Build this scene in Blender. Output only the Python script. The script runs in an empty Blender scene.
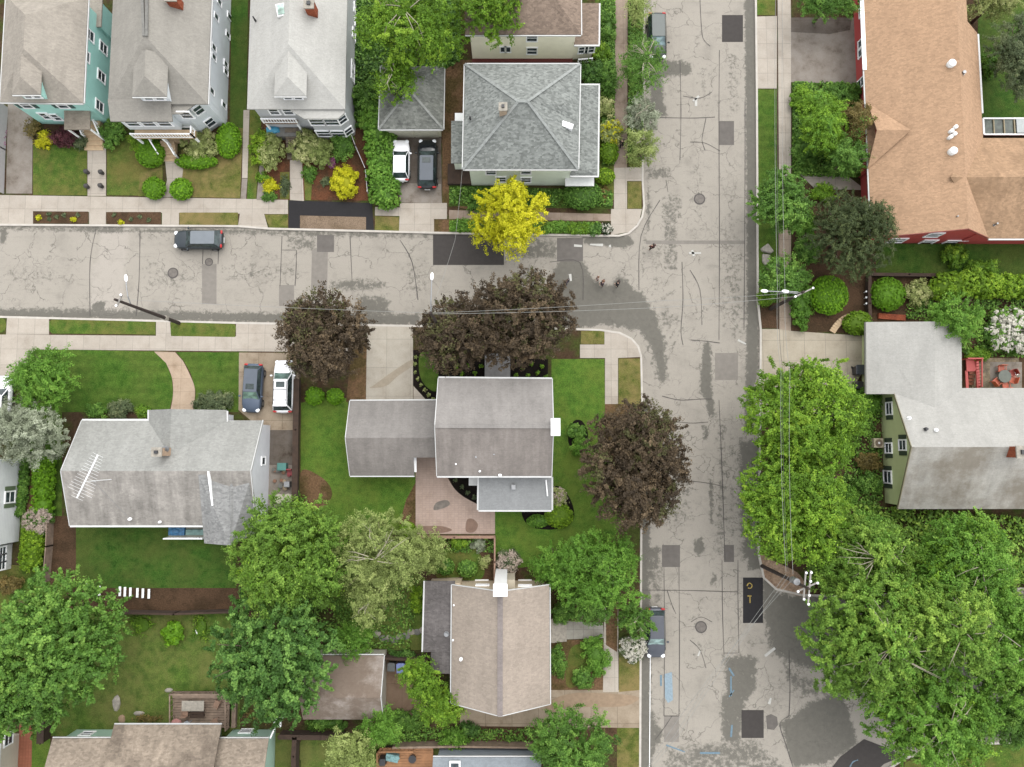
import bpy, bmesh, math, random
import numpy as np
from mathutils import Vector, Matrix

S = bpy.context.scene
COL = S.collection
# ------------------------------------------------------------------ camera, light, exposure
F, H = 730.0, 66.0
TH = math.atan(61.5 / F)
cam_d = bpy.data.cameras.new("camera"); cam = bpy.data.objects.new("camera", cam_d); COL.objects.link(cam)
cam_d.sensor_width = 36; cam_d.lens = F / 1024 * 36; cam_d.clip_end = 2000
cam.location = (0, 0, H); cam.rotation_euler = (TH, 0, 0); S.camera = cam

SUN_EL, SUN_AZ = 60.0, 28.0                       # light comes from the top of the picture, through thin cloud
W = bpy.data.worlds.new("World"); S.world = W; W.use_nodes = True
wn = W.node_tree.nodes; wl = W.node_tree.links
bg = wn['Background']; sky = wn.new('ShaderNodeTexSky'); sky.sky_type = 'NISHITA'; sky.sun_disc = False
sky.sun_elevation = math.radians(SUN_EL); sky.sun_rotation = math.radians(SUN_AZ); sky.dust_density = 1.5; sky.air_density = 1.2
hs = wn.new('ShaderNodeHueSaturation'); hs.inputs['Saturation'].default_value = 0.12
wl.new(sky.outputs[0], hs.inputs['Color']); wl.new(hs.outputs[0], bg.inputs['Color']); bg.inputs['Strength'].default_value = 0.15
sd = bpy.data.lights.new("sun", 'SUN'); sun = bpy.data.objects.new("sun", sd); COL.objects.link(sun)
sd.energy = 0.5; sd.angle = math.radians(80); sd.color = (1.0, 0.95, 0.87)
sun.rotation_euler = (math.radians(90 - SUN_EL), 0, math.radians(180 - SUN_AZ)); sun.location = (0, 40, 80)
S.view_settings.view_transform = 'Standard'; S.view_settings.look = 'None'; S.view_settings.gamma = 1
S.view_settings.use_curve_mapping = False; S.view_settings.exposure = 1.6
S.render.engine = 'CYCLES'
try:
    S.cycles.max_bounces = 6; S.cycles.diffuse_bounces = 3; S.cycles.transparent_max_bounces = 8
except Exception: pass

# ------------------------------------------------------------------ geometry helpers
def P(px, py, z=0.0):
    x = (px - 512) / F; y = -(py - 383.5) / F
    c, s = math.cos(TH), math.sin(TH)
    yy = y * c + s; zz = y * s - c
    t = (H - z) / (-zz)
    return Vector((x * t, yy * t, z))
def XY(px, py, z=0.0):
    p = P(px, py, z); return (p.x, p.y)
GZ = 0.12
KEXP = 2.35
def lin(c):
    c = c / 255.0
    return c / 12.92 if c <= 0.04045 else ((c + 0.055) / 1.055) ** 2.4
def T(r, g, b, k=1.0):
    return (min(.85, lin(r) / KEXP * k), min(.85, lin(g) / KEXP * k), min(.85, lin(b) / KEXP * k), 1)

def tag(o, label=None, cat=None, group=None, kind=None):
    if label: o['label'] = label
    if cat: o['category'] = cat
    if group: o['group'] = group
    if kind: o['kind'] = kind
    return o
def thing(name, label, cat, loc=(0, 0, 0), rz=0, group=None):
    o = bpy.data.objects.new(name, None); COL.objects.link(o)
    o.location = loc; o.rotation_euler = (0, 0, rz); o.empty_display_size = .3
    return tag(o, label, cat, group)
def copy_tree(o, parent=None):
    c = o.copy(); COL.objects.link(c); c.parent = parent
    for ch in list(o.children): copy_tree(ch, c)
    return c

class MB:
    def __init__(s): s.v = []; s.f = []; s.m = []; s.mats = []
    def mi(s, m):
        if m not in s.mats: s.mats.append(m)
        return s.mats.index(m)
    def add(s, vs, fs, m=None):
        b = len(s.v); s.v += [tuple(v) for v in vs]; s.f += [tuple(i + b for i in f) for f in fs]
        k = s.mi(m) if m is not None else 0; s.m += [k] * len(fs); return s
    def box(s, c, d, rz=0, m=None, taper=1.0):
        ca, sa = math.cos(rz), math.sin(rz); vs = []
        for zz in (-.5, .5):
            k = taper if zz > 0 else 1
            for xx, yy in ((-.5, -.5), (.5, -.5), (.5, .5), (-.5, .5)):
                x, y = xx * d[0] * k, yy * d[1] * k
                vs.append((c[0] + x * ca - y * sa, c[1] + x * sa + y * ca, c[2] + zz * d[2]))
        return s.add(vs, [(3, 2, 1, 0), (4, 5, 6, 7), (0, 1, 5, 4), (1, 2, 6, 5), (2, 3, 7, 6), (3, 0, 4, 7)], m)
    def prism(s, poly, z0, z1, m=None):
        n = len(poly)
        a = sum(poly[i][0] * poly[(i + 1) % n][1] - poly[(i + 1) % n][0] * poly[i][1] for i in range(n))
        if a < 0: poly = poly[::-1]
        vs = [(p[0], p[1], z0) for p in poly] + [(p[0], p[1], z1) for p in poly]
        fs = [tuple(range(n))[::-1], tuple(range(n, 2 * n))] + [(i, (i + 1) % n, n + (i + 1) % n, n + i) for i in range(n)]
        return s.add(vs, fs, m)
    def bar(s, a, b, w, h=None, m=None):
        a, b = Vector(a), Vector(b); h = h or w
        d = (b - a).normalized(); up = Vector((0, 0, 1)) if abs(d.z) < .9 else Vector((0, 1, 0))
        u = d.cross(up).normalized() * w / 2; v = u.cross(d).normalized() * h / 2
        vs = [a - u - v, a + u - v, a + u + v, a - u + v, b - u - v, b + u - v, b + u + v, b - u + v]
        return s.add(vs, [(3, 2, 1, 0), (4, 5, 6, 7), (0, 1, 5, 4), (1, 2, 6, 5), (2, 3, 7, 6), (3, 0, 4, 7)], m)
    def tube(s, pts, rs, n=8, m=None):
        pts = [Vector(p) for p in pts]
        if not hasattr(rs, '__len__'): rs = [rs] * len(pts)
        vs = []; fs = []
        for i, p in enumerate(pts):
            d = (pts[min(i + 1, len(pts) - 1)] - pts[max(i - 1, 0)]).normalized()
            up = Vector((0, 0, 1)) if abs(d.z) < .9 else Vector((0, 1, 0))
            u = d.cross(up).normalized(); v = u.cross(d)
            for k in range(n):
                a = 2 * math.pi * k / n; vs.append(p + (u * math.cos(a) + v * math.sin(a)) * rs[i])
        for i in range(len(pts) - 1):
            for k in range(n):
                fs.append((i * n + k, i * n + (k + 1) % n, (i + 1) * n + (k + 1) % n, (i + 1) * n + k))
        fs.append(tuple(range(n))[::-1]); fs.append(tuple(range((len(pts) - 1) * n, len(pts) * n)))
        return s.add(vs, fs, m)
    def cyl(s, c, r, h, n=16, m=None, r2=None):
        return s.tube([c, (c[0], c[1], c[2] + h)], [r, r if r2 is None else r2], n, m)
    def ell(s, c, r, m=None, nu=10, nv=7, jit=0, seed=0):
        rnd = random.Random(seed); vs = []; fs = []
        for j in range(nv + 1):
            ph = math.pi * j / nv
            for i in range(nu):
                th = 2 * math.pi * i / nu; k = 1 + jit * (rnd.random() - .5)
                vs.append((c[0] + r[0] * math.sin(ph) * math.cos(th) * k, c[1] + r[1] * math.sin(ph) * math.sin(th) * k, c[2] + r[2] * math.cos(ph)))
        for j in range(nv):
            for i in range(nu):
                fs.append((j * nu + i, (j + 1) * nu + i, (j + 1) * nu + (i + 1) % nu, j * nu + (i + 1) % nu))
        return s.add(vs, fs, m)
    def shell(s, vs, fs, t, m=None):
        """open roof surface given thickness t downward"""
        n = len(vs); lo = [(v[0], v[1], v[2] - t) for v in vs]
        cnt = {}
        for f in fs:
            for i in range(len(f)):
                a, b = f[i], f[(i + 1) % len(f)]; cnt.setdefault((min(a, b), max(a, b)), []).append((a, b))
        out = [tuple(f) for f in fs] + [tuple(i + n for i in f[::-1]) for f in fs]
        for k, e in cnt.items():
            if len(e) == 1:
                a, b = e[0]; out.append((b, a, a + n, b + n))
        return s.add(list(vs) + lo, out, m)
    def build(s, name, m=None, parent=None, smooth=False, bevel=0, local=False, kind=None, sub=0):
        if not s.v: return None
        vs = s.v
        if parent is not None and not local:
            L = Vector((0, 0, 0)); q = parent
            while q: L += q.location; q = q.parent
            vs = [(v[0] - L.x, v[1] - L.y, v[2] - L.z) for v in vs]; loc = (0, 0, 0)
        elif parent is not None: loc = (0, 0, 0)
        elif local: loc = (0, 0, 0)
        else:
            xs = [v[0] for v in vs]; ys = [v[1] for v in vs]; zs = [v[2] for v in vs]
            loc = ((min(xs) + max(xs)) / 2, (min(ys) + max(ys)) / 2, min(zs)); vs = [(v[0] - loc[0], v[1] - loc[1], v[2] - loc[2]) for v in vs]
        me = bpy.data.meshes.new(name); me.from_pydata(vs, [], s.f)
        if s.mats:
            for q in s.mats: me.materials.append(q)
            me.polygons.foreach_set('material_index', s.m)
        elif m is not None: me.materials.append(m)
        if smooth: me.polygons.foreach_set('use_smooth', [True] * len(s.f))
        me.update()
        bm = bmesh.new(); bm.from_mesh(me); bmesh.ops.recalc_face_normals(bm, faces=bm.faces); bm.to_mesh(me); bm.free()
        o = bpy.data.objects.new(name, me); COL.objects.link(o); o.location = loc; o.parent = parent
        if bevel:
            b = o.modifiers.new('bevel', 'BEVEL'); b.width = bevel; b.segments = 2; b.limit_method = 'ANGLE'
        if sub:
            b = o.modifiers.new('sub', 'SUBSURF'); b.levels = sub; b.render_levels = sub
        if kind: o['kind'] = kind
        return o

# ------------------------------------------------------------------ materials
def nt(name):
    m = bpy.data.materials.new(name); m.use_nodes = True
    return m, m.node_tree.nodes, m.node_tree.links, m.node_tree.nodes['Principled BSDF']
def ramp(N, stops):
    r = N.new('ShaderNodeValToRGB'); e = r.color_ramp.elements
    while len(e) < len(stops): e.new(.5)
    for i, (p, c) in enumerate(stops):
        e[i].position = p; e[i].color = c if len(c) == 4 else (*c, 1)
    return r
def mul(c, k): return (min(1, c[0] * k), min(1, c[1] * k), min(1, c[2] * k), 1)
def noise_n(N, L, vec, scale, det=4, rough=.6, sc3=None):
    n = N.new('ShaderNodeTexNoise'); n.inputs['Scale'].default_value = scale; n.inputs['Detail'].default_value = det; n.inputs['Roughness'].default_value = rough
    if sc3:
        mp = N.new('ShaderNodeMapping'); mp.inputs['Scale'].default_value = sc3; L.new(vec, mp.inputs['Vector']); vec = mp.outputs[0]
    L.new(vec, n.inputs['Vector']); return n.outputs['Fac']
def mixc(N, L, fac, a, b, mode='MIX'):
    x = N.new('ShaderNodeMix'); x.data_type = 'RGBA'; x.blend_type = mode
    for s, v in ((0, fac), (6, a), (7, b)):
        if isinstance(v, (int, float)): x.inputs[s].default_value = v
        elif isinstance(v, tuple): x.inputs[s].default_value = v
        else: L.new(v, x.inputs[s])
    return x.outputs[2]
def maprange(N, L, v, a, b, c=0, d=1):
    x = N.new('ShaderNodeMapRange'); x.inputs[1].default_value = a; x.inputs[2].default_value = b; x.inputs[3].default_value = c; x.inputs[4].default_value = d
    L.new(v, x.inputs[0]); return x.outputs[0]
def math_n(N, L, op, a, b=0):
    x = N.new('ShaderNodeMath'); x.operation = op; x.use_clamp = False
    for i, v in enumerate((a, b)):
        if isinstance(v, (int, float)): x.inputs[i].default_value = v
        else: L.new(v, x.inputs[i])
    return x.outputs[0]
def pos(N): return N.new('ShaderNodeNewGeometry').outputs['Position']
_mc = {}
def plain(name, c, rough=.6, var=.12, metal=0, scale=3, world=False, spec=.5, bump=0):
    if name in _mc: return _mc[name]
    m, N, L, B = nt(name)
    v = pos(N) if world else N.new('ShaderNodeTexCoord').outputs['Object']
    f = noise_n(N, L, v, scale, 5)
    r = ramp(N, [(.3, mul(c, 1 - var)), (.7, mul(c, 1 + var))]); L.new(f, r.inputs[0]); L.new(r.outputs[0], B.inputs['Base Color'])
    B.inputs['Roughness'].default_value = rough; B.inputs['Metallic'].default_value = metal; B.inputs['Specular IOR Level'].default_value = spec
    if bump:
        b = N.new('ShaderNodeBump'); b.inputs['Strength'].default_value = bump; b.inputs['Distance'].default_value = .02
        L.new(noise_n(N, L, v, scale * 8, 4), b.inputs['Height']); L.new(b.outputs[0], B.inputs['Normal'])
    _mc[name] = m; return m
def glass(name='window glass', c=(.03, .04, .045, 1), rough=.08):
    if name in _mc: return _mc[name]
    m, N, L, B = nt(name); v = N.new('ShaderNodeTexCoord').outputs['Object']
    r = ramp(N, [(.35, mul(c, .6)), (.65, mul(c, 1.8))]); L.new(noise_n(N, L, v, 2, 2), r.inputs[0]); L.new(r.outputs[0], B.inputs['Base Color'])
    B.inputs['Roughness'].default_value = rough; B.inputs['Specular IOR Level'].default_value = .45; _mc[name] = m; return m

def shingle(name, c, mott=.25, streak=.15, dirt=None, dirtamt=0.0, rz=0, dscale=.35, dthr=.5, ts=1.6):
    """asphalt shingles: courses of tabs with tab-to-tab colour differences, granule noise, weathering"""
    m, N, L, B = nt(name); v = pos(N)
    mp = N.new('ShaderNodeMapping'); mp.inputs['Rotation'].default_value = (0, 0, rz); L.new(v, mp.inputs['Vector']); v0 = mp.outputs[0]
    vo = N.new('ShaderNodeTexVoronoi'); vo.inputs['Scale'].default_value = 1; vo.voronoi_dimensions = '3D'
    mp2 = N.new('ShaderNodeMapping'); mp2.inputs['Scale'].default_value = (2.6 * ts, 4.5 * ts, 2.0 * ts); L.new(v0, mp2.inputs['Vector']); L.new(mp2.outputs[0], vo.inputs['Vector'])
    sep = N.new('ShaderNodeSeparateColor'); L.new(vo.outputs['Color'], sep.inputs[0])
    tab = maprange(N, L, sep.outputs[0], 0, 1, 1 - mott, 1 + mott * .8)
    fine = maprange(N, L, noise_n(N, L, v, 9, 4, .7), .3, .7, .9, 1.1)
    wav = N.new('ShaderNodeTexWave'); wav.wave_type = 'BANDS'; wav.bands_direction = 'Y'; wav.inputs['Scale'].default_value = 2.1; wav.inputs['Distortion'].default_value = .6; wav.inputs['Detail'].default_value = 2
    L.new(v0, wav.inputs['Vector']); course = maprange(N, L, wav.outputs['Fac'], 0, .35, .965, 1.0)
    big = maprange(N, L, noise_n(N, L, v, .5, 3, .6), .3, .7, 1 - streak * .6, 1 + streak * .5)
    stv = maprange(N, L, noise_n(N, L, v0, 1, 4, .6, (1.6, .22, .3)), .3, .7, 1 - streak * .7, 1 + streak * .5)
    k = math_n(N, L, 'MULTIPLY', math_n(N, L, 'MULTIPLY', tab, fine), math_n(N, L, 'MULTIPLY', math_n(N, L, 'MULTIPLY', big, stv), course))
    comb = N.new('ShaderNodeCombineColor')
    for i in range(3): L.new(k, comb.inputs[i])
    col = mixc(N, L, 1.0, c, comb.outputs[0], 'MULTIPLY')
    if dirt:
        f = maprange(N, L, noise_n(N, L, v0, dscale, 6, .7), dthr - .06, dthr + .12, 0, dirtamt)
        col = mixc(N, L, f, col, dirt)
    L.new(col, B.inputs['Base Color']); B.inputs['Roughness'].default_value = .93; B.inputs['Specular IOR Level'].default_value = .2
    b = N.new('ShaderNodeBump'); b.inputs['Strength'].default_value = .5; b.inputs['Distance'].default_value = .03
    L.new(tab, b.inputs['Height']); L.new(b.outputs[0], B.inputs['Normal'])
    return m

def siding(name, c, var=.05):
    c = (min(.84, c[0] * 1.35), min(.84, c[1] * 1.35), min(.84, c[2] * 1.35), 1)
    m, N, L, B = nt(name); v = pos(N)
    wav = N.new('ShaderNodeTexWave'); wav.wave_type = 'BANDS'; wav.bands_direction = 'Z'; wav.wave_profile = 'SAW'; wav.inputs['Scale'].default_value = 1.6
    L.new(v, wav.inputs['Vector']); k = maprange(N, L, wav.outputs['Fac'], 0, .25, .78, 1.0)
    n = maprange(N, L, noise_n(N, L, v, 1.3, 5), .3, .7, 1 - var, 1 + var); k = math_n(N, L, 'MULTIPLY', k, n)
    comb = N.new('ShaderNodeCombineColor')
    for i in range(3): L.new(k, comb.inputs[i])
    L.new(mixc(N, L, 1.0, c, comb.outputs[0], 'MULTIPLY'), B.inputs['Base Color']); B.inputs['Roughness'].default_value = .6
    b = N.new('ShaderNodeBump'); b.inputs['Strength'].default_value = .6; b.inputs['Distance'].default_value = .03; L.new(wav.outputs['Fac'], b.inputs['Height']); L.new(b.outputs[0], B.inputs['Normal'])
    return m

def grassmat(name, c, dry, dryamt=.35, dscale=.25, stripe=0):
    m, N, L, B = nt(name); v = pos(N)
    f1 = noise_n(N, L, v, 14, 4, .75); f2 = noise_n(N, L, v, 1.6, 5, .65); f3 = noise_n(N, L, v, dscale, 6, .65)
    r = ramp(N, [(.28, mul(c, .5)), (.5, c), (.72, mul(c, 1.75))]); L.new(f1, r.inputs[0])
    r2 = ramp(N, [(.3, (.66, .70, .74, 1)), (.7, (1.42, 1.26, 1.3, 1))]); L.new(f2, r2.inputs[0])
    col = mixc(N, L, 1.0, r.outputs[0], r2.outputs[0], 'MULTIPLY')
    dm = mixc(N, L, f1, mul(dry, .6), mul(dry, 1.35))
    fd = maprange(N, L, math_n(N, L, 'ADD', f3, math_n(N, L, 'MULTIPLY', f2, .35)), .56, .8, 0, min(.9, dryamt * 1.5))
    col = mixc(N, L, fd, col, dm)
    if stripe:
        w = N.new('ShaderNodeTexWave'); w.bands_direction = 'Y' if stripe > 0 else 'X'; w.inputs['Scale'].default_value = .32; w.inputs['Distortion'].default_value = 1.2; w.inputs['Detail'].default_value = 2
        L.new(v, w.inputs['Vector']); r3 = ramp(N, [(.2, (.93, .94, .93, 1)), (.8, (1.05, 1.06, 1.05, 1))]); L.new(w.outputs['Fac'], r3.inputs[0])
        col = mixc(N, L, 1.0, col, r3.outputs[0], 'MULTIPLY')
    L.new(col, B.inputs['Base Color']); B.inputs['Roughness'].default_value = 1; B.inputs['Specular IOR Level'].default_value = .1
    b = N.new('ShaderNodeBump'); b.inputs['Strength'].default_value = .9; b.inputs['Distance'].default_value = .08; L.new(f1, b.inputs['Height']); L.new(b.outputs[0], B.inputs['Normal'])
    return m

def concrete(name, c, bx=1.5, by=1.5, joint=.55, stain=.3, off=(0, 0)):
    m, N, L, B = nt(name); v = pos(N)
    br = N.new('ShaderNodeTexBrick'); br.offset = 0; br.squash = 1
    mp = N.new('ShaderNodeMapping'); mp.inputs['Location'].default_value = (off[0], off[1], 0); L.new(v, mp.inputs['Vector']); L.new(mp.outputs[0], br.inputs['Vector'])
    br.inputs['Scale'].default_value = 1; br.inputs['Brick Width'].default_value = bx; br.inputs['Row Height'].default_value = by
    br.inputs['Mortar Size'].default_value = .022; br.inputs['Mortar Smooth'].default_value = .4; br.inputs['Bias'].default_value = 0
    br.inputs['Color1'].default_value = mul(c, .95); br.inputs['Color2'].default_value = mul(c, 1.05); br.inputs['Mortar'].default_value = mul(c, joint)
    f = noise_n(N, L, v, .8, 7, .7); f2 = noise_n(N, L, v, 12, 3, .7)
    r = ramp(N, [(.28, (1 - stain * 1.3, 1 - stain * 1.45, 1 - stain * 1.6, 1)), (.45, (1 - stain * .4, 1 - stain * .45, 1 - stain * .5, 1)), (.6, (1, 1, 1, 1)), (.75, (1.05, 1.05, 1.05, 1))]); L.new(f, r.inputs[0])
    r2 = ramp(N, [(.3, (.92, .92, .92, 1)), (.7, (1.06, 1.06, 1.06, 1))]); L.new(f2, r2.inputs[0])
    col = mixc(N, L, 1.0, mixc(N, L, 1.0, br.outputs['Color'], r.outputs[0], 'MULTIPLY'), r2.outputs[0], 'MULTIPLY')
    L.new(col, B.inputs['Base Color']); B.inputs['Roughness'].default_value = .9; B.inputs['Specular IOR Level'].default_value = .25
    return m

def soil(name, c, c2, scale=6, mixs=.6):
    m, N, L, B = nt(name); v = pos(N)
    f = noise_n(N, L, v, scale, 6, .8); f2 = noise_n(N, L, v, mixs, 5, .6)
    r = ramp(N, [(.3, mul(c, .5)), (.5, c), (.72, mul(c, 1.6))]); L.new(f, r.inputs[0])
    r2 = ramp(N, [(.3, mul(c2, .5)), (.5, c2), (.72, mul(c2, 1.6))]); L.new(f, r2.inputs[0])
    L.new(mixc(N, L, maprange(N, L, f2, .45, .6), r.outputs[0], r2.outputs[0]), B.inputs['Base Color']); B.inputs['Roughness'].default_value = 1; B.inputs['Specular IOR Level'].default_value = .1
    b = N.new('ShaderNodeBump'); b.inputs['Strength'].default_value = 1; b.inputs['Distance'].default_value = .06; L.new(f, b.inputs['Height']); L.new(b.outputs[0], B.inputs['Normal'])
    return m

def roadmat(name, c, damp, lightc):
    m, N, L, B = nt(name); v = pos(N)
    at = N.new('ShaderNodeAttribute'); at.attribute_name = 'damp'
    al = N.new('ShaderNodeAttribute'); al.attribute_name = 'pale'
    f = noise_n(N, L, v, .45, 7, .65); f2 = noise_n(N, L, v, 14, 3, .7); f4 = noise_n(N, L, v, 2.2, 6, .75)
    r = ramp(N, [(.3, mul(c, .78)), (.45, mul(c, .97)), (.6, c), (.75, mul(c, 1.1))]); L.new(f, r.inputs[0])
    col = mixc(N, L, al.outputs['Fac'], r.outputs[0], lightc)
    r2 = ramp(N, [(.3, (.88, .88, .88, 1)), (.7, (1.08, 1.08, 1.08, 1))]); L.new(f2, r2.inputs[0])
    col = mixc(N, L, 1.0, col, r2.outputs[0], 'MULTIPLY')
    # worn blotches where the seal coat has flaked
    bl = maprange(N, L, noise_n(N, L, v, 1, 8, .75, (.35, 1.6, 1)), .57, .66, 0, .5)
    bl = math_n(N, L, 'MULTIPLY', bl, maprange(N, L, noise_n(N, L, v, .12, 2), .40, .55))
    col = mixc(N, L, bl, col, mul(c, .55))
    sx = N.new('ShaderNodeSeparateXYZ'); L.new(v, sx.inputs[0]); side = maprange(N, L, sx.outputs[0], 8.5, 9.5)
    sv = maprange(N, L, noise_n(N, L, v, 1, 7, .7, (1.5, .1, 1)), .54, .66, 0, .34); sh_ = maprange(N, L, noise_n(N, L, v, 1, 7, .7, (.1, 1.5, 1)), .54, .66, 0, .34)
    mxs = N.new('ShaderNodeMix'); L.new(side, mxs.inputs[0]); L.new(sh_, mxs.inputs[2]); L.new(sv, mxs.inputs[3])
    col = mixc(N, L, math_n(N, L, 'MULTIPLY', mxs.outputs[0], maprange(N, L, f4, .4, .6)), col, mul(c, .62))
    # hairline cracks
    vo = N.new('ShaderNodeTexVoronoi'); vo.feature = 'DISTANCE_TO_EDGE'; vo.inputs['Scale'].default_value = .32
    ad = N.new('ShaderNodeVectorMath'); ad.operation = 'ADD'
    ns = N.new('ShaderNodeTexNoise'); ns.inputs['Scale'].default_value = .8; ns.inputs['Detail'].default_value = 5; L.new(v, ns.inputs['Vector'])
    sc = N.new('ShaderNodeVectorMath'); sc.operation = 'SCALE'; sc.inputs['Scale'].default_value = 2.2; L.new(ns.outputs['Color'], sc.inputs[0])
    L.new(v, ad.inputs[0]); L.new(sc.outputs[0], ad.inputs[1]); L.new(ad.outputs[0], vo.inputs['Vector'])
    ck = maprange(N, L, vo.outputs['Distance'], .003, .014, .75, 0)
    ck = math_n(N, L, 'MULTIPLY', ck, maprange(N, L, noise_n(N, L, v, .35, 3), .42, .52))
    v2 = N.new('ShaderNodeTexVoronoi'); v2.feature = 'DISTANCE_TO_EDGE'; v2.inputs['Scale'].default_value = 1.1; L.new(ad.outputs[0], v2.inputs['Vector'])
    c2_ = maprange(N, L, v2.outputs['Distance'], .008, .035, .5, 0)
    c2_ = math_n(N, L, 'MULTIPLY', c2_, maprange(N, L, noise_n(N, L, v, .28, 4), .53, .6))
    ck = math_n(N, L, 'MAXIMUM', ck, c2_)
    grime = maprange(N, L, noise_n(N, L, v, .9, 9, .78), .5, .64, 0, .45)
    grime = math_n(N, L, 'MULTIPLY', grime, maprange(N, L, noise_n(N, L, v, .16, 3), .42, .58, .35, 1))
    col = mixc(N, L, grime, col, mul(c, .6))
    col = mixc(N, L, ck, col, mul(c, .35))
    # stains traced in the mesh, edges broken by noise
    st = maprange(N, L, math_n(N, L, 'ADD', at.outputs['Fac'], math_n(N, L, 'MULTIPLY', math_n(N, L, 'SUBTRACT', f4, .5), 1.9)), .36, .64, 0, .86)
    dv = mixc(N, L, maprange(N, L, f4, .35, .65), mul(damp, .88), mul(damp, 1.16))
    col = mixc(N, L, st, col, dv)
    L.new(col, B.inputs['Base Color']); B.inputs['Roughness'].default_value = .92; B.inputs['Specular IOR Level'].default_value = .25
    b = N.new('ShaderNodeBump'); b.inputs['Strength'].default_value = .3; b.inputs['Distance'].default_value = .01; L.new(f2, b.inputs['Height']); L.new(b.outputs[0], B.inputs['Normal'])
    return m

def leafmat(name, c, var=.5, tr=.3, c2=None):
    m, N, L, B = nt(name)
    at = N.new('ShaderNodeAttribute'); at.attribute_name = 'tint'
    c2 = c2 or mul(c, 1 + var)
    r = ramp(N, [(0, mul(c, 1 - var)), (.5, c), (1, c2)]); L.new(at.outputs['Fac'], r.inputs[0])
    out = N['Material Output'] if 'Material Output' in N else None
    B.inputs['Roughness'].default_value = .6; B.inputs['Specular IOR Level'].default_value = .25
    L.new(r.outputs[0], B.inputs['Base Color'])
    t = N.new('ShaderNodeBsdfTranslucent'); L.new(r.outputs[0], t.inputs['Color'])
    mx = N.new('ShaderNodeMixShader'); mx.inputs[0].default_value = tr
    L.new(B.outputs[0], mx.inputs[1]); L.new(t.outputs[0], mx.inputs[2]); L.new(mx.outputs[0], out.inputs['Surface'])
    return m

# ------------------------------------------------------------------ foliage
def leaves(lobes, size, dens, rng, clump=(.35, .65), jit=.12, up=.5, zmin=-.35, inner=.18, spray=False):
    """lobes: (cx,cy,cz,rx,ry,rz). Leaf clumps spread over and inside each lobe"""
    C = []; Nn = []; Tn = []
    for (cx, cy, cz, rx, ry, rz) in lobes:
        area = 2 * math.pi * ((rx * ry) ** .8 + (rx * rz) ** .8 + (ry * rz) ** .8) / 3 * 1.15
        n = max(40, int(area * dens)); rc = rng.uniform(*clump); per = max(8, int(dens * rc * rc * 3.2)); k = max(3, int(n / per))
        d = rng.normal(size=(k * 3, 3)); d /= np.linalg.norm(d, axis=1)[:, None]; d = d[d[:, 2] > zmin][:k]; k = len(d)
        rad = 1 + rng.normal(size=k) * jit; inn = rng.random(k) < inner; rad[inn] *= rng.uniform(.35, .8, inn.sum())
        cc = np.array([cx, cy, cz]) + d * np.array([rx, ry, rz]) * rad[:, None]
        rcs = rng.uniform(clump[0], clump[1], k); tint = rng.uniform(0, 1, k)
        dd = rng.normal(size=(k, per, 3)); dd /= np.linalg.norm(dd, axis=2)[:, :, None]
        dd += d[:, None, :] * .35
        sp = rng.normal(size=(k, 3)) + d * .8; sp[:, 2] *= .4; sp /= np.linalg.norm(sp, axis=1)[:, None]
        rr_ = rng.uniform(.3, 1.1, (k, per))[:, :, None]
        pp = cc[:, None, :] + dd * rcs[:, None, None] * rr_ * np.array([1, 1, .75]) * (.62 if spray else 1.0)
        if spray: pp = pp + sp[:, None, :] * (rng.uniform(-1.3, 1.6, (k, per)) * rcs[:, None])[:, :, None]
        nn = dd * .6 + d[:, None, :] * .3 + np.array([0, 0, up]) + rng.normal(size=dd.shape) * .45
        C.append(pp.reshape(-1, 3)); Nn.append(nn.reshape(-1, 3))
        Tn.append(np.clip(rng.uniform(-.12, .2) + tint[:, None] * .5 + rng.random((k, per)) * .4, 0, 1).reshape(-1))
    C = np.concatenate(C); Nn = np.concatenate(Nn); Tn = np.concatenate(Tn)
    keep = C[:, 2] > .16; C, Nn, Tn = C[keep], Nn[keep], Tn[keep]
    Nn /= np.linalg.norm(Nn, axis=1)[:, None]
    r = rng.normal(size=C.shape); u = np.cross(Nn, r); u /= np.linalg.norm(u, axis=1)[:, None]; w = np.cross(Nn, u)
    a = (size * rng.uniform(.6, 1.3, len(C)))[:, None]; b = a * rng.uniform(.5, .75, len(C))[:, None]
    V = np.stack([C + u * a, C + w * b, C - u * a + Nn * a * .25, C - w * b], axis=1).reshape(-1, 3)
    return V, Tn
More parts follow.
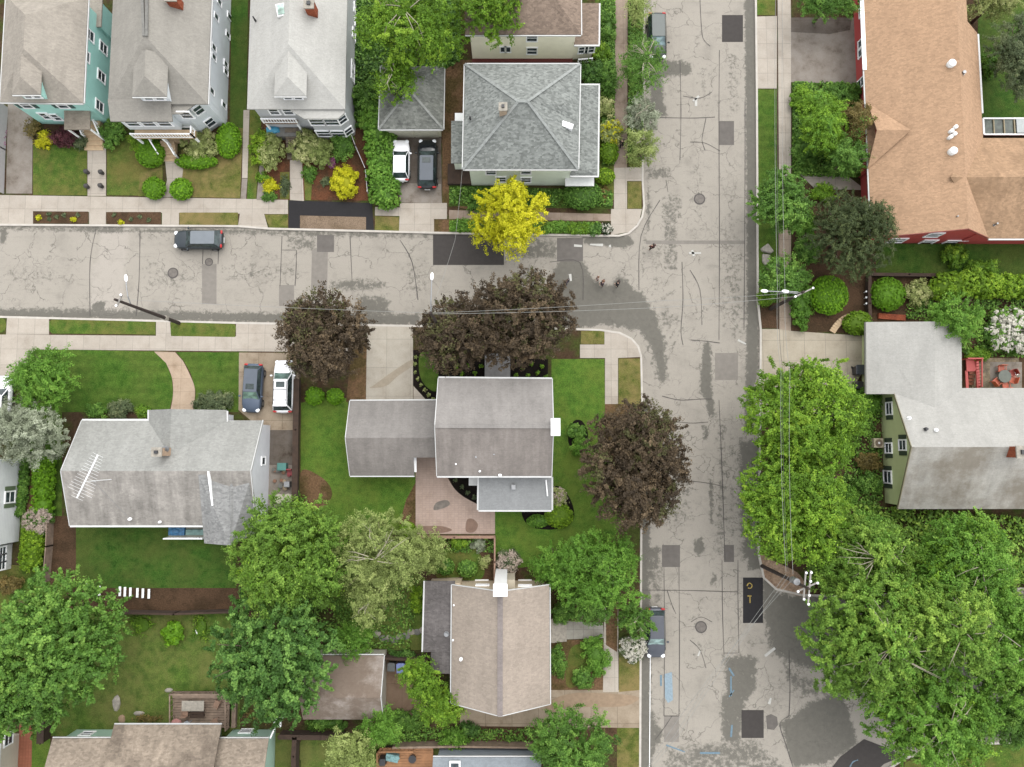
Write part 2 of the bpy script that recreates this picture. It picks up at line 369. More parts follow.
def leafobj(name, V, tint, mat, parent=None, core=None, coremat=None):
    nq = len(tint)
    if parent is not None:
        L = np.array(parent.location); loc = (0, 0, 0)
    else:
        L = np.array([V[:, 0].mean(), V[:, 1].mean(), .12]); loc = tuple(L)
    V = V - L
    cv = []; cf = []
    if core:
        mb = MB()
        for (cx, cy, cz, rx, ry, rz) in core: mb.ell((cx - L[0], cy - L[1], cz - L[2]), (rx, ry, rz), None, 12, 8)
        cv = mb.v; cf = mb.f
    allv = np.concatenate([V, np.array(cv).reshape(-1, 3)]) if cv else V
    me = bpy.data.meshes.new(name)
    me.vertices.add(len(allv)); me.vertices.foreach_set('co', allv.astype(np.float32).ravel())
    nl = nq * 4 + len(cf) * 4; me.loops.add(nl); me.polygons.add(nq + len(cf))
    li = np.arange(nq * 4, dtype=np.int32)
    if cf: li = np.concatenate([li, (np.array(cf, dtype=np.int32) + nq * 4).ravel()])
    me.loops.foreach_set('vertex_index', li)
    me.polygons.foreach_set('loop_start', np.arange(nq + len(cf), dtype=np.int32) * 4)
    try: me.polygons.foreach_set('loop_total', np.full(nq + len(cf), 4, dtype=np.int32))
    except Exception: pass
    me.materials.append(mat)
    if cf:
        me.materials.append(coremat or mat)
        me.polygons.foreach_set('material_index', np.concatenate([np.zeros(nq, np.int32), np.ones(len(cf), np.int32)]))
    at = me.attributes.new('tint', 'FLOAT', 'FACE'); at.data.foreach_set('value', np.concatenate([tint, np.full(len(cf), .15)]).astype(np.float32))
    me.update(calc_edges=True); me.validate()
    o = bpy.data.objects.new(name, me); COL.objects.link(o); o.location = loc; o.parent = parent
    return o

# ------------------------------------------------------------------ palette
M = {}
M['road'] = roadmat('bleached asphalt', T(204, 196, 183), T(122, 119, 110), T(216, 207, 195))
M['patch_dark'] = plain('fresh asphalt', T(88, 83, 80), .9, .1, scale=3, world=True, spec=.25, bump=.4)
M['patch_mid'] = plain('older asphalt patch', T(133, 127, 121), .9, .12, scale=2, world=True, spec=.25, bump=.3)
M['patch_soft'] = plain('faded asphalt patch', T(166, 159, 150), .9, .1, scale=2, world=True, spec=.25, bump=.3)
M['black'] = plain('new black asphalt', T(50, 48, 50), .85, .12, scale=4, world=True, spec=.3, bump=.4)
M['seam'] = plain('tar seam', T(98, 92, 88), .8, .2, scale=6, world=True)
M['walk'] = concrete('sidewalk concrete', T(224, 213, 198), 1.5, 1.45, .72, .16)
M['walk_dirty_shaded'] = concrete('dirty shadow tinted concrete', T(196, 176, 158), 1.5, 1.45, .7, .35)  # brown tone mixes dirt with shadow painted into the colour
M['drive'] = concrete('driveway concrete', T(226, 217, 200), 2.2, 2.6, .7, .2, (.4, .8))
M['drive_tan'] = concrete('tan concrete driveway', T(202, 184, 160), 2.3, 2.2, .55, .35)
M['lot'] = concrete('weathered grey driveway', T(184, 174, 163), 40, 40, .7, .4)
M['lot_dark'] = concrete('dark damp driveway', T(136, 126, 116), 40, 40, .7, .5)
M['kerb'] = plain('granite kerb', T(238, 230, 218), .8, .12, scale=2, world=True)
M['grass'] = grassmat('lawn grass', T(100, 134, 54), T(156, 138, 84), .45)
M['grass_rich'] = grassmat('mown lawn', T(86, 126, 46), T(134, 140, 72), .25, stripe=1)
M['grass_bright'] = grassmat('bright lawn', T(106, 150, 58), T(136, 146, 68), .35)
M['grass_dry'] = grassmat('dry lawn', T(116, 130, 60), T(176, 156, 104), .8, .3)
M['grass_back'] = grassmat('backyard grass', T(104, 138, 58), T(156, 150, 92), .4, .25)
M['grass_dark'] = grassmat('deep green grass', T(80, 122, 48), T(120, 124, 66), .35)
M['soil'] = soil('garden soil', T(98, 78, 60), T(86, 96, 48), 5, .5)
M['mulch'] = soil('brown mulch', T(112, 88, 68), T(92, 74, 56), 9)
M['mulch_red'] = soil('red brown mulch', T(132, 88, 64), T(104, 78, 58), 9)
M['mulch_black'] = soil('black mulch', T(44, 38, 34), T(34, 30, 26), 9)
M['dirt'] = soil('bare dirt', T(142, 112, 84), T(112, 96, 62), 6)
M['white'] = plain('white paint', (.78, .78, .78, 1), .5, .05)
M['trim'] = plain('white trim', (.62, .62, .61, 1), .5, .06); M['gutter'] = plain('gutter metal', (.42, .42, .41, 1), .5, .08)
M['glass'] = glass()
M['metal'] = plain('galvanised metal', (.22, .225, .23, 1), .4, .1, .7)
M['wood'] = plain('weathered wood', T(178, 154, 134), .85, .3, scale=2)
M['wood_dark'] = plain('dark wood', T(82, 62, 48), .9, .3, scale=2)
M['wood_new'] = plain('cedar wood', T(206, 150, 104), .8, .2, scale=2)
M['brick'] = soil('brick', T(190, 108, 80), T(160, 90, 70), 8)
M['stone'] = plain('stone', T(196, 188, 174), .9, .25, scale=4)
M['stone_grey'] = plain('grey stone', T(150, 148, 142), .9, .2, scale=4)
M['blackp'] = plain('black plastic', (.02, .02, .022, 1), .45, .2)
M['rubber'] = plain('tyre rubber', (.015, .015, .016, 1), .8, .2)
M['bark'] = plain('bark', T(120, 104, 88), .95, .3, scale=6)
M['bark_pale'] = plain('pale bark', T(205, 196, 170), .9, .2, scale=6)
M['pavers'] = concrete('pink patio pavers', T(232, 206, 190), .32, .2, .88, .16)
M['brickpave'] = concrete('brick paving', T(200, 128, 100), .25, .12, .7, .2)

# ------------------------------------------------------------------ ground, roads
def smooth(pts, n=6, closed=True):
    out = []; m = len(pts)
    for i in range(m if closed else m - 1):
        g = lambda k: pts[(i + k) % m] if closed else pts[max(0, min(m - 1, i + k))]
        p0, p1, p2, p3 = g(-1), g(0), g(1), g(2)
        for j in range(n):
            t = j / n
            out.append(tuple(.5 * (2 * p1[q] + (p2[q] - p0[q]) * t + (2 * p0[q] - 5 * p1[q] + 4 * p2[q] - p3[q]) * t * t + (3 * p1[q] - p0[q] - 3 * p2[q] + p3[q]) * t ** 3) for q in (0, 1)))
    if not closed: out.append(pts[-1])
    return out
def sheet(name, pts, mat, lvl=1, base=GZ, curve=False, kind='structure'):
    if curve: pts = smooth(pts)
    z = base + lvl * .004 + (len(bpy.data.meshes) % 150) * .00002
    mb = MB(); vs = [P(x, y, z) for x, y in pts]; mb.add(vs, [tuple(range(len(vs)))])
    o = mb.build(name, mat, kind=kind)
    if o.data.polygons[0].normal.z < 0: o.data.flip_normals()
    return o
def rect(x0, y0, x1, y1): return [(x0, y0), (x1, y0), (x1, y1), (x0, y1)]

mb = MB(); mb.add([(-500, -500, -.05), (500, -500, -.05), (500, 500, -.05), (-500, 500, -.05)], [(0, 1, 2, 3)]); mb.build('ground', M['soil'], kind='structure')

NWk = [(-60, 225), (0, 225.5), (238, 227), (270, 229.5), (432, 233.5), (600, 236.5), (619, 236.5), (629, 234), (638, 226), (643, 217), (645, 206), (643.5, 180), (645, 0), (646, -150)]
SWk = [(-60, 314), (0, 316), (235, 322), (408, 325), (560, 328), (600, 329), (620, 332), (632, 338), (639, 346), (642, 356), (643, 400), (642, 560), (641, 767), (640, 900)]
Ek = [(755, -150), (755, 0), (756, 90), (757, 300), (760, 330), (759, 470), (758, 554), (763, 578), (776, 590), (802, 596), (850, 597), (950, 592), (1150, 585)]
Sk = [(868, 900), (878, 775), (890, 767), (905, 757), (962, 744), (1024, 741), (1150, 735)]
def block(k, ext):
    poly = [XY(*p, GZ) for p in k] + ext
    mb = MB(); mb.prism(poly, -.04, GZ); mb.build('garden_ground', M['soil'], kind='structure')
    c = Vector(poly[0]) * 0
    pts = [Vector(XY(*p, GZ)) for p in k]
    return pts
def kerb(pts, side):
    mb = MB(); w = .17
    n = len(pts); L_ = []
    for i in range(n):
        d = (pts[min(i + 1, n - 1)] - pts[max(i - 1, 0)]).normalized(); L_.append(pts[i] + Vector((-d.y, d.x)) * side * w)
    for i in range(n - 1):
        q = [pts[i], pts[i + 1], L_[i + 1], L_[i]]
        o_ = Vector((pts[i + 1] - pts[i]).to_tuple()).normalized(); o_ = Vector((o_.y, -o_.x)) * side * .012
        q = [q[0] + o_, q[1] + o_, q[2], q[3]]
        mb.prism([tuple(a) for a in q], 0.0, GZ + .024 + .0002 * (i % 2))
    mb.build('kerb', M['kerb'], kind='structure')
a = block(NWk, [(XY(646, -150)[0], 160), (-160, 160), (-160, XY(-60, 225)[1])]); kerb(a, 1)
a = block(SWk, [(XY(640, 900)[0], -130), (-160, -130), (-160, XY(-60, 314)[1])]); kerb(a, -1)
a = block(Ek, [(160, XY(1150, 585)[1]), (160, 160), (XY(755, -150)[0], 160)]); kerb(a, 1)
a = block(Sk, [(160, XY(1150, 735)[1]), (160, -130), (XY(868, 900)[0], -130)]); kerb(a, -1)

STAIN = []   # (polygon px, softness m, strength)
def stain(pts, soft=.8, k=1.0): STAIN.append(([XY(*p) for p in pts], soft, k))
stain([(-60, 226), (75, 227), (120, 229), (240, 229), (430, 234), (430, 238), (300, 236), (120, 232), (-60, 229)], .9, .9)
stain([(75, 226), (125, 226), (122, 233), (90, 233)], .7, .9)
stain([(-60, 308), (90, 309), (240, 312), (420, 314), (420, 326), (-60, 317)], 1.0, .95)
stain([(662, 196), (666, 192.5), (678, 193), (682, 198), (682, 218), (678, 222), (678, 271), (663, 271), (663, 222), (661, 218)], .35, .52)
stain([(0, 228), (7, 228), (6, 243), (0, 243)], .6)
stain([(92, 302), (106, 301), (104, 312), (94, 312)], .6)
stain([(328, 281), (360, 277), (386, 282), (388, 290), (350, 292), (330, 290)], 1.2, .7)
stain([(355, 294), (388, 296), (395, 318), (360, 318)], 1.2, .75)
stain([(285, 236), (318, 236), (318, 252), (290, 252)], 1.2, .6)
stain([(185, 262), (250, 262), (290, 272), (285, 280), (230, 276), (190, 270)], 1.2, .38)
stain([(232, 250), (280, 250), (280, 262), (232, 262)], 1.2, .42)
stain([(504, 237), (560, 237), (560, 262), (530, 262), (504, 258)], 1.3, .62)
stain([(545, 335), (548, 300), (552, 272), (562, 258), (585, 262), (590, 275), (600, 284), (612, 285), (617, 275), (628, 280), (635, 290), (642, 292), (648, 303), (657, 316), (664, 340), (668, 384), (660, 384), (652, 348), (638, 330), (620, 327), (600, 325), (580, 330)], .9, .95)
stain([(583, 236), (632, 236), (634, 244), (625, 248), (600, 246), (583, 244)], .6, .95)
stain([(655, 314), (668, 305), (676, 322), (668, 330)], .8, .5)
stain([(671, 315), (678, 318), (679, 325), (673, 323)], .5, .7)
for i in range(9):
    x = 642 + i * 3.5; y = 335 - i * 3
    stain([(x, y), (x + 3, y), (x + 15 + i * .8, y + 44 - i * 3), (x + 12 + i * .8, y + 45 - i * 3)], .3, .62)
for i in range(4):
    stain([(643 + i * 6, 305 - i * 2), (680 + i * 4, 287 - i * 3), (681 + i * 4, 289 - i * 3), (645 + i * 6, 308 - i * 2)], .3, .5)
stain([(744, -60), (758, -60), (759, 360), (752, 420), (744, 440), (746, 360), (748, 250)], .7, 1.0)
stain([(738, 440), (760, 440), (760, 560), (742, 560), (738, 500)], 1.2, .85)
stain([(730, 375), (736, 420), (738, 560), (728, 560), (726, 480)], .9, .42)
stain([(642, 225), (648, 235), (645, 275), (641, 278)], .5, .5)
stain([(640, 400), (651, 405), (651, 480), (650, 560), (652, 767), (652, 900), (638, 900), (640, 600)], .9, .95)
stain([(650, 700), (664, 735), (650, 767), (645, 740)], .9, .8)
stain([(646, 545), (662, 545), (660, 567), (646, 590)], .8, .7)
stain([(648, 60), (680, 60), (692, 63), (692, 75), (662, 78), (668, 118), (650, 118)], .8, .85)  # darker road area below the street tree
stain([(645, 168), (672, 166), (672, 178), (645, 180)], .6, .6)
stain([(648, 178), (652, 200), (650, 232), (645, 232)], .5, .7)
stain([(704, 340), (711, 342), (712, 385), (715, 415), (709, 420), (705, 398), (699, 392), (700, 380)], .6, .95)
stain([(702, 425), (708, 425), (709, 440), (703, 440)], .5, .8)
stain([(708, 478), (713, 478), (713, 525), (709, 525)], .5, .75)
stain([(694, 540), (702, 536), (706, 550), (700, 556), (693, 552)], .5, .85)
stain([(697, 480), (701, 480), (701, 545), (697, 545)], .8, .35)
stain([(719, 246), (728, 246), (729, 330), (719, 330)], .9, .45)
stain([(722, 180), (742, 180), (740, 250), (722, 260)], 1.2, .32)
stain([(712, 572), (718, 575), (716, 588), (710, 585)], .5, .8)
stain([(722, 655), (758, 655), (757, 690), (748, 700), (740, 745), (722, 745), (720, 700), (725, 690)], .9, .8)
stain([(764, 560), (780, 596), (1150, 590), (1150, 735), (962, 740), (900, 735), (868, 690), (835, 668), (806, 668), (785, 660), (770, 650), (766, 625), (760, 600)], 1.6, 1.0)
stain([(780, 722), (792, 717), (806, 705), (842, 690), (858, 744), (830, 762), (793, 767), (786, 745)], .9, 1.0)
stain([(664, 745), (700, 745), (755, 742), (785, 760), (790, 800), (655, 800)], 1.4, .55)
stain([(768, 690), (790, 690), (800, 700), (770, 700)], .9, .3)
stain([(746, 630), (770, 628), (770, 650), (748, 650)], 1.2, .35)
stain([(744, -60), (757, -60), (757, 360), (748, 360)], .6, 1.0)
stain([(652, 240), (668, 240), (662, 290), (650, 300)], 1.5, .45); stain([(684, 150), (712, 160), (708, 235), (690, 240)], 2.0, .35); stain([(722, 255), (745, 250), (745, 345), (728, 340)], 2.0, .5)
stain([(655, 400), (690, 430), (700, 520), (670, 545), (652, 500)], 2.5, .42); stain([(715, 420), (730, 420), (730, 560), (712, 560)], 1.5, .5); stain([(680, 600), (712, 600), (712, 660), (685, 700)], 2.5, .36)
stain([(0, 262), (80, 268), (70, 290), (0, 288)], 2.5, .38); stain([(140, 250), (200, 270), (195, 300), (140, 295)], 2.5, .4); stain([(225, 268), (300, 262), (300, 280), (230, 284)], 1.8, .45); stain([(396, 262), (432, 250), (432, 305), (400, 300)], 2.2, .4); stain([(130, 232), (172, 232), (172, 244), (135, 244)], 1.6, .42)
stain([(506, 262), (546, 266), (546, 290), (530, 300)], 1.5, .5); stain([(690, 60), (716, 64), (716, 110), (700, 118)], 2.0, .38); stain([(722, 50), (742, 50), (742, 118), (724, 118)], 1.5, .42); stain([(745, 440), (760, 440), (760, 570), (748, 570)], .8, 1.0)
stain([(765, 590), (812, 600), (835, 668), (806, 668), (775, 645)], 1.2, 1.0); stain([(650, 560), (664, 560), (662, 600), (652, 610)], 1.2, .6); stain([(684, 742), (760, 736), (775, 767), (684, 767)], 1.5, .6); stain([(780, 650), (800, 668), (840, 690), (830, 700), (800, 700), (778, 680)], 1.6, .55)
PALE = [([XY(*p) for p in [(100, 228), (129, 228), (126, 262), (122, 300), (122, 316), (90, 316), (92, 265), (99, 262)]], .25, .8)]
def sd(px, py, poly):
    d = np.full(px.shape, 1e9); ins = np.zeros(px.shape, bool); n = len(poly)
    for i in range(n):
        x1, y1 = poly[i]; x2, y2 = poly[(i + 1) % n]
        ex, ey = x2 - x1, y2 - y1; t = np.clip(((px - x1) * ex + (py - y1) * ey) / (ex * ex + ey * ey + 1e-12), 0, 1)
        d = np.minimum(d, np.hypot(px - x1 - t * ex, py - y1 - t * ey))
        c = ((y1 > py) != (y2 > py)) & (px < (x2 - x1) * (py - y1) / (y2 - y1 + 1e-12) + x1); ins ^= c
    return np.where(ins, d, -d)
def roadgrid(name, x0, x1, y0, y1, st=.3):
    nx = int((x1 - x0) / st) + 1; ny = int((y1 - y0) / st) + 1
    X, Y = np.meshgrid(np.linspace(x0, x1, nx), np.linspace(y0, y1, ny)); n = nx * ny
    me = bpy.data.meshes.new(name)
    me.vertices.add(n); me.vertices.foreach_set('co', np.stack([X, Y, np.zeros_like(X)], -1).astype(np.float32).ravel())
    i = (np.arange(ny - 1)[:, None] * nx + np.arange(nx - 1)[None, :]).ravel()
    q = np.stack([i, i + 1, i + nx + 1, i + nx], 1).astype(np.int32)
    me.loops.add(q.size); me.polygons.add(len(q)); me.loops.foreach_set('vertex_index', q.ravel()); me.polygons.foreach_set('loop_start', np.arange(len(q), dtype=np.int32) * 4)
    for an, lst in (('damp', STAIN), ('pale', PALE)):
        v = np.zeros(X.shape)
        for poly, soft, k in lst:
            pa = np.array(poly); m = (X > pa[:, 0].min() - soft) & (X < pa[:, 0].max() + soft) & (Y > pa[:, 1].min() - soft) & (Y < pa[:, 1].max() + soft)
            if not m.any(): continue
            s = sd(X[m], Y[m], poly); v[m] = np.maximum(v[m], np.clip(s / soft + .5, 0, 1) * k)
        a = me.attributes.new(an, 'FLOAT', 'POINT'); a.data.foreach_set('value', v.astype(np.float32).ravel())
    me.materials.append(M['road']); me.update(calc_edges=True); me.validate()
    o = bpy.data.objects.new(name, me); COL.objects.link(o); o['kind'] = 'structure'
roadgrid('road', 9, 26, -70, 90); roadgrid('road', -110, 9, 8, 26); roadgrid('road', 26, 110, -40, -8)

R0 = dict(base=0)
for pts, mm, l in [
    (rect(433, 234.5, 504, 265), 'patch_dark', 1), (rect(557, 238, 583, 261.5), 'patch_mid', 1),
    (rect(722, 15, 743, 42), 'patch_dark', 1), (rect(719, 121, 734, 145), 'patch_mid', 1),
    
    (rect(715, 353, 738, 380), 'patch_soft', 1), (rect(743, 577.5, 763, 623), 'black', 1), (rect(741.5, 710, 763.7, 738), 'patch_dark', 1),
    ([(766, 716), (771, 714), (777, 717), (778, 725), (774, 730), (767, 729)], 'patch_mid', 2),
    ([(826, 775), (840, 757), (864, 739), (890, 749), (903, 756), (884, 764), (872, 775)], 'patch_dark', 3),
    (rect(202, 264, 216.5, 304), 'patch_soft', 1), ([(312, 250), (328, 249), (327, 291), (311, 290)], 'patch_soft', 1),
    (rect(317, 235, 334, 252), 'patch_mid', 2), (rect(279, 285, 294, 306), 'patch_soft', 1), (rect(664, 716, 679, 742), 'patch_soft', 1),
    (rect(718, 44, 744, 120), 'patch_soft', 1) if False else (rect(646, 240.5, 745, 244), 'patch_soft', 2),
    (rect(662, 545, 680, 567), 'patch_mid', 1), (rect(724, 545, 734, 562), 'patch_mid', 1)]:
    sheet('asphalt_patch', pts, M[mm], l, **R0)
def seam(pts, w=.07, mat=None, name='tar_seam', z=.022):
    mb = MB(); q = [P(x, y, z) for x, y in smooth(pts, 4, False)] if len(pts) > 2 else [P(x, y, z) for x, y in pts]
    rnd = random.Random(len(pts) + int(pts[0][0])); vs = []; n = len(q)
    for i in range(n):
        d = (q[min(i + 1, n - 1)] - q[max(0, i - 1)]).normalized(); k = w * rnd.uniform(.6, 1.3) / 2
        vs += [q[i] + Vector((-d.y, d.x, 0)) * k, q[i] - Vector((-d.y, d.x, 0)) * k]
    mb.add(vs, [(2 * i, 2 * i + 1, 2 * i + 3, 2 * i + 2) for i in range(n - 1)])
    o = mb.build(name, mat or M['seam'], kind='structure')
for s in [[(664, 567), (664.5, 640), (664, 716)], [(679, 567), (679.5, 650), (679, 716)], [(722, 560), (722.5, 610), (724, 655)], [(738, 560), (738, 600), (739, 653)],
          [(724, 653), (738, 653)], [(664, 716), (679, 716)], [(642, 590), (690, 590.5), (738, 592)], [(719.5, 50), (719, 120), (719.5, 240), (719, 340)],
          [(700, 0), (701, 20), (703, 38), (710, 46)], [(706, 118), (704, 128), (702, 140), (705, 150)], [(642, 117), (690, 118), (715, 117)], [(660, 200), (641, 236), (639, 290)],
          [(682, 262), (683, 300), (681, 330), (683, 345)], [(203, 249), (202.5, 264)], [(218.5, 249), (218, 264)], [(282, 236), (281, 262), (280, 286)], [(296.5, 250), (296, 270), (295, 286)], [(282, 250), (296, 250)],
          [(691, 340), (705, 341), (720, 343)], [(662, 396), (680, 400), (700, 399), (712, 399)], [(664, 420), (690, 423), (708, 422)], [(670, 480), (700, 482), (722, 486)],
          [(725, 560), (722, 470), (719, 400)], [(789, 650), (790, 690), (789, 716)], [(789, 716), (780, 724), (786, 745), (793, 767)], [(745, 100), (745, 180), (744, 330)],
          [(667, 590), (672, 605), (676, 614)], [(400, 240), (412, 262), (418, 300)], [(680, 60), (681, 110), (680, 160)], [(690, 142), (705, 143), (720, 151)],
          [(690, 270), (700, 290), (702, 325)], [(666, 180), (668, 192)], [(350, 236), (352, 280)], [(140, 231), (139, 280), (136, 316)], [(550, 262), (580, 262.5), (583, 300)],
          [(655, 740), (664, 728), (672, 716)], [(690, 640), (700, 650), (706, 668)], [(96, 229), (90, 262), (90, 316)]]:
    seam(s, .06)
for s in [[(691, 622), (701, 617), (712, 622)], [(683, 96), (700, 98), (712, 92)]]: seam(s, .05)
for s, n_ in [([(650.3, 656), (650, 700), (649.5, 767)], 1)]: seam(s, .05, M['white'], 'painted_line', .024)
M['blue'] = plain('faded blue paint', T(170, 192, 205), .9, .15, scale=5); M['yellow'] = plain('yellow paint', T(205, 178, 90), .8, .2, scale=5)
M['blue2'] = plain('blue paint', T(134, 162, 178), .9, .2, scale=5)
sheet('paint_mark', [(664.5, 674), (672, 672), (673, 700), (668, 703), (665, 698)], M['blue'], 4, **R0)
for a_ in [[(729, 668), (734, 676)], [(731, 676), (731, 696)], [(734, 690), (729, 697)], [(661, 675), (661, 686)], [(732, 725), (731, 737)], [(666, 745), (685, 752)], [(700, 753), (720, 753)]]: seam(a_, .15, M['blue2'], 'paint_mark', .026)
seam([(850, 767), (853, 762), (858, 760)], .1, M['blue2'], 'paint_mark', .026)
for a_ in [[(747, 586), (749, 583), (752, 585), (751, 588), (748, 588)], [(747.5, 596), (751.5, 596)], [(750, 596), (750, 603)]]: seam(a_, .09, M['yellow'], 'paint_mark', .026)
M['paintw'] = plain('worn white paint', T(232, 230, 222), .9, .1)
for a_ in [[(693, 101), (699, 96)], [(696, 106), (696, 98)], [(689, 253), (701, 253)], [(692, 250), (694, 256)], [(574, 245.5), (582, 246)], [(590, 244.5), (603, 245)], [(609, 246), (611, 246)], [(570, 274), (571, 281)], [(738, 340), (746, 344)], [(765, 656), (775, 648)], [(698, 656), (700, 651)], [(769, 704), (771, 698)]]: seam(a_, .2, M['paintw'], 'paint_mark', .026)
for (x, y, r, lb) in [(701, 627, .42, 'round iron manhole cover with a broken asphalt ring in the street'), (699.5, 199, .42, 'round iron manhole cover near the corner crosswalk area'),
                      (209, 262, .3, 'small dark round manhole cover above the faded patch'), (173, 273, .4, 'rust tinted manhole cover left of the parked car')]:
    c = P(x, y, .012); t = thing('manhole_cover', lb, 'manhole cover', c, 0, 'manhole covers in the street')
    q = MB(); q.cyl((0, 0, 0), r, .02, 24); q.build('cover_plate', plain('cast iron', T(140, 132, 124) if r > .35 else T(80, 76, 72), .7, .25, .2), t, local=True)
    q = MB(); n = 24
    vs = [(math.cos(2 * math.pi * k / n) * rr, math.sin(2 * math.pi * k / n) * rr, .016) for rr in (r, r * 1.25) for k in range(n)]
    q.add(vs, [(k, (k + 1) % n, n + (k + 1) % n, n + k) for k in range(n)]); q.build('rim', M['seam'], t, local=True)

# ---- NW block surfaces
sheet('sidewalk', [(-60, 194), (288, 199.5), (288, 214), (270, 214), (-60, 210)], M['walk'], 2)
for r_ in [[(-20, 210), (33, 210.5), (33, 224), (-20, 224)], [(89, 211), (106, 211), (106, 225), (89, 225)], [(162, 212), (179, 212), (179, 226), (162, 226)], [(240, 213), (264, 213.5), (268, 228), (238, 226)], [(400, 203), (434, 203), (434, 232), (399, 231)], [(434, 203), (447, 203), (447, 219), (434, 219)]]:
    sheet('driveway_apron', r_, M['walk'], 3)
sheet('sidewalk', [(375, 207), (400, 207.5), (400, 216), (375, 215.5)], M['walk'], 2)
sheet('sidewalk', [(449, 210), (612, 214), (612, 221), (449, 219)], M['walk_dirty_shaded'], 2)
sheet('sidewalk', [(615, -40), (628, -40), (627, 168), (614, 168)], M['walk_dirty_shaded'], 2)
sheet('sidewalk', [(614, 168), (642, 167), (642.5, 181), (627, 181), (627, 209), (642, 209), (639, 222), (629, 232), (611, 235), (611, 209), (614, 209)], M['walk'], 3)
sheet('lawn', rect(628.5, 0, 643, 166), M['grass'], 1)
sheet('lawn', rect(627.5, 181.5, 641.5, 208.5), M['grass_dry'], 1)
sheet('lawn', rect(595, -40, 614, 200), M['grass'], 1)
sheet('mulch_bed', rect(33, 211.5, 88, 223.5), M['mulch'], 3); sheet('mulch_bed', rect(107, 212, 161, 224.5), M['mulch'], 3)
sheet('lawn', rect(179.5, 212.5, 238, 225), M['grass_dry'], 3)
sheet('lawn', [(264.5, 214.5), (288, 214.5), (288, 228.5), (270, 228.5)], M['grass_dry'], 3)
sheet('lawn', [(375, 216), (399, 217), (399, 231), (375, 230)], M['grass_dry'], 3)
sheet('driveway', [(288.6, 200.3), (372, 203), (374, 230.5), (288.6, 229.5)], M['black'], 4)
sheet('gravel_strip', [(300, 215.5), (366, 217), (366, 229.8), (300, 228.8)], soil('gravel', T(170, 148, 126), T(150, 130, 108), 12), 5)
sheet('dirt_strip', [(434, 219.5), (449, 219.5), (449, 232.5), (434, 232)], M['dirt'], 3)
sheet('lawn', [(449, 219.5), (600, 222), (600, 234.5), (449, 232.5)], M['grass'], 3)
sheet('mulch_bed', rect(600.5, 222, 611, 234.5), M['mulch'], 3)
sheet('driveway', [(8, 95), (33, 95), (32, 193.5), (6, 193.5)], M['lot'], 1)
sheet('lawn', rect(33, 145, 87, 195), M['grass'], 1); sheet('front_walk', rect(87.5, 148, 106, 196), M['walk'], 3)
sheet('lawn', [(107, 135), (162, 135), (163, 196), (107, 195)], M['grass'], 1)
sheet('lawn', [(140, 172), (162, 168), (162, 196), (138, 196)], M['grass_dry'], 2)
sheet('front_walk', [(165, 160), (180, 160), (183, 170), (180, 197), (163, 197), (167, 180)], M['walk'], 3)
sheet('lawn', [(181, 150), (243, 125), (240, 198), (181, 197)], M['grass_dry'], 1)
sheet('lawn', [(232, -60), (249, -60), (246, 128), (230, 128)], M['grass_dark'], 2)
sheet('driveway_strip', [(243.5, 110), (249.5, 110), (247.5, 178), (242, 178)], M['walk'], 3); sheet('driveway_strip', [(242, 178.5), (247.5, 178.5), (246, 199), (240.5, 199)], M['lot'], 3)
sheet('lawn', [(250, 110), (262, 110), (256, 199), (247, 199)], M['grass'], 3); sheet('driveway_strip', [(260, 160), (264, 160), (264, 200), (256.5, 200)], M['lot'], 3)
sheet('mulch_bed', [(264, 120), (368, 120), (368, 200.5), (264, 199.5)], M['mulch_red'], 3)
sheet('front_walk', [(290, 160), (302, 160), (304, 201), (290, 200)], M['stone'] if False else M['walk'], 4)
sheet('lawn', [(303.5, 165), (313, 165), (311, 200), (305, 200)], M['grass'], 5); sheet('lawn', rect(280, 172, 289.5, 199), M['grass'], 5)
sheet('driveway', [(394, 130), (441, 130), (442, 203), (399, 202.5)], M['lot_dark'], 2)
sheet('driveway', [(400, 183), (441, 184), (442, 203), (400, 202.5)], M['lot'], 3)
sheet('dirt_strip', [(442, 60), (480, 60), (470, 140), (470, 210), (442.5, 203)], M['dirt'], 1)
sheet('lawn', [(449, 185), (612, 190), (612, 209), (449, 206)], M['grass_dark'], 1)
sheet('lawn', [(352, -60), (460, -60), (460, 60), (352, 130)], M['grass_dark'], 1)
# ---- SW block surfaces
sheet('sidewalk', [(-60, 334), (376, 337.5), (376, 352.5), (-60, 348.5)], M['walk'], 2)
for r_ in [[(7, 317), (49, 317.5), (49, 334.5), (6, 334.5)], [(156, 320), (170, 320), (171, 336), (156, 336)], [(236, 323), (300, 325), (300, 338), (236, 337)], [(-30, 348), (36, 348.5), (28, 362), (12, 378), (-30, 400)]]:
    sheet('driveway_apron', r_, M['walk'], 3)
sheet('lawn', smooth([(-3, 318), (4, 319), (6, 326), (3, 332), (-3, 331)], 4), M['grass'], 3)
sheet('lawn', [(52, 319.5), (155.5, 320), (155.5, 334.5), (52, 333.5), (48.5, 330), (48.5, 322)], M['grass'], 3)
sheet('lawn', [(170.5, 321.5), (234, 323), (236, 327), (235, 337), (170.5, 336)], M['grass'], 3)
sheet('lawn', [(36, 349), (155, 351.5), (166, 363), (172, 378), (173, 395), (169, 412), (62, 412), (62, 600), (20, 600), (20, 370)], M['grass_rich'], 1)
sheet('front_walk', [(154, 351.5), (175, 352)] + smooth([(183, 361), (190, 375), (195, 390), (193, 412)], 4, False) + smooth([(170, 412), (173, 395), (172, 378), (166, 363)], 4, False), concrete('curved front walk', T(222, 198, 172), 3, 1.2, .75, .25), 3)
sheet('lawn', [(176, 352), (239, 352.5), (238.5, 412), (194, 412), (196, 392), (191, 374), (184, 361)], M['grass_rich'], 1)
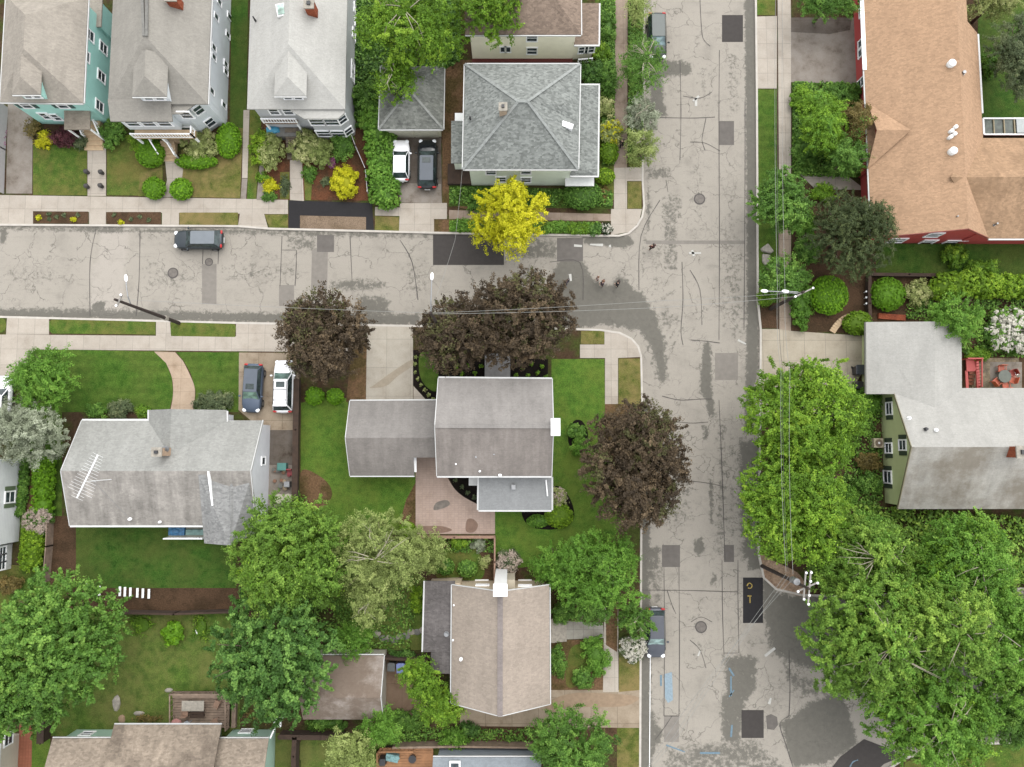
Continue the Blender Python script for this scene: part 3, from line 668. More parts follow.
sheet('driveway', [(239, 352.5), (300, 353), (298, 430), (262, 430), (238.5, 410)], M['drive_tan'], 3)
sheet('driveway', [(268, 430), (298, 430), (297, 465), (268, 465)], M['lot_dark'], 2)
sheet('patio', [(268, 465), (296, 465), (296, 510), (264, 510)], M['lot'], 2)
sheet('lawn', [(301, 403), (318, 398), (348, 398), (348, 470), (417, 470), (417, 535), (300, 535)], M['grass_bright'], 1)
sheet('dirt_strip', [(353, 338), (367, 338), (366, 400), (346, 402)], M['dirt'], 3)
sheet('dirt_strip', smooth([(302, 470), (325, 480), (332, 496), (318, 510), (302, 500)]), M['dirt'], 2)
sheet('dirt_strip', [(406, 500), (417, 480), (417, 530), (398, 530)], M['dirt'], 2)
sheet('driveway', [(367, 326), (413, 326.5), (413, 402), (366, 402)], M['drive'], 4)
sheet('driveway_stain', smooth([(374, 385), (392, 372), (411, 360), (412, 366), (398, 376), (386, 386), (370, 388)]), plain('damp concrete', T(196, 182, 160), .9, .1, world=True), 5)
sheet('mulch_bed', [(413, 350), (440, 350), (449, 380), (449, 402), (428, 402), (413, 385)], M['mulch_black'], 3)
sheet('patio', [(413.5, 386), (428, 402), (413.5, 402)], M['walk'], 4)
sheet('lawn', smooth([(420, 354), (434, 352), (438, 368), (437, 390), (428, 388), (420, 376)]), M['grass_rich'], 5)
sheet('mulch_bed', rect(449, 359, 548, 382), M['mulch_black'], 3)
sheet('lawn', [(551.5, 359), (604.5, 359), (605, 440), (625, 520), (600, 560), (495, 570), (495, 505), (551.5, 505)], M['grass_bright'], 1)
sheet('lawn', rect(581, 331, 604.5, 344), M['grass_dry'], 1)
sheet('sidewalk', [(580, 344.5), (604.5, 344.5), (604.5, 331), (619, 332.5), (631, 338.5), (638, 347), (640.5, 357), (618, 358), (618, 430), (605, 430), (605, 358), (580, 358)], M['walk'], 4)
sheet('lawn', rect(618.5, 358.5, 641, 430), M['grass_dry'], 1)
sheet('dirt_strip', rect(605, 404, 641, 440), M['dirt'], 5)
sheet('patio', [(415.6, 456), (437.5, 456), (437.5, 476), (447.7, 478)] + smooth([(447.7, 478), (454.7, 489), (464, 497), (477, 504)], 4, False) + [(495, 504), (495, 534), (415.6, 534)], M['pavers'], 4)
sheet('mulch_bed', [(447, 474), (478, 474), (478, 505), (464, 498), (454, 489)], M['mulch_black'], 3)
M['patiostain'] = plain('dark patio stain', T(168, 138, 120), .9, .15, world=True)
sheet('patio_stain', smooth([(467, 520), (473, 519), (478, 525), (474, 532), (466, 531)]), M['patiostain'], 5)
sheet('patio_stain', smooth([(436, 503), (446, 500), (450, 504), (444, 508), (434, 510)]), plain('faded patch on pavers', T(160, 150, 140), .9, .2, world=True), 5)
sheet('patio_stain', smooth([(418, 527), (440, 526), (452, 530), (440, 533), (418, 533)]), M['patiostain'], 5)
sheet('mulch_bed', smooth([(573, 422), (582, 421), (588, 434), (585, 448), (574, 450), (568, 440)]), M['mulch_black'], 3)
sheet('mulch_bed', smooth([(552, 488), (562, 488), (572, 503), (573, 520), (556, 529), (535, 528), (524, 520), (524, 508), (551, 508)]), M['mulch_black'], 3)
sheet('mulch_bed', rect(417, 537, 495, 580), M['mulch'], 2); sheet('lawn', smooth([(436, 552), (476, 550), (482, 578), (440, 580)]), M['grass'], 4)
sheet('lawn', rect(72, 525, 236, 590), M['grass_dark'], 1); sheet('mulch_bed', rect(50, 516, 76, 608), M['mulch'], 2)
sheet('mulch_bed', rect(76, 588, 240, 611), M['mulch_red'] if False else M['mulch'], 2)
sheet('lawn', [(58, 612), (240, 612), (240, 736), (50, 736)], M['grass_back'], 1)
sheet('gravel_path', rect(25, 462, 36, 520), M['dirt'], 2); sheet('lawn', rect(-20, 565, 50, 700), M['grass'], 1)
sheet('brick_walk', [(20, 712), (33, 712), (31, 790), (17, 790)], M['brickpave'], 2); sheet('lawn', [(33, 700), (52, 700), (48, 790), (31, 790)], M['grass_bright'], 2)
sheet('lawn', [(300, 535), (345, 535), (420, 575), (440, 590), (432, 650), (385, 650), (345, 640)], M['grass_back'], 2)
sheet('patio', [(383, 655), (428, 655), (428, 716), (383, 716)], concrete('brown concrete yard', T(178, 150, 126), 2.4, 2.6, .6, .35), 2)
sheet('driveway', [(460, 690), (640.5, 690), (641, 728), (460, 726)], M['drive_tan'], 3)
sheet('driveway_stain', smooth([(568, 694), (600, 693), (638, 697), (625, 706), (590, 707), (566, 708), (552, 712), (545, 704)]), plain('tan stain', T(186, 160, 132), .9, .15, world=True), 4)
sheet('garden_bed', rect(551, 640, 604, 690), M['dirt'], 1); sheet('lawn', smooth([(570, 650), (585, 645), (586, 665), (578, 685), (566, 684)]), M['grass'], 2)
sheet('front_walk', [(551, 620), (603, 623), (604, 638), (551, 640)], concrete('grey stone walk', T(196, 192, 180), .9, .9, .7, .3), 3)
sheet('sidewalk', [(605, 560), (618, 560), (618.5, 692), (603, 692)], M['walk'], 4)
sheet('dirt_strip', [(606, 600), (618, 600), (617, 652), (606, 645)], M['dirt'], 5)
sheet('lawn', [(619, 640), (640, 640), (640, 690), (619, 692)], M['grass_dry'], 3); sheet('lawn', rect(617, 728, 640, 800), M['grass_dry'], 3)
sheet('mulch_bed', rect(430, 727, 620, 741), M['mulch'], 2); sheet('lawn', rect(300, 742, 540, 760), M['grass_back'], 2)
sheet('lawn', rect(275, 733, 298, 800), M['grass_back'], 2); sheet('lawn', rect(301, 733, 385, 800), M['grass_back'], 2)
# ---- E block surfaces
sheet('lawn', rect(756.5, -20, 775, 15), M['grass'], 1)
sheet('driveway_apron', [(757, 16.5), (777, 16), (777, 88.5), (757, 88.5)], M['walk'], 3)
sheet('sidewalk', [(777.5, -40), (790, -40), (791, 18), (791, 180), (779, 180)], M['walk'], 4)
sheet('sidewalk', [(779, 180), (791, 180), (791, 331), (779.5, 329)], concrete('tan sidewalk', T(212, 192, 172), 1.5, 1.45, .72, .3), 4)
sheet('driveway', [(791, 17.5), (861, 17.5), (861, 84), (791, 82)], M['lot'], 2)
sheet('driveway_stain', [(791, 17.5), (852, 17.5), (850, 30), (830, 34), (791, 32)], M['lot_dark'], 3)
sheet('lawn', rect(757.5, 89.5, 777, 178), M['grass_rich'], 1); sheet('lawn', rect(758, 178, 778, 306), M['grass_rich'], 1)
sheet('lawn', rect(792, 82, 868, 175), M['grass_dark'], 1)
sheet('stone_walk', [(800, 174), (845, 174), (866, 190), (815, 189)], M['walk'], 2)
sheet('mulch_bed', rect(760.5, 303, 779, 328), M['mulch'], 3); sheet('mulch_bed', [(792, 190), (866, 190), (866, 334), (792, 330)], M['mulch'], 2)
sheet('driveway_apron', [(761, 329), (779, 329), (792, 331), (866, 336), (866, 366), (852, 390), (852, 420), (762, 420)], concrete('drive slabs', T(224, 212, 190), 1.9, 1.9, .6, .2), 3)
sheet('lawn', rect(876, 244, 1060, 276), M['grass_dark'], 1); sheet('mulch_bed', rect(866, 277, 1060, 395), M['mulch'], 1)
sheet('patio', rect(972, 358, 1019, 392), soil('mosaic pavers', T(186, 168, 140), T(140, 128, 110), 3), 3)
sheet('patio', rect(990, 362, 1022, 392), M['lot'], 4)
sheet('mulch_bed', rect(850, 385, 882, 540), M['mulch'], 2)
sheet('lawn', rect(978, -40, 1080, 140), M['grass_dark'], 1)
sheet('dirt_strip', smooth([(760, 555), (776, 562), (800, 575), (806, 596), (780, 590), (766, 580)]), soil('tan corner', T(205, 176, 150), T(176, 146, 122), 4), 3)
sheet('lawn', [(905, 762), (962, 746), (1100, 742), (1100, 800), (900, 800)], M['grass'], 1)

# ------------------------------------------------------------------ building helpers
def V3(p): return Vector(p)
def cpx(c): return [P(*q) for q in c]
def roofed(par, C, zr, axis, inset=(0, 0), frac=.5, o=.35, rm=None, wm=None, t=.14, z0=0, walls=True, gut=None, wname='wall', rname='roof', ridge=None):
    """C = NW,NE,SE,SW roof-edge corners in world space. Returns wall corners (xy) nw,ne,se,sw and the wall top heights."""
    NW, NE, SE, SW = [Vector(c) for c in C]
    if axis == 'x':
        u = (NE - NW).normalized()
        r0 = NW.lerp(SW, frac) + u * inset[0]; r1 = NE.lerp(SE, frac) - u * inset[1]
    else:
        u = (NW - SW).normalized()
        r0 = NW.lerp(NE, frac) - u * inset[0]; r1 = SW.lerp(SE, frac) + u * inset[1]
    r0.z = r1.z = zr
    vs = [NW, NE, SE, SW, r0, r1]
    if axis == 'x':
        fs = [(1, 0, 4, 5), (3, 2, 5, 4)] + ([(0, 3, 4)] if inset[0] else []) + ([(2, 1, 5)] if inset[1] else [])
    else:
        fs = [(0, 3, 5, 4), (2, 1, 4, 5)] + ([(1, 0, 4)] if inset[0] else []) + ([(3, 2, 5)] if inset[1] else [])
    mb = MB(); mb.shell(vs, fs, t); mb.build(rname, rm, par)
    # wall corners
    ex = (NE - NW); ex.z = 0; ex.normalize(); ey = (NW - SW); ey.z = 0; ey.normalize()
    w = [NW + ex * o - ey * o, NE - ex * o - ey * o, SE - ex * o + ey * o, SW + ex * o + ey * o]
    def zt(i, c):
        if axis == 'x': hw = abs((r0 - NW).dot(ey)) if i in (0, 1) else abs((r0 - SW).dot(ey))
        else: hw = abs((r0 - NW).dot(ex)) if i in (0, 3) else abs((r0 - NE).dot(ex))
        return c.z + (zr - c.z) / max(hw, .5) * o - t - .03
    if walls:
        tops = [zt(0, NW), zt(1, NE), zt(2, SE), zt(3, SW)]
        a = r0.copy(); b = r1.copy(); a.z = b.z = zr - t - .04
        if axis == 'x':
            a += ex * (o if not inset[0] else .02); b -= ex * (o if not inset[1] else .02)
            q = [(0, 1, 5, 4), (4, 5, 6, 7), (5, 4, 8, 9), (7, 6, 9, 8), (4, 7, 8), (6, 5, 9), (3, 2, 1, 0)]
        else:
            a -= ey * (o if not inset[0] else .02); b += ey * (o if not inset[1] else .02)
            q = [(4, 7, 9, 8), (6, 5, 8, 9), (5, 4, 8), (7, 6, 9), (3, 2, 1, 0)]
        sides = [(0, 1, 5, 4), (1, 2, 6, 5), (2, 3, 7, 6), (3, 0, 4, 7)]
        if axis == 'x': q = [(5, 4, 8, 9), (7, 6, 9, 8), (4, 7, 8), (6, 5, 9), (3, 2, 1, 0)]
        vsw = [(p.x, p.y, z0) for p in w] + [(w[i].x, w[i].y, tops[i]) for i in range(4)] + [a, b]
        mb = MB(); mb.add(vsw, sides + q); mb.build(wname, wm, par)
    if gut:
        E = [(NW, NE), (NE, SE), (SE, SW), (SW, NW)]; names = 'NESW'
        for k in gut:
            i = names.index(k); A, B = E[i]; d = (B - A).normalized(); n = Vector((-d.y, d.x, 0)).normalized()
            if n.dot((A + B) / 2 - (NW + SE) / 2) < 0: n = -n
            gable = (axis == 'x' and k in 'EW' and not inset[0 if k == 'W' else 1]) or (axis == 'y' and k in 'NS' and not inset[0 if k == 'N' else 1])
            mb = MB()
            if gable:
                r = r0 if k in ('W', 'N') else r1
                for p, q_ in ((A, r), (r, B)): mb.bar(p + n * .03 - Vector((0, 0, .08)), q_ + n * .03 - Vector((0, 0, .08)), .06, .2)
                mb.build('rake_board', M['gutter'], par)
            else:
                mb.bar(A + n * .07 - Vector((0, 0, .09)), B + n * .07 - Vector((0, 0, .09)), .08, .12); mb.build('gutter', M['gutter'], par)
    return w
def wall_pt(A, B, px, py):
    """where the sight line through a pixel meets the wall plane"""
    c = Vector((0, 0, H)); d = P(px, py, 0) - c; n = Vector((-(B - A).y, (B - A).x, 0)); n.normalize()
    k = (Vector((A.x, A.y, 0)) - c).dot(n) / d.dot(n); return c + d * k
def window(par, A, B, cen, w, h, p=None, t=.5, z=1.5, sh=None, muntin=True, fm=None, name='window', fr=.1):
    A = Vector((A.x, A.y, 0)); B = Vector((B.x, B.y, 0)); d = (B - A).normalized(); n = Vector((-d.y, d.x, 0))
    if n.dot((A + B) / 2 - Vector((cen.x, cen.y, 0))) < 0: n = -n
    if p is not None:
        q = wall_pt(A, B, *p); z = q.z; c = Vector((q.x, q.y, 0)); c = A + d * (c - A).dot(d)
    else: c = A.lerp(B, t)
    rz = math.atan2(d.y, d.x); mb = MB()
    for sx in (-1, 1): mb.box(c + d * sx * (w / 2 + fr / 2 - .02) + n * .04 + Vector((0, 0, z)), (fr, .09, h + fr), rz)
    for sz in (-1, 1): mb.box(c + n * .045 + Vector((0, 0, z + sz * (h / 2 + fr / 2 - .02))), (w + 2 * fr, .11, fr), rz)
    if muntin: mb.box(c + n * .035 + Vector((0, 0, z)), (w, .07, .055), rz)
    f = mb.build(name, fm or M['white'], par)
    mb = MB(); mb.box(c + n * .01 + Vector((0, 0, z)), (w, .05, h), rz); mb.build('pane', M['glass'], f)
    if sh:
        for sx in (-1, 1):
            mb = MB(); cc = c + d * sx * (w / 2 + fr + .2) + n * .03 + Vector((0, 0, z)); mb.box(cc, (.36, .06, h + .1), rz)
            for k in range(6): mb.box(cc + n * .035 + Vector((0, 0, (k - 2.5) * h / 6.5)), (.28, .02, .05), rz)
            mb.build('shutter', sh, par)
    return f
def house(name, label, C, cat='house', group='houses along the two streets'):
    c = sum((Vector(p) for p in C), Vector()) / len(C)
    return thing(name, label, cat, (c.x, c.y, 0), 0, group)
def dormer(par, fx, fy, w, L, ze, rise, rm, wm, z0, hip=True, win=True, o=.25):
    """small roofed dormer, front faces down the picture"""
    C = [(fx - w / 2, fy + L, ze), (fx + w / 2, fy + L, ze), (fx + w / 2, fy, ze), (fx - w / 2, fy, ze)]
    d = par
    W_ = roofed(d, C, ze + rise, 'y', (0, w * .45 if hip else 0), o=o, rm=rm, wm=wm, t=.1, z0=z0, gut='S', wname='dormer_wall', rname='dormer_roof')
    if win:
        cen = sum(W_, Vector()) / 4
        for k in (.3, .7): window(par, W_[3], W_[2], cen, w * .24, .8, t=k, z=ze - .62)
def chimney(par, px, py, ztop, w, d, mat, z0, rz=0, cap=None, hole=True):
    q = P(px, py, ztop); mb = MB(); mb.box((q.x, q.y, (z0 + ztop) / 2), (w, d, ztop - z0), rz); c = mb.build('chimney', mat, par)
    mb = MB(); mb.box((q.x, q.y, ztop + .05), (w + .12, d + .12, .12), rz); mb.build('cap', cap or M['stone'], c)
    if hole:
        mb = MB(); mb.box((q.x, q.y, ztop + .17), (w * .4, d * .4, .16), rz); mb.build('flue', M['blackp'], c)
def pipe(par, px, py, z, r=.09, h=.5, mat=None, name='vent_pipe', cap=None):
    q = P(px, py, z); mb = MB(); mb.cyl((q.x, q.y, z - .25), r, h + .25, 10); mb.cyl((q.x, q.y, z - .05), r * 1.4, .09, 12); mb.build(name, mat or M['white'], par)
def dome(par, px, py, z, r):
    q = P(px, py, z); mb = MB(); mb.cyl((q.x, q.y, z - .4), r * .95, .55, 18); mb.ell((q.x, q.y, z + .12), (r, r, r * .5), None, 18, 8); mb.build('dome_vent', M['trim'], par, smooth=True)
def steps(par, x0, x1, y_top, y_bot, ztop, n, mat, name='steps'):
    """steps going down toward the bottom of the picture, world coords"""
    mb = MB(); dy = (y_top - y_bot) / n
    for i in range(n): mb.box(((x0 + x1) / 2, y_top - dy * (i + .5), (ztop - i * ztop / n) / 2 + .03), (x1 - x0, dy, ztop - i * ztop / n + .06))
    return mb.build(name, mat, par)
def railing(par, a, b, h=.9, mat=None, n=None, name='railing'):
    a = Vector(a); b = Vector(b); mb = MB(); up = Vector((0, 0, h)); L = (b - a).length; n = n or max(2, int(L / .25))
    mb.bar(a + up, b + up, .1, .09); mb.bar(a + Vector((0, 0, .12)), b + Vector((0, 0, .12)), .06, .06)
    for i in range(n + 1):
        q = a.lerp(b, i / n); k = .11 if i in (0, n) else .045; mb.bar(q, q + up * (1.08 if i in (0, n) else 1), k)
    return mb.build(name, mat or M['white'], par)

# ------------------------------------------------------------------ H1 mint house, top left
wm = siding('mint siding', T(160, 208, 198, 1.6)); rm = shingle('taupe shingles', T(196, 187, 174), .1, .12)
C = cpx([(6, -4, 5.2), (88, -3, 5.2), (83, 103, 5.2), (1, 101, 5.2)])
C[3] = C[0] + (C[2] - C[1])
h = house('house', 'mint green house with taupe hip roof and dark shutters in the top left corner', C)
w = roofed(h, C, 7.8, 'y', (3.3, 3.4), rm=rm, wm=wm, gut='ESW'); cen = sum(w, Vector()) / 4
mb = MB(); q_ = P(95, 13, 3.2); mb.box((q_.x, q_.y, 3.15), (1.2, 2.6, .14)); mb.build('side_porch_roof', rm, h); mb = MB(); mb.box((q_.x - .1, q_.y, 1.5), (1.0, 2.3, 3.0)); mb.build('side_porch', wm, h)
shm = plain('dark green shutter', T(84, 116, 110), .6)
for p in [(25.5, 104.6), (61.5, 104.6)]: window(h, w[3], w[2], cen, .85, 1.1, p=p, sh=shm)
for p in [(46, 115.5), (55, 116.8)]: window(h, w[3], w[2], cen, .8, 1.2, p=p)
for p in [(89.5, 35), (103, 48), (85, 55), (101, 76.5), (99, 106)]: window(h, w[1], w[2], cen, .85, 1.15, p=p)
dormer(h, P(27, 95, 6.6).x, P(27, 95, 6.6).y, 2.4, 3.2, 6.7, .85, rm, wm, 5)
q = P(77, 121, 2.9); C2 = [(q.x - 1.15, q.y + 1.0, 3.0), (q.x + 1.15, q.y + 1.0, 3.0), (q.x + 1.15, q.y - .75, 2.85), (q.x - 1.15, q.y - .75, 2.85)]
mb = MB(); mb.shell([Vector(a) for a in C2], [(0, 3, 2, 1)], .15); mb.build('porch_roof', shingle('porch shingles', T(184, 172, 156), .15), h)
for sx in (-1, 1): mb = MB(); mb.box((q.x + sx * 1.0, q.y - .6, 1.5), (.13, .13, 2.7)); mb.build('porch_post', M['white'], h)
stp = P(96, 138, .6)
M['tan_step'] = plain('tan stone steps', T(214, 186, 150, 1.4), .9, .15)
steps(h, P(86, 140).x, P(105, 140).x, w[2].y - .02, P(90, 151).y, .95, 6, M['tan_step'])
for x in (87, 104): railing(h, P(x - 6, 124, .9), P(x, 138, .3), .85)
# ------------------------------------------------------------------ H2 white three storey house
wm = siding('white siding', T(232, 238, 242, 1.3)); rm = shingle('warm grey shingles', T(186, 181, 171), .07, .1)
C = cpx([(112, -70, 5.4), (215, -70, 5.4), (207.5, 104, 5.4), (108, 104, 5.4)]); C[3].y = C[2].y; C[0].x = C[3].x; C[1].x = C[2].x
h = house('house', 'white house with warm grey hip roof and balcony porch between mint and grey houses', C)
w = roofed(h, C, 8.1, 'y', (0, 4.6), o=.4, rm=rm, wm=wm, gut='E', z0=0); cen = sum(w, Vector()) / 4
# chamfered corner bay standing just proud below the eave
E_ = Vector((w[2].x, w[2].y, 0)); mb = MB()
bx = [(E_.x - 4.2, E_.y + .5), (E_.x - 4.2, E_.y - .9), (E_.x - 2.0, E_.y - .9), (E_.x + .02, E_.y + .6), (E_.x + .02, E_.y + 1.5)]
mb.prism(bx, 0, 5.0); mb.build('corner_bay', wm, h)
mb = MB(); bt = [(a[0], a[1]) for a in bx]; mb.prism([(bx[0][0], bx[0][1]), (bx[1][0] - .1, bx[1][1] - .25), (bx[2][0] + .1, bx[2][1] - .25), (bx[3][0] + .25, bx[3][1] - .1), (bx[4][0] + .2, bx[4][1])], 5.02, 5.14); mb.build('bay_roof', rm, h)
b1, b2, b3 = Vector((*bx[1], 0)), Vector((*bx[2], 0)), Vector((*bx[3], 0))
for p in [(186, 114.5)]: window(h, b1, b2, cen, .95, 1.2, p=p)
window(h, b1, b2, cen, .95, 1.2, t=.5, z=1.4)
window(h, b2, b3, cen, .9, 1.2, t=.5, z=3.9); window(h, b2, b3, cen, .9, 1.2, t=.5, z=1.4)
for p in [(216, 17), (229, 16.5), (227.5, 35), (213.5, 47.5), (213.5, 57), (225.5, 64), (225.5, 72), (211.5, 91), (223.5, 105), (219, 2)]: window(h, w[1], w[2], cen, .5, .9, p=p, muntin=False, fr=.05)
# front projection with shed roof and two-storey porch
q0, q1 = P(109, 104, 5.35), P(172, 121, 5.1)
fx0, fx1, fy0, fy1 = q0.x + .02, q1.x, q0.y + .3, q1.y
mb = MB(); mb.shell([Vector((fx0, fy0, 5.62)), Vector((fx1, fy0, 5.62)), Vector((fx1, fy1, 5.05)), Vector((fx0, fy1, 5.05))], [(0, 3, 2, 1)], .14); mb.build('porch_roof', rm, h)
mb = MB(); mb.prism([(fx0 + .4, fy0), (fx1 - .3, fy0), (fx1 - .3, fy1 + .35), (fx0 + .4, fy1 + .35)], 2.6, 4.95); mb.build('front_wall', wm, h)
a_, b_ = Vector((fx0 + .4, fy1 + .35, 0)), Vector((fx1 - .3, fy1 + .35, 0))
for t_ in (.2, .5, .8): window(h, a_, b_, cen, 1.1, 1.1, t=t_, z=4.0)
mb = MB(); mb.prism([(fx0 + .8, fy1 + .35), (fx1 + .9, fy1 + .35), (fx1 + .9, fy1 - .4), (fx0 + .8, fy1 - .4)], 2.35, 2.55); mb.build('balcony_floor', M['tan_step'], h)
railing(h, (fx0 + .85, fy1 - .38, 2.5), (fx1 + .85, fy1 - .38, 2.5), .85); railing(h, (fx1 + .85, fy1 - .38, 2.5), (fx1 + .85, fy1 + .3, 2.5), .85)
for xx in (fx0 + .9, (fx0 + fx1) / 2 + .5, fx1 + .8): mb = MB(); mb.box((xx, fy1 - .3, 1.4), (.16, .16, 1.8)); mb.build('porch_post', M['white'], h)
mb = MB(); mb.prism([(fx0 + 2.6, fy0), (fx1 + .9, fy0), (fx1 + .9, fy1 + .1), (fx0 + 2.6, fy1 + .1)], 0, .75); mb.build('porch', M['tan_step'], h)
steps(h, P(164, 150).x, P(178, 150).x, fy1 + .1, P(170, 162).y, .75, 6, M['tan_step'])
for x in (163, 178.5): railing(h, Vector((P(x, 150).x - .6, fy1, .75)), P(x, 158, .1), .9)
dormer(h, P(150, 98, 6.8).x, P(150, 97, 6.8).y, 2.9, 3.6, 6.9, .95, rm, wm, 5)
for x in (141.5, 147): mb = MB(); a = P(x, -20, 8.15); b = P(145 + (x - 144) * .5, 36, 8.15); mb.bar(a, b, .22, .12); mb.build('ridge_vent', M['stone_grey'], h)
chimney(h, 171, -3, 7.9, .9, .7, M['brick'], 6)
pipe(h, 220 - 20, -10, 6)
# ------------------------------------------------------------------ H3 pale grey house
wm = siding('grey siding', T(186, 188, 190, 1.4)); rm = shingle('pale grey shingles', T(224, 222, 215), .05, .08)
C = cpx([(253, -70, 5.4), (350, -70, 5.4), (345, 109, 5.4), (247, 109, 5.4)]); C[3].y = C[2].y; C[0].x = C[3].x; C[1].x = C[2].x
h = house('house', 'grey sided house with very pale roof left of the tall bright green tree', C)
w = roofed(h, C, 7.9, 'y', (0, 4.4), o=.35, rm=rm, wm=wm); cen = sum(w, Vector()) / 4
mb = MB(); g = [XY(290, 110, 5.2), XY(345.6, 100, 5.2), XY(344, 113, 5.2), XY(338, 118.5, 5.2), XY(304, 118.5, 5.2)]
mb.prism(g, 5.0, 5.18); mb.build('bay_roof', rm, h)
mb = MB(); g = [XY(300, 106, 5), XY(344.4, 98, 5), XY(343, 111, 5), XY(336, 116, 5), XY(306, 116, 5)]; mb.prism(g, 0, 5.0); mb.build('bay_wall', wm, h)
g = [Vector((*a, 0)) for a in g]
for (A, B, ts) in ((g[4], g[3], (.25, .75)), (g[3], g[2], (.5,))):
    for t_ in ts:
        for z_ in (3.9, 1.5): window(h, A, B, cen, 1.2 if len(ts) > 1 else .75, 1.15, t=t_, z=z_)
for p in [(355, 10), (353.5, 35), (352.5, 67), (352.3, 76), (356, 24)]: window(h, w[1], w[2], cen, .8, 1.1, p=p)
q = P(281, 118, 2.6); mb = MB(); mb.box((q.x, q.y + .1, 2.5), (3.0, 1.2, .2)); mb.build('balcony_floor', M['wood'], h)
railing(h, (q.x - 1.5, q.y - .45, 2.6), (q.x + 1.5, q.y - .45, 2.6), .8); mb = MB(); mb.box((q.x + .2, q.y - .2, .5), (2.4, 1.6, 1.0)); mb.build('porch', M['stone_grey'], h)
for p in [(274, 111), (288, 111)]: window(h, w[3], w[2], cen, .8, 1.1, p=p)
for sx in (-1, 1): mb = MB(); mb.box((q.x + sx * 1.4, q.y - .4, 1.5), (.15, .15, 1.9)); mb.build('porch_post', M['white'], h)
steps(h, P(288, 150).x, P(301, 150).x, P(294, 128, 1).y, P(294, 160).y, 1.0, 6, plain('old stone steps', T(140, 126, 108), .9, .3))
dormer(h, P(291, 97, 6.6).x, P(291, 97, 6.6).y, 2.7, 3.6, 6.8, .85, rm, siding('white dormer siding', T(236, 236, 234)), 5)
chimney(h, 309, 4, 8.1, .75, .75, M['brick'], 6); pipe(h, 255, 20, 6.0, .07, .5, M['blackp'])
q = P(281, 10, 7.5); mb = MB(); mb.box((q.x, q.y, 7.45), (.75, 1.1, .22), .2); sk = mb.build('skylight', M['trim'], h); mb = MB(); mb.box((q.x, q.y, 7.6), (.55, .85, .05), .2); mb.build('pane', glass('green glass', (.2, .28, .24, 1)), sk)
# ------------------------------------------------------------------ hip roofed garage
wm = siding('cream siding', T(228, 226, 200, 1.3)); rm = shingle('mottled grey shingles', T(164, 166, 158), .28, .2, T(92, 94, 90), .75, dscale=.5, dthr=.55)
C = cpx([(381, 66, 2.7), (444, 66, 2.7), (443, 129, 2.7), (379, 129, 2.7)])
h = house('garage', 'cream garage with mottled grey hip roof behind the white and the black parked cars', C, 'garage', 'garages')
w = roofed(h, C, 4.6, 'y', (2.7, 2.7), o=.4, rm=rm, wm=wm, gut='ESW'); cen = sum(w, Vector()) / 4
mb = MB(); mx = (C[0].x + C[1].x) / 2
for k_ in range(4):
    e_ = Vector((mx, C[0].y - 2.7, 4.62)) if k_ < 2 else Vector((mx, C[3].y + 2.7, 4.62)); mb.bar(C[k_] + Vector((0, 0, .02)), e_, .2, .05)
mb.build('hip_cap', shingle('pale hip caps', T(180, 182, 176), .15, .05), h)
for t_ in (.27, .73):
    c_ = w[3].lerp(w[2], t_); mb = MB()
    for k_ in range(4): mb.box((c_.x, w[2].y - .03, .3 + k_ * .52), (2.2, .08, .49))
    mb.build('garage_door', plain('cream door', T(232, 228, 204, 1.3), .6), h)
# ------------------------------------------------------------------ H4 grey hip roof
M['hip_grey'] = shingle('mottled green grey shingles', T(166, 170, 165), .32, .1)
wm = siding('pale green siding', T(222, 230, 212, 1.7)); rm = M['hip_grey']
C = cpx([(465, 64, 5.3), (580, 64, 5.3), (578, 169, 5.3), (463, 169, 5.3)])
h = house('house', 'square house with mottled grey hip roof and pale green walls behind the yellow tree', C)
w = roofed(h, C, 8.0, 'x', (4.6, 4.6), o=.45, rm=rm, wm=wm, gut='NESW'); cen = sum(w, Vector()) / 4
mb = MB()
m_ = Vector(((C[0].x + C[1].x) / 2, 0, 8.03)); yy_ = (C[0].y + C[3].y) / 2; ra, rb = Vector((C[0].x + 4.6, yy_, 8.02)), Vector((C[1].x - 4.6, yy_, 8.02))
for a_, b_ in ((C[0], ra), (C[3], ra), (C[1], rb), (C[2], rb), (ra, rb)): mb.bar(a_ + Vector((0, 0, .02)), b_ + Vector((0, 0, .02)), .22, .05)
mb.build('hip_cap', shingle('light hip caps', T(184, 188, 184), .15, .05), h)
C2 = cpx([(574, 85, 3.2), (598.5, 85, 2.9), (597.5, 175.5, 2.9), (570, 175.5, 3.2)])
mb = MB(); mb.shell([C2[0] + Vector((0, -.8, .6)), C2[1], C2[2], C2[3] + Vector((0, .8, .6))], [(0, 3, 2, 1)], .14); mb.shell([C2[0] + Vector((0, -.8, .6)), C2[1], C2[0]], [(0, 1, 2)], .1); mb.shell([C2[3] + Vector((0, .8, .6)), C2[3], C2[2]], [(0, 1, 2)], .1); mb.build('porch_roof', rm, h)
mb = MB(); mb.bar(C2[1] + Vector((.07, 0, -.08)), C2[2] + Vector((.07, 0, -.08)), .14, .13); mb.bar(C2[3] + Vector((0, -.07, -.08)), C2[2] + Vector((.12, -.07, -.08)), .13, .13); mb.bar(C2[0] + Vector((0, .07, -.08)), C2[1] + Vector((.12, .07, -.08)), .13, .13); mb.build('gutter', M['gutter'], h)
mb = MB(); mb.prism([(C2[0].x - .4, C2[0].y - .4), (C2[1].x - .4, C2[1].y - .4), (C2[2].x - .4, C2[2].y + .3), (C2[3].x, C2[3].y + .3)], 0, 2.75); mb.build('porch_wall', wm, h)
mb = MB(); mb.box((C2[2].x - 1.5, C2[2].y - .2, 1.9), (2.6, .8, .14)); mb.build('porch_trim', M['trim'], h)
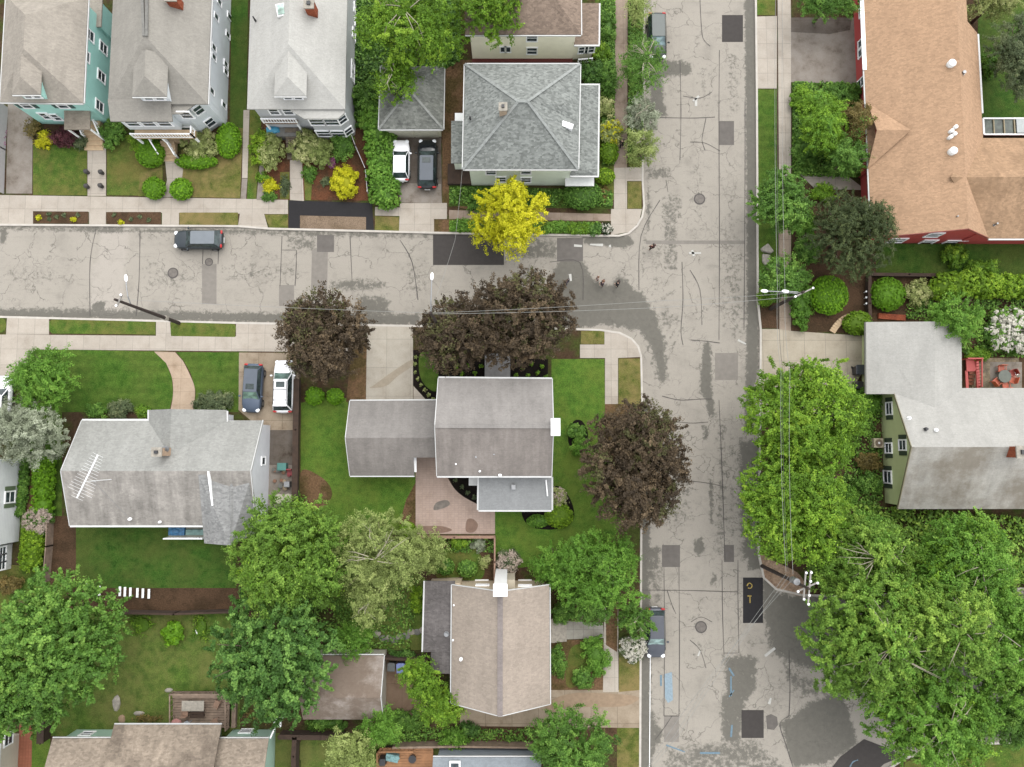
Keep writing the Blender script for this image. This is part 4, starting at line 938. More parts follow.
# small cross gable on the right slope
q = P(571, 104, 6.0); mb = MB(); mb.shell([P(541, 104, 7.3), P(564, 104, 6.5), P(579, 86, 5.36), P(578.5, 122, 5.36)], [(0, 2, 1), (0, 1, 3), (1, 2, 3)], .1); mb.build('cross_gable', rm, h)
mb = MB(); a = P(567, 126, 5.9); mb.box((a.x, a.y, 5.9), (1.0, .45, .5), -.35); mb.build('roof_vent', M['white'], h)
chimney(h, 503, 107, 8.25, .6, .6, plain('beige brick', T(226, 200, 172), .9, .15, world=True), 6)
pipe(h, 470, 118, 5.9, .07, .35, M['blackp'])
q = P(457, 142, 2.6); mb = MB(); mb.box((q.x, q.y, 2.55), (1.05, 3.9, .16)); mb.build('side_roof', rm, h); mb = MB(); mb.box((q.x + .1, q.y, 1.2), (.8, 3.5, 2.4)); mb.build('side_wall', wm, h)
q = P(459, 117.5, 2.2); mb = MB(); mb.box((q.x, q.y, 1.1), (.75, .85, 2.2)); mb.build('bulkhead', M['white'], h)
for p in [(491, 171.5), (526, 171), (501, 179), (526, 179.5)]: window(h, w[3], w[2], cen, .85, 1.2, p=p)
mb = MB(); mb.box((P(460, 176).x, P(460, 176).y, .35), (2.2, 1.9, .5)); mb.build('side_deck', M['wood_dark'], h)
# ------------------------------------------------------------------ H5 beige house at top
wm = siding('cream wall', T(238, 232, 212, 1.7)); rm = shingle('brown grey shingles', T(168, 148, 132), .22, .15)
C = cpx([(466, -80, 5.2), (583, -80, 5.2), (581, 34.5, 5.2), (465, 34.5, 5.2)]); C[0].x = C[3].x; C[1].x = C[2].x
h = house('house', 'cream walled house with brown shingle roof behind the grey hip roofed house', C)
w = roofed(h, C, 7.8, 'x', (4.8, 4.8), o=.4, rm=rm, wm=wm, gut='ES'); cen = sum(w, Vector()) / 4
for p in [(503, 49), (508, 49)]: window(h, w[3], w[2], cen, .45, .9, p=p, muntin=False)
for p in [(532, 37.5), (532, 50.5)]: window(h, w[3], w[2], cen, .9, 1.1, p=p)
mb = MB(); mb.box(((w[3].x + w[2].x) / 2, w[2].y - .15, .25), ((w[2] - w[3]).length + .1, .35, .5)); mb.build('foundation', plain('red foundation', T(130, 62, 56), .9), h)
C2 = cpx([(581, 3, 3.3), (599, 3, 3.1), (598.5, 44.5, 3.1), (574, 44.5, 3.3)]); mb = MB(); mb.shell(C2, [(0, 3, 2, 1)], .14); mb.build('porch_roof', rm, h)
mb = MB(); mb.bar(C2[1] + Vector((.07, 0, -.08)), C2[2] + Vector((.07, 0, -.08)), .14, .13); mb.bar(C2[3] + Vector((0, -.07, -.08)), C2[2] + Vector((.1, -.07, -.08)), .14, .13); mb.build('gutter', M['gutter'], h)
mb = MB(); mb.prism([(C2[0].x, C2[0].y - .3), (C2[1].x - .35, C2[1].y - .3), (C2[2].x - .35, C2[2].y + .35), (C2[3].x, C2[3].y + .35)], 0, 2.95); mb.build('porch_wall', wm, h)
A, B = Vector((C2[3].x + .6, C2[3].y + .35, 0)), Vector((C2[2].x - .35, C2[2].y + .35, 0))
for t_ in (.3, .75): window(h, A, B, cen, .85, 1.1, t=t_, z=1.8)
railing(h, (A.x, A.y - .6, .5), (B.x, B.y - .6, .5), .7)
# ------------------------------------------------------------------ H6 big red building with tan roof
wm = siding('barn red siding', T(158, 62, 60, 1.8)); rm = shingle('tan shingles', T(214, 176, 142), .13, .08)
C = cpx([(870, -60, 3.3), (983, -60, 3.3), (985, 239, 3.3), (869, 237, 3.3)])
xw = P(867, 130, 3.3).x; xe = P(981, 100, 3.3).x; yb = P(890, 237.5, 3.3).y
C = [Vector((xw, 38.5, 3.3)), Vector((xe, 38.5, 3.3)), Vector((xe, yb, 3.3)), Vector((xw, yb, 3.3))]
h = house('hall', 'large barn red building with broad tan roof and white dome vents', C, 'building', 'houses along the two streets')
C[0].y = C[1].y = 60.0
w = roofed(h, C, 6.0, 'y', (0, 0), frac=.62, o=.4, rm=None, wm=wm, gut='S', t=.14) if False else None
NWr, NEr, SEr, SWr = C; xr_ = NWr.x + (NEr.x - NWr.x) * .665; xi = P(961.5, 10, 3.9).x; zi = 3.3 + 2.7 * (NEr.x - xi) / (NEr.x - xr_); yc = P(978, 33, 3.3).y; yd = P(962, 26, 3.9).y
mb = MB(); mb.shell([NWr, SWr, Vector((xr_, SWr.y, 6)), Vector((xr_, 60, 6)), SEr, Vector((SEr.x, yc, 3.3)), Vector((xi, yd, zi)), Vector((xi, 60, zi))], [(0, 1, 2, 3), (3, 2, 4, 5, 6, 7)], .14); mb.build('roof', rm, h)
w = [Vector((NWr.x + .8, 59, 0)), Vector((xi - .5, 59, 0)), Vector((SEr.x - .4, SEr.y + .4, 0)), Vector((SWr.x + .8, SWr.y + .4, 0))]; yq = yc - .5
mb = MB(); x0_, x1_, ys0 = w[0].x, w[2].x, w[2].y
mb.add([(x0_, 59, 0), (x0_, ys0, 0), (x1_, ys0, 0), (x1_, yq, 0), (xi - .5, yq, 0), (xi - .5, 59, 0), (x0_, 59, 3.3), (x0_, ys0, 3.3), (x1_, ys0, 3.25), (x1_, yq, 3.25), (xi - .5, yq, zi - .2), (xi - .5, 59, zi - .2), (xr_, 59, 5.8), (xr_, ys0, 5.8)],
    [(0, 1, 7, 6), (1, 2, 8, 13, 7), (2, 3, 9, 8), (3, 4, 10, 9), (4, 5, 11, 10), (0, 6, 12, 11, 5), (6, 7, 13, 12)]); mb.build('wall', wm, h)
mb = MB()
for a_, b_ in ((SWr, Vector((xr_, SWr.y, 6))), (Vector((xr_, SWr.y, 6)), SEr)): mb.bar(a_ + Vector((0, -.03, -.08)), b_ + Vector((0, -.03, -.08)), .06, .16)
mb.build('rake_board', plain('red brown trim', T(176, 96, 84), .6), h)
mb = MB(); mb.bar(Vector((NWr.x - .05, P(868, 70, 3.3).y, 3.2)), Vector((NWr.x - .05, SWr.y, 3.2)), .1, .12); mb.build('gutter', M['gutter'], h)
cen = sum(w, Vector()) / 4
RZ = 6.0
mb = MB(); a = Vector((NWr.x - .0, P(868, -20, 3.3).y, 3.33)); b = Vector((NWr.x, P(868, 70, 3.3).y, 3.33)); mb.bar(a, b, .34, .1); mb.build('gutter', M['white'], h)
for p in [(863, 10), (862, 43), (862, 51), (861.5, 83), (862.5, 137)]: window(h, w[0], w[3], cen, .8, 1.2, p=p)
# west cross gable
pk = P(911, 130, 4.85); a = P(867.5, 103, 3.36); b = P(867.5, 169, 3.36); r = P(875, 130, 4.85); r.x = a.x - .02
mb = MB(); mb.shell([a, b, r, pk], [(0, 2, 3), (1, 3, 2)], .1); mb.build('cross_gable', rm, h)
mb = MB(); ya, yb2 = a.y - .4, b.y + .4; x_ = a.x + .5; mb.add([(x_, ya, 0), (x_, yb2, 0), (x_, yb2, 3.2), (x_, (ya + yb2) / 2, 4.68), (x_, ya, 3.2), (x_ + .4, ya, 0), (x_ + .4, yb2, 0), (x_ + .4, yb2, 3.2), (x_ + .4, (ya + yb2) / 2, 4.68), (x_ + .4, ya, 3.2)],
    [(0, 1, 2, 3, 4), (9, 8, 7, 6, 5), (0, 5, 6, 1), (1, 6, 7, 2), (2, 7, 8, 3), (3, 8, 9, 4), (4, 9, 5, 0)]); mb.build('gable_wall', wm, h)
# east wing
yn, ys = P(1000, 138, 3.3).y, P(1000, 238.5, 3.3).y; xr = P(949, 176, 5.75).x
C3 = [Vector((xr - .2, yn, 3.3)), Vector((70, yn, 3.3)), Vector((70, ys, 3.3)), Vector((xr - .2, ys, 3.3))]
rm2 = shingle('tan shingles stained', T(206, 170, 136), .16, .2, T(140, 112, 84), .6, dscale=.12, dthr=.5)
vx = [Vector((xe - .35, yn, 3.3)), Vector((70, yn, 3.3)), Vector((70, (yn + ys) / 2, 5.95)), Vector((xr, (yn + ys) / 2, 5.95)), Vector((xe - .1, ys, 3.3)), Vector((70, ys, 3.3))]
mb = MB(); mb.shell(vx, [(0, 3, 2, 1), (4, 5, 2, 3)], .12); mb.build('wing_roof', rm2, h)
mb = MB(); mb.prism([(xe - 1, yn - .4), (69.6, yn - .4), (69.6, ys + .4), (xe - 1, ys + .4)], 0, 3.2); mb.build('wing_wall', wm, h)
mb = MB(); mb.bar(Vector((xe, ys - .07, 3.22)), Vector((70, ys - .07, 3.22)), .13, .13); mb.build('gutter', M['gutter'], h)
mb = MB(); mb.bar(Vector((xe + .08, P(981, 34, 3.3).y, 3.25)), Vector((xe + .08, P(981, 113, 3.3).y, 3.25)), .15, .13); mb.build('gutter', M['gutter'], h)
for p, ww in [((897, 240), 1.3), ((934, 234.5), 1.1), ((928, 241.5), 1.1), ((954, 242), 1.7)]: window(h, w[3], w[2], cen, ww, 1.15, p=p, fr=.12)
dome(h, 951.6, 63.5, 5.9, .34); dome(h, 953, 151, 5.85, .34)
for p in [(955.5, 127), (951.5, 131), (954.5, 134), (950.5, 137)]: dome(h, p[0], p[1], 5.85, .17)
pipe(h, 962, 74, 5.5, .15, .4, M['metal']); pipe(h, 956, 217, 5.6, .06, .3, M['metal']); pipe(h, 994, 225, 3.9, .08, .5, M['metal'])
# ------------------------------------------------------------------ H7 sage gable house
wm = siding('sage siding', T(168, 176, 130, 2.1)); rm = shingle('pale warm grey shingles', T(208, 206, 199), .05, .1)
rmd = shingle('pale grey shingles stained', T(212, 208, 198), .06, .2, T(146, 134, 116), .7, dscale=.22, dthr=.5)
C = cpx([(897, 388, 2.9), (1200, 395, 2.9), (1200, 523, 2.9), (895, 509, 2.9)]); C[0].x = C[3].x = (C[0].x + C[3].x) / 2 - .05; C[1].y = C[0].y; C[2].y = C[3].y
h = house('house', 'sage green gabled house with pale grey roof and a lower wing beside the concrete driveway', C)
NW_, NE_, SE_, SW_ = C; r0 = P(912, 447, 5.9); r1 = Vector((NE_.x, r0.y, 5.9))
mb = MB(); mb.shell([NW_, NE_, r0, r1], [(1, 0, 2, 3)], .14); mb.build('roof', rm, h)
mb = MB(); mb.shell([SW_, SE_, r0, r1], [(0, 1, 3, 2)], .14); mb.build('roof', rmd, h)
o = .3; w = [Vector((NW_.x + o, NW_.y - o, 0)), Vector((NE_.x - o, NE_.y - o, 0)), Vector((SE_.x - o, SE_.y + o, 0)), Vector((SW_.x + o, SW_.y + o, 0))]
zt = 2.9; mb = MB(); mb.add([(w[0].x, w[0].y, 0), (w[1].x, w[1].y, 0), (w[2].x, w[2].y, 0), (w[3].x, w[3].y, 0), (w[0].x, w[0].y, zt), (w[1].x, w[1].y, zt), (w[2].x, w[2].y, zt), (w[3].x, w[3].y, zt), (w[0].x, r0.y, 5.7), (w[1].x, r0.y, 5.7)],
    [(0, 1, 5, 4), (1, 2, 6, 5), (2, 3, 7, 6), (3, 0, 4, 7), (5, 4, 8, 9), (7, 6, 9, 8), (4, 7, 8), (6, 5, 9)]); mb.build('wall', wm, h)
cen = sum(w, Vector()) / 4
sg = plain('sage dark shutter', T(76, 92, 70), .6)
for p, ww, hh in [((889.5, 408.5), 1.0, 1.0), ((889, 448), .8, 1.1), ((903, 445), .8, 1.1), ((888, 477), 1.0, 1.3)]: window(h, w[0], w[3], cen, ww, hh, p=p, sh=sg)
mb = MB()
for A_, B_ in ((NW_, r0), (r0, SW_)): mb.bar(A_ + Vector((-.03, 0, -.08)), B_ + Vector((-.03, 0, -.08)), .06, .18)
mb.build('rake_board', plain('sage trim', T(168, 160, 128), .7), h)
# north wing with clipped corner
zz = 2.9; g = [(866, 322), (939, 322), (952, 325), (961, 337), (961.5, 390)]
rdg = [P(937, 322, 3.9), P(940, 440, 5.6)]
vs = [P(866, 322, zz), P(866.5, 393.5, zz), P(905, 394, zz + .05), P(952, 325, 3.2), P(961.5, 338, zz), P(962, 391, zz), P(936, 321.5, 3.75), P(937, 426, 3.75 + 1.0)]
vs[6].z = 3.7; vs[7] = Vector((vs[6].x, P(937, 424, 4.7).y, 3.7))
vs = [P(866, 322, 2.9), P(866.5, 394, 2.9), P(898, 394, 3.25), Vector(), Vector(), Vector(), P(935, 321.5, 3.7), P(935, 415, 3.95), P(952, 325, 3.3), P(961.5, 338, 3.0), P(962, 390, 3.0)]
mb = MB(); mb.shell([vs[0], vs[1], vs[2], vs[7], vs[6], vs[8], vs[9], vs[10]], [(0, 1, 2, 3, 4), (4, 3, 7, 6, 5)], .14); mb.build('wing_roof', rm, h)
def ins(p, cx, cy, k=.3): return (p.x + (k if cx > p.x else -k), p.y + (k if cy > p.y else -k))
cxy = ((vs[0].x + vs[10].x) / 2, (vs[0].y + vs[10].y) / 2)
mb = MB(); mb.prism([(vs[0].x + .95, vs[0].y - .3), (vs[1].x + .95, vs[1].y + .3), ins(vs[10], *cxy), ins(vs[9], *cxy), ins(vs[8], *cxy), ins(vs[6], *cxy)], 0, 2.75); mb.build('wing_wall', wm, h)
mb = MB(); mb.bar(vs[0] + Vector((-.06, 0, -.08)), vs[1] + Vector((-.06, 0, -.08)), .12, .12); mb.build('gutter', plain('dark gutter', T(110, 110, 100), .6), h)
for p, mt in [((909, 418), M['white']), ((926, 429), M['blackp']), ((936, 430), M['white']), ((981, 443), M['white']), ((999, 445), M['white']), ((956, 331), M['blackp'])]: pipe(h, p[0], p[1], 5.2 if p[1] > 400 else 3.3, .11, .2, mt)
chimney(h, 1022, 452, 6.7, .9, .9, M['brick'], 5)
# ------------------------------------------------------------------ H8 grey house with antenna
rm = shingle('silver grey shingles', T(190, 190, 184), .1, .12); rmS = shingle('south slope silver shingles', T(190, 184, 176), .12, .4)  # south slope copy is warmer and more streaked
wm = siding('bright white siding', T(238, 240, 244, 1.3))
NWc, NEc, SEc, SWc = P(80, 418.5, 2.5), P(262, 422.5, 2.5), P(256, 512, 3.5), P(72, 525.5, 3.5)
SEc = P(258, 526, 3.5); r0, r1 = P(61, 472, 5.1), P(251, 470, 5.1)
xw = (NWc.x + SWc.x + r0.x) / 3; NWc.x = SWc.x = r0.x = xw; xe = (NEc.x + r1.x) / 2; NEc.x = SEc.x = r1.x = xe
yr = (r0.y + r1.y) / 2; r0.y = r1.y = yr; yn = (NWc.y + NEc.y) / 2; NWc.y = NEc.y = yn; SEc.y = SWc.y
h = house('house', 'grey roofed white ranch house with a long television antenna on its roof', [NWc, NEc, SEc, SWc])
mb = MB(); mb.shell([NWc, NEc, r1, r0], [(1, 0, 3, 2)], .14); mb.build('roof', rm, h)
mb = MB(); mb.shell([SWc, SEc, r1, r0], [(0, 1, 2, 3)], .14); mb.build('roof', rmS, h)
o = .35; w = [Vector((xw + o, yn - o, 0)), Vector((xe - .1, yn - o, 0)), Vector((xe - .1, SEc.y + o, 0)), Vector((xw + o, SEc.y + o, 0))]
mb = MB(); mb.add([(*p.xy, 0) for p in w] + [(w[0].x, w[0].y, 2.45), (w[1].x, w[1].y, 2.45), (w[2].x, w[2].y, 3.35), (w[3].x, w[3].y, 3.35), (w[0].x, yr, 4.9), (w[1].x, yr, 4.9)],
    [(0, 1, 5, 4), (1, 2, 6, 5), (2, 3, 7, 6), (3, 0, 4, 7), (5, 4, 8, 9), (7, 6, 9, 8), (4, 7, 8), (6, 5, 9)]); mb.build('wall', wm, h)
cen = sum(w, Vector()) / 4; window(h, w[1], w[2], cen, .6, .9, p=(263, 461), muntin=False)
for a_, b_, nm in ((NWc, P(149, 420, 2.5), 'gutter'), (P(227, 422, 2.5), NEc, 'gutter'), (SWc, P(204, 527, 3.5), 'gutter')):
    b_ = Vector((b_.x, a_.y, b_.z)); mb = MB(); s_ = .07 if a_.y > yr else -.07; mb.bar(a_ + Vector((0, s_, -.08)), b_ + Vector((0, s_, -.08)), .13, .13); mb.build(nm, M['trim'], h)
mb = MB()
for a_, b_ in ((NWc, r0), (r0, SWc)): mb.bar(a_ + Vector((-.03, 0, -.07)), b_ + Vector((-.03, 0, -.07)), .06, .2)
mb.build('rake_board', M['gutter'], h)
mb = MB()
for a_, b_ in ((NEc, r1), (r1, SEc)): mb.bar(a_ + Vector((.03, 0, -.07)), b_ + Vector((.03, 0, -.07)), .06, .2)
mb.build('rake_board', M['gutter'], h)
# front cross gable
a, b, f0, pk = P(149, 410, 2.55), P(226.5, 411, 2.55), P(179, 410.5, 4.0), P(181, 457, 4.55)
b.y = a.y; f0.y = a.y; f0.x = (a.x + b.x) / 2 - .6; f0.z = 4.3; back = Vector((f0.x, yr + .9, 4.3))
mb = MB(); mb.shell([a, f0, back, Vector((a.x, yn - .5, 2.55)), Vector((b.x, yn - .5, 2.55)), b], [(0, 3, 2, 1), (5, 1, 2, 4)], .14); mb.build('front_gable_roof', rm, h)
mb = MB(); ax, bx_ = a.x + .3, b.x - .3; y0_ = a.y - .35
mb.add([(ax, y0_, 0), (bx_, y0_, 0), (bx_, y0_, 2.5), (f0.x, y0_, 4.1), (ax, y0_, 2.5), (ax, yn - 1, 0), (bx_, yn - 1, 0), (bx_, yn - 1, 2.5), (f0.x, yn - 1, 4.1), (ax, yn - 1, 2.5)], [(0, 1, 2, 3, 4), (9, 8, 7, 6, 5), (0, 5, 6, 1), (1, 6, 7, 2), (4, 9, 5, 0)]); mb.build('front_gable_wall', wm, h)
mb = MB(); mb.bar(P(148.5, 410, 2.5), P(148.5, 421, 2.5), .12, .12); mb.bar(P(227.5, 411, 2.5), P(227.5, 422, 2.5), .12, .12); mb.build('gutter', M['gutter'], h)
# rear cross wing
rm3 = shingle('newer grey shingles', T(178, 178, 176), .22, .12)
rr0, rr1 = P(229, 488, 5.0), P(232, 545, 4.5); rx = (rr0.x + rr1.x) / 2
ys_ = P(230, 543, 3.2).y; xl, xr_ = P(205, 535, 3.3).x, P(259, 515, 3.3).x
mb = MB(); mb.shell([Vector((rx, yr - .3, 4.75)), Vector((rx, ys_, 4.75)), Vector((xl, ys_, 3.4)), Vector((xl, yr - .3, 5.06)), Vector((xr_, ys_ + .9, 3.4)), Vector((xe, yr - .3, 4.9))], [(0, 3, 2, 1), (0, 1, 4, 5)], .12)
mb.build('rear_wing_roof', rm3, h)
mb = MB(); mb.add([(xl + .3, ys_ + .3, 0), (rx, ys_ + .3, 0), (xr_ - .3, ys_ + 1.1, 0), (xr_ - .3, yr - 2, 0), (xl + .3, yr - 2, 0), (xl + .3, ys_ + .3, 3.3), (rx, ys_ + .3, 4.55), (xr_ - .3, ys_ + 1.1, 3.2), (xr_ - .3, yr - 2, 3.2), (xl + .3, yr - 2, 3.3), (rx, yr - 2, 4.55)],
    [(0, 1, 6, 5), (1, 2, 7, 6), (2, 3, 8, 7), (3, 4, 9, 10, 8), (4, 0, 5, 9), (5, 6, 10, 9), (6, 7, 8, 10)]); mb.build('rear_wing_wall', wm, h)
mb = MB(); a = P(209, 471, 5.05); b = P(213.5, 505, 4.6); mb.bar(a, b, .12, .5); mb.build('dormer_cheek', M['white'], h)
chimney(h, 157, 452, 5.9, .75, .65, plain('peach brick', T(222, 190, 160), .9, .15, world=True), 4); pipe(h, 165.5, 449, 5.0, .2, .35, M['metal'], 'roof_vent')
pipe(h, 130, 519, 3.9, .1, .2); pipe(h, 160, 522, 3.8, .08, .2)
mb = MB(); a = P(98, 455, 8.6); b = P(77, 498, 8.6); mb.bar(a, b, .09, .09)
for k in range(16):
    t_ = k / 15; c = a.lerp(b, t_); d = (b - a).normalized(); nrm = Vector((-d.y, d.x, 0)); L_ = .45 + .7 * t_ if k < 14 else .5
    mb.bar(c - nrm * L_, c + nrm * L_, .012)
ms = a.lerp(b, .62); mb.cyl((ms.x, ms.y, 4.6), .035, 4.1, 8); mb.build('antenna', plain('aluminium', (.75, .75, .75, 1), .4, .05, .3), h)
mb = MB(); mb.tube([(ms.x, ms.y, 7.5), P(130, 519, 3.9)], .012, 5); mb.build('guy_wire', M['metal'], h)
# rear deck
mb = MB(); q0, q1 = P(169, 524, .9), P(206, 537.5, .9); mb.box(((q0.x + q1.x) / 2, (q0.y + q1.y) / 2 + .4, .8), (q1.x - q0.x, q0.y - q1.y + .8, .18)); mb.build('rear_deck', plain('pale deck boards', T(196, 196, 180), .85, .2), h)
railing(h, (q0.x, q1.y, .85), (q1.x, q1.y, .85), .9)
# ------------------------------------------------------------------ H9 centre grey house
wm = siding('light siding', T(226, 226, 222)); rmN = shingle('slate grey shingles', T(176, 171, 166), .06, .16); rmS = shingle('south slope slate shingles', T(172, 163, 156), .06, .25)  # south slope copy is darker, warmer and more streaked
C = cpx([(438.5, 378, 5), (552, 379, 5), (551.5, 476, 5), (437, 476, 5)])
h = house('house', 'plain grey gabled house with lower garage wing beside the pink patio', C)
def split_roof(par, C, zr, rmA, rmB, wm, o=.3, gut='NSEW'):
    NW, NE, SE, SW = [Vector(c) for c in C]; r0 = NW.lerp(SW, .5); r1 = NE.lerp(SE, .5); r0.z = r1.z = zr
    mb = MB(); mb.shell([NW, NE, r1, r0], [(1, 0, 3, 2)], .14); mb.build('roof', rmA, par)
    mb = MB(); mb.shell([SW, SE, r1, r0], [(0, 1, 2, 3)], .14); mb.build('roof', rmB, par)
    mb = MB(); mb.bar(r0 + Vector((0, 0, .03)), r1 + Vector((0, 0, .03)), .3, .05); mb.build('ridge_cap', rmA, par)
    return roofed(par, C, zr - .01, 'x', o=o, rm=None, wm=wm, gut=gut, t=.14) if False else (NW, NE, SE, SW, r0, r1)
def gable_walls(par, q, wm, o=.3, t=.14, gut='NS', z0=0, rakes='WE'):
    NW, NE, SE, SW, r0, r1 = q
    ex = (NE - NW).normalized(); ex.z = 0; ey = (NW - SW); ey.z = 0; ey.normalize()
    w = [NW + ex * o - ey * o, NE - ex * o - ey * o, SE - ex * o + ey * o, SW + ex * o + ey * o]
    sl = (r0.z - NW.z) / ((NW - SW).length / 2); tops = [p.z + sl * o - t - .03 for p in (NW, NE, SE, SW)]
    a, b = r0 + ex * o, r1 - ex * o; a.z = b.z = r0.z - t - .03
    mb = MB(); mb.add([(p.x, p.y, z0) for p in w] + [(w[i].x, w[i].y, tops[i]) for i in range(4)] + [a, b], [(0, 1, 5, 4), (1, 2, 6, 5), (2, 3, 7, 6), (3, 0, 4, 7), (5, 4, 8, 9), (7, 6, 9, 8), (4, 7, 8), (6, 5, 9), (3, 2, 1, 0)]); mb.build('wall', wm, par)
    for k in gut:
        A, B, s_ = (NW, NE, .07) if k == 'N' else (SW, SE, -.07)
        mb = MB(); mb.bar(A + Vector((0, s_, -.09)), B + Vector((0, s_, -.09)), .13, .13); mb.build('gutter', M['gutter'], par)
    for A, r_, B, s_ in ((NW, r0, SW, -.03), (NE, r1, SE, .03))[:len(rakes)]:
        mb = MB()
        for p, q_ in ((A, r_), (r_, B)): mb.bar(p + Vector((s_, 0, -.08)), q_ + Vector((s_, 0, -.08)), .06, .16)
        mb.build('rake_board', M['gutter'], par)
    return w
q = split_roof(h, C, 7.2, rmN, rmS, wm); w = gable_walls(h, q, wm); cen = sum(w, Vector()) / 4
for t_ in (.3, .7): window(h, w[1], w[2], cen, .9, 1.2, t=t_, z=1.6)
C2 = cpx([(350, 401, 2.8), (439, 400.5, 2.8), (439, 475.5, 2.8), (350, 475.5, 2.8)])
rmG = shingle('garage grey shingles', T(170, 165, 160), .06, .14)
NW2, NE2, SE2, SW2 = C2; r0 = NW2.lerp(SW2, .5); r1 = NE2.lerp(SE2, .5); r0.z = r1.z = 4.5; xj = P(414.5, 466, 2.8).x; yj = P(425, 457.5, 3.4).y; zj = 2.8 + 1.7 * (yj - SW2.y) / (r0.y - SW2.y)
mb = MB(); mb.shell([NW2, NE2, r1, r0], [(1, 0, 3, 2)], .14); mb.build('garage_roof', rmG, h)
mb = MB(); mb.shell([SW2, Vector((xj, SW2.y, 2.8)), Vector((xj, yj, zj)), Vector((NE2.x, yj, zj)), r1, r0], [(0, 1, 2, 3, 4, 5)], .14); mb.build('garage_roof', shingle('garage south slope shingles', T(170, 163, 157), .06, .2), h)  # south slope copy, slightly warmer and more streaked
q2 = (NW2, Vector((xj, NE2.y, 2.8)), Vector((xj, SW2.y, 2.8)), SW2, r0, Vector((xj, r0.y, 4.5))); gable_walls(h, q2, wm, gut='', rakes='W')
mb = MB(); mb.prism([(xj - .4, NE2.y - .3), (NE2.x + .3, NE2.y - .3), (NE2.x + .3, yj + .35), (xj - .4, yj + .35)], 0, 2.9); mb.build('link_wall', wm, h)
mb = MB(); mb.bar(NW2 + Vector((0, .07, -.09)), NE2 + Vector((0, .07, -.09)), .1, .12); mb.build('gutter', M['gutter'], h)
mb = MB(); mb.bar(SW2 + Vector((0, -.07, -.09)), Vector((xj, SW2.y - .07, 2.71)), .1, .12); mb.build('gutter', M['gutter'], h)
mb = MB(); mb.bar(Vector((xj + .05, yj, 2.9)), Vector((xj + .05, SW2.y + .3, 2.75)), .25, .1); mb.build('rake_trim', M['white'], h)
C3 = cpx([(479, 477, 3.6), (551.5, 477, 3.6), (551.5, 510, 3.1), (478.5, 510, 3.1)])
mb = MB(); mb.shell(C3, [(0, 3, 2, 1)], .14); mb.build('sunroom_roof', shingle('sunroom shingles', T(180, 182, 182), .06, .1), h)
mb = MB(); mb.prism([(C3[0].x + .2, C3[0].y + .5), (C3[1].x - .25, C3[1].y + .5), (C3[2].x - .25, C3[2].y + .3), (C3[3].x + .2, C3[3].y + .3)], 0, 3.0); mb.build('sunroom_wall', wm, h)
for a_, b_, off in ((C3[3], C3[2], Vector((0, -.07, -.08))), (C3[1], C3[2], Vector((.07, 0, -.08))), (C3[0], C3[3], Vector((-.07, 0, -.08)))): mb = MB(); mb.bar(a_ + off, b_ + off, .14, .13); mb.build('gutter', M['gutter'], h)
mb = MB(); mb.tube([P(546, 480, 3.65), P(547.5, 496, 3.45)], .06, 8); mb.build('downspout', M['white'], h)
q_ = P(555.5, 427, 7.6); mb = MB(); mb.box((q_.x, q_.y, 3.8), (.62, 1.25, 7.6)); ch = mb.build('chimney', M['white'], h); mb = MB(); mb.box((q_.x, q_.y, 7.66), (.75, 1.4, .12)); mb.build('cap', M['white'], ch)
pipe(h, 480, 471, 5.1); pipe(h, 500, 475, 5.05, .11); pipe(h, 476, 457, 5.7, .08, .2, M['metal']); pipe(h, 494, 454, 5.8, .08, .2, M['metal']); pipe(h, 456, 464, 5.4, .07, .2)
q_ = P(513.5, 487, 3.5); mb = MB(); mb.box((q_.x, q_.y, 3.55), (.35, .4, .35)); mb.build('roof_vent', M['metal'], h)
q_ = P(473, 481, .9); mb = MB(); mb.box((q_.x, q_.y, .55), (.75, .8, .8)); u = mb.build('basement_unit', M['trim'], h, bevel=.03)
mb = MB(); q_ = P(497.5, 368, .4); mb.box((q_.x, q_.y + .1, .3), (2.3, 1.9, .5)); mb.box((q_.x, q_.y + 1.15, .2), (2.3, .35, .3)); mb.build('front_steps', plain('blue grey stone', T(172, 170, 168), .8, .15), h)
# ------------------------------------------------------------------ H10 pinkish gable house
wm = siding('tan siding', T(208, 190, 164, 1.3)); rm = shingle('pinkish tan shingles', T(200, 185, 170), .1, .1)
C = cpx([(453.5, 585, 3.8), (550, 585, 3.8), (549, 704, 3.8), (450, 703, 3.8)]); C[0].x = C[3].x = (C[0].x + C[3].x) / 2; C[1].x = C[2].x = (C[1].x + C[2].x) / 2
h = house('house', 'tan house with long pinkish gable roof and a white chimney at its upper end', C)
w = roofed(h, C, 6.6, 'y', (0, 0), o=.3, rm=rm, wm=wm, gut='EWNS'); cen = sum(w, Vector()) / 4
mb = MB(); a = C[0].lerp(C[1], .5); b = C[3].lerp(C[2], .5); a.z = b.z = 6.64; mb.bar(a, b, .42, .04); mb.build('ridge_cap', shingle('grey ridge', T(164, 154, 150), .1), h)
for p in [(482, 580), (482.5, 585.5), (525, 580), (525, 586)]: window(h, w[0], w[1], cen, 1.0, .5, p=p, muntin=False)
mb = MB(); q_ = P(500.3, 590, 8.2); mb.box((q_.x, q_.y, 4.1), (1.0, .8, 8.2)); c_ = mb.build('chimney', M['trim'], h); mb = MB(); mb.box((q_.x, q_.y, 8.26), (1.1, .95, .14)); mb.build('cap', M['white'], c_)
mb = MB(); q2_ = P(506, 577, 4.2); mb.box((q2_.x, w[0].y + .35, 2.1), (1.5, .9, 4.2)); mb.build('chimney_base', plain('cream stucco', T(226, 214, 190), .8), h)
rmD = shingle('charcoal grey shingles', T(132, 126, 124), .2, .3)
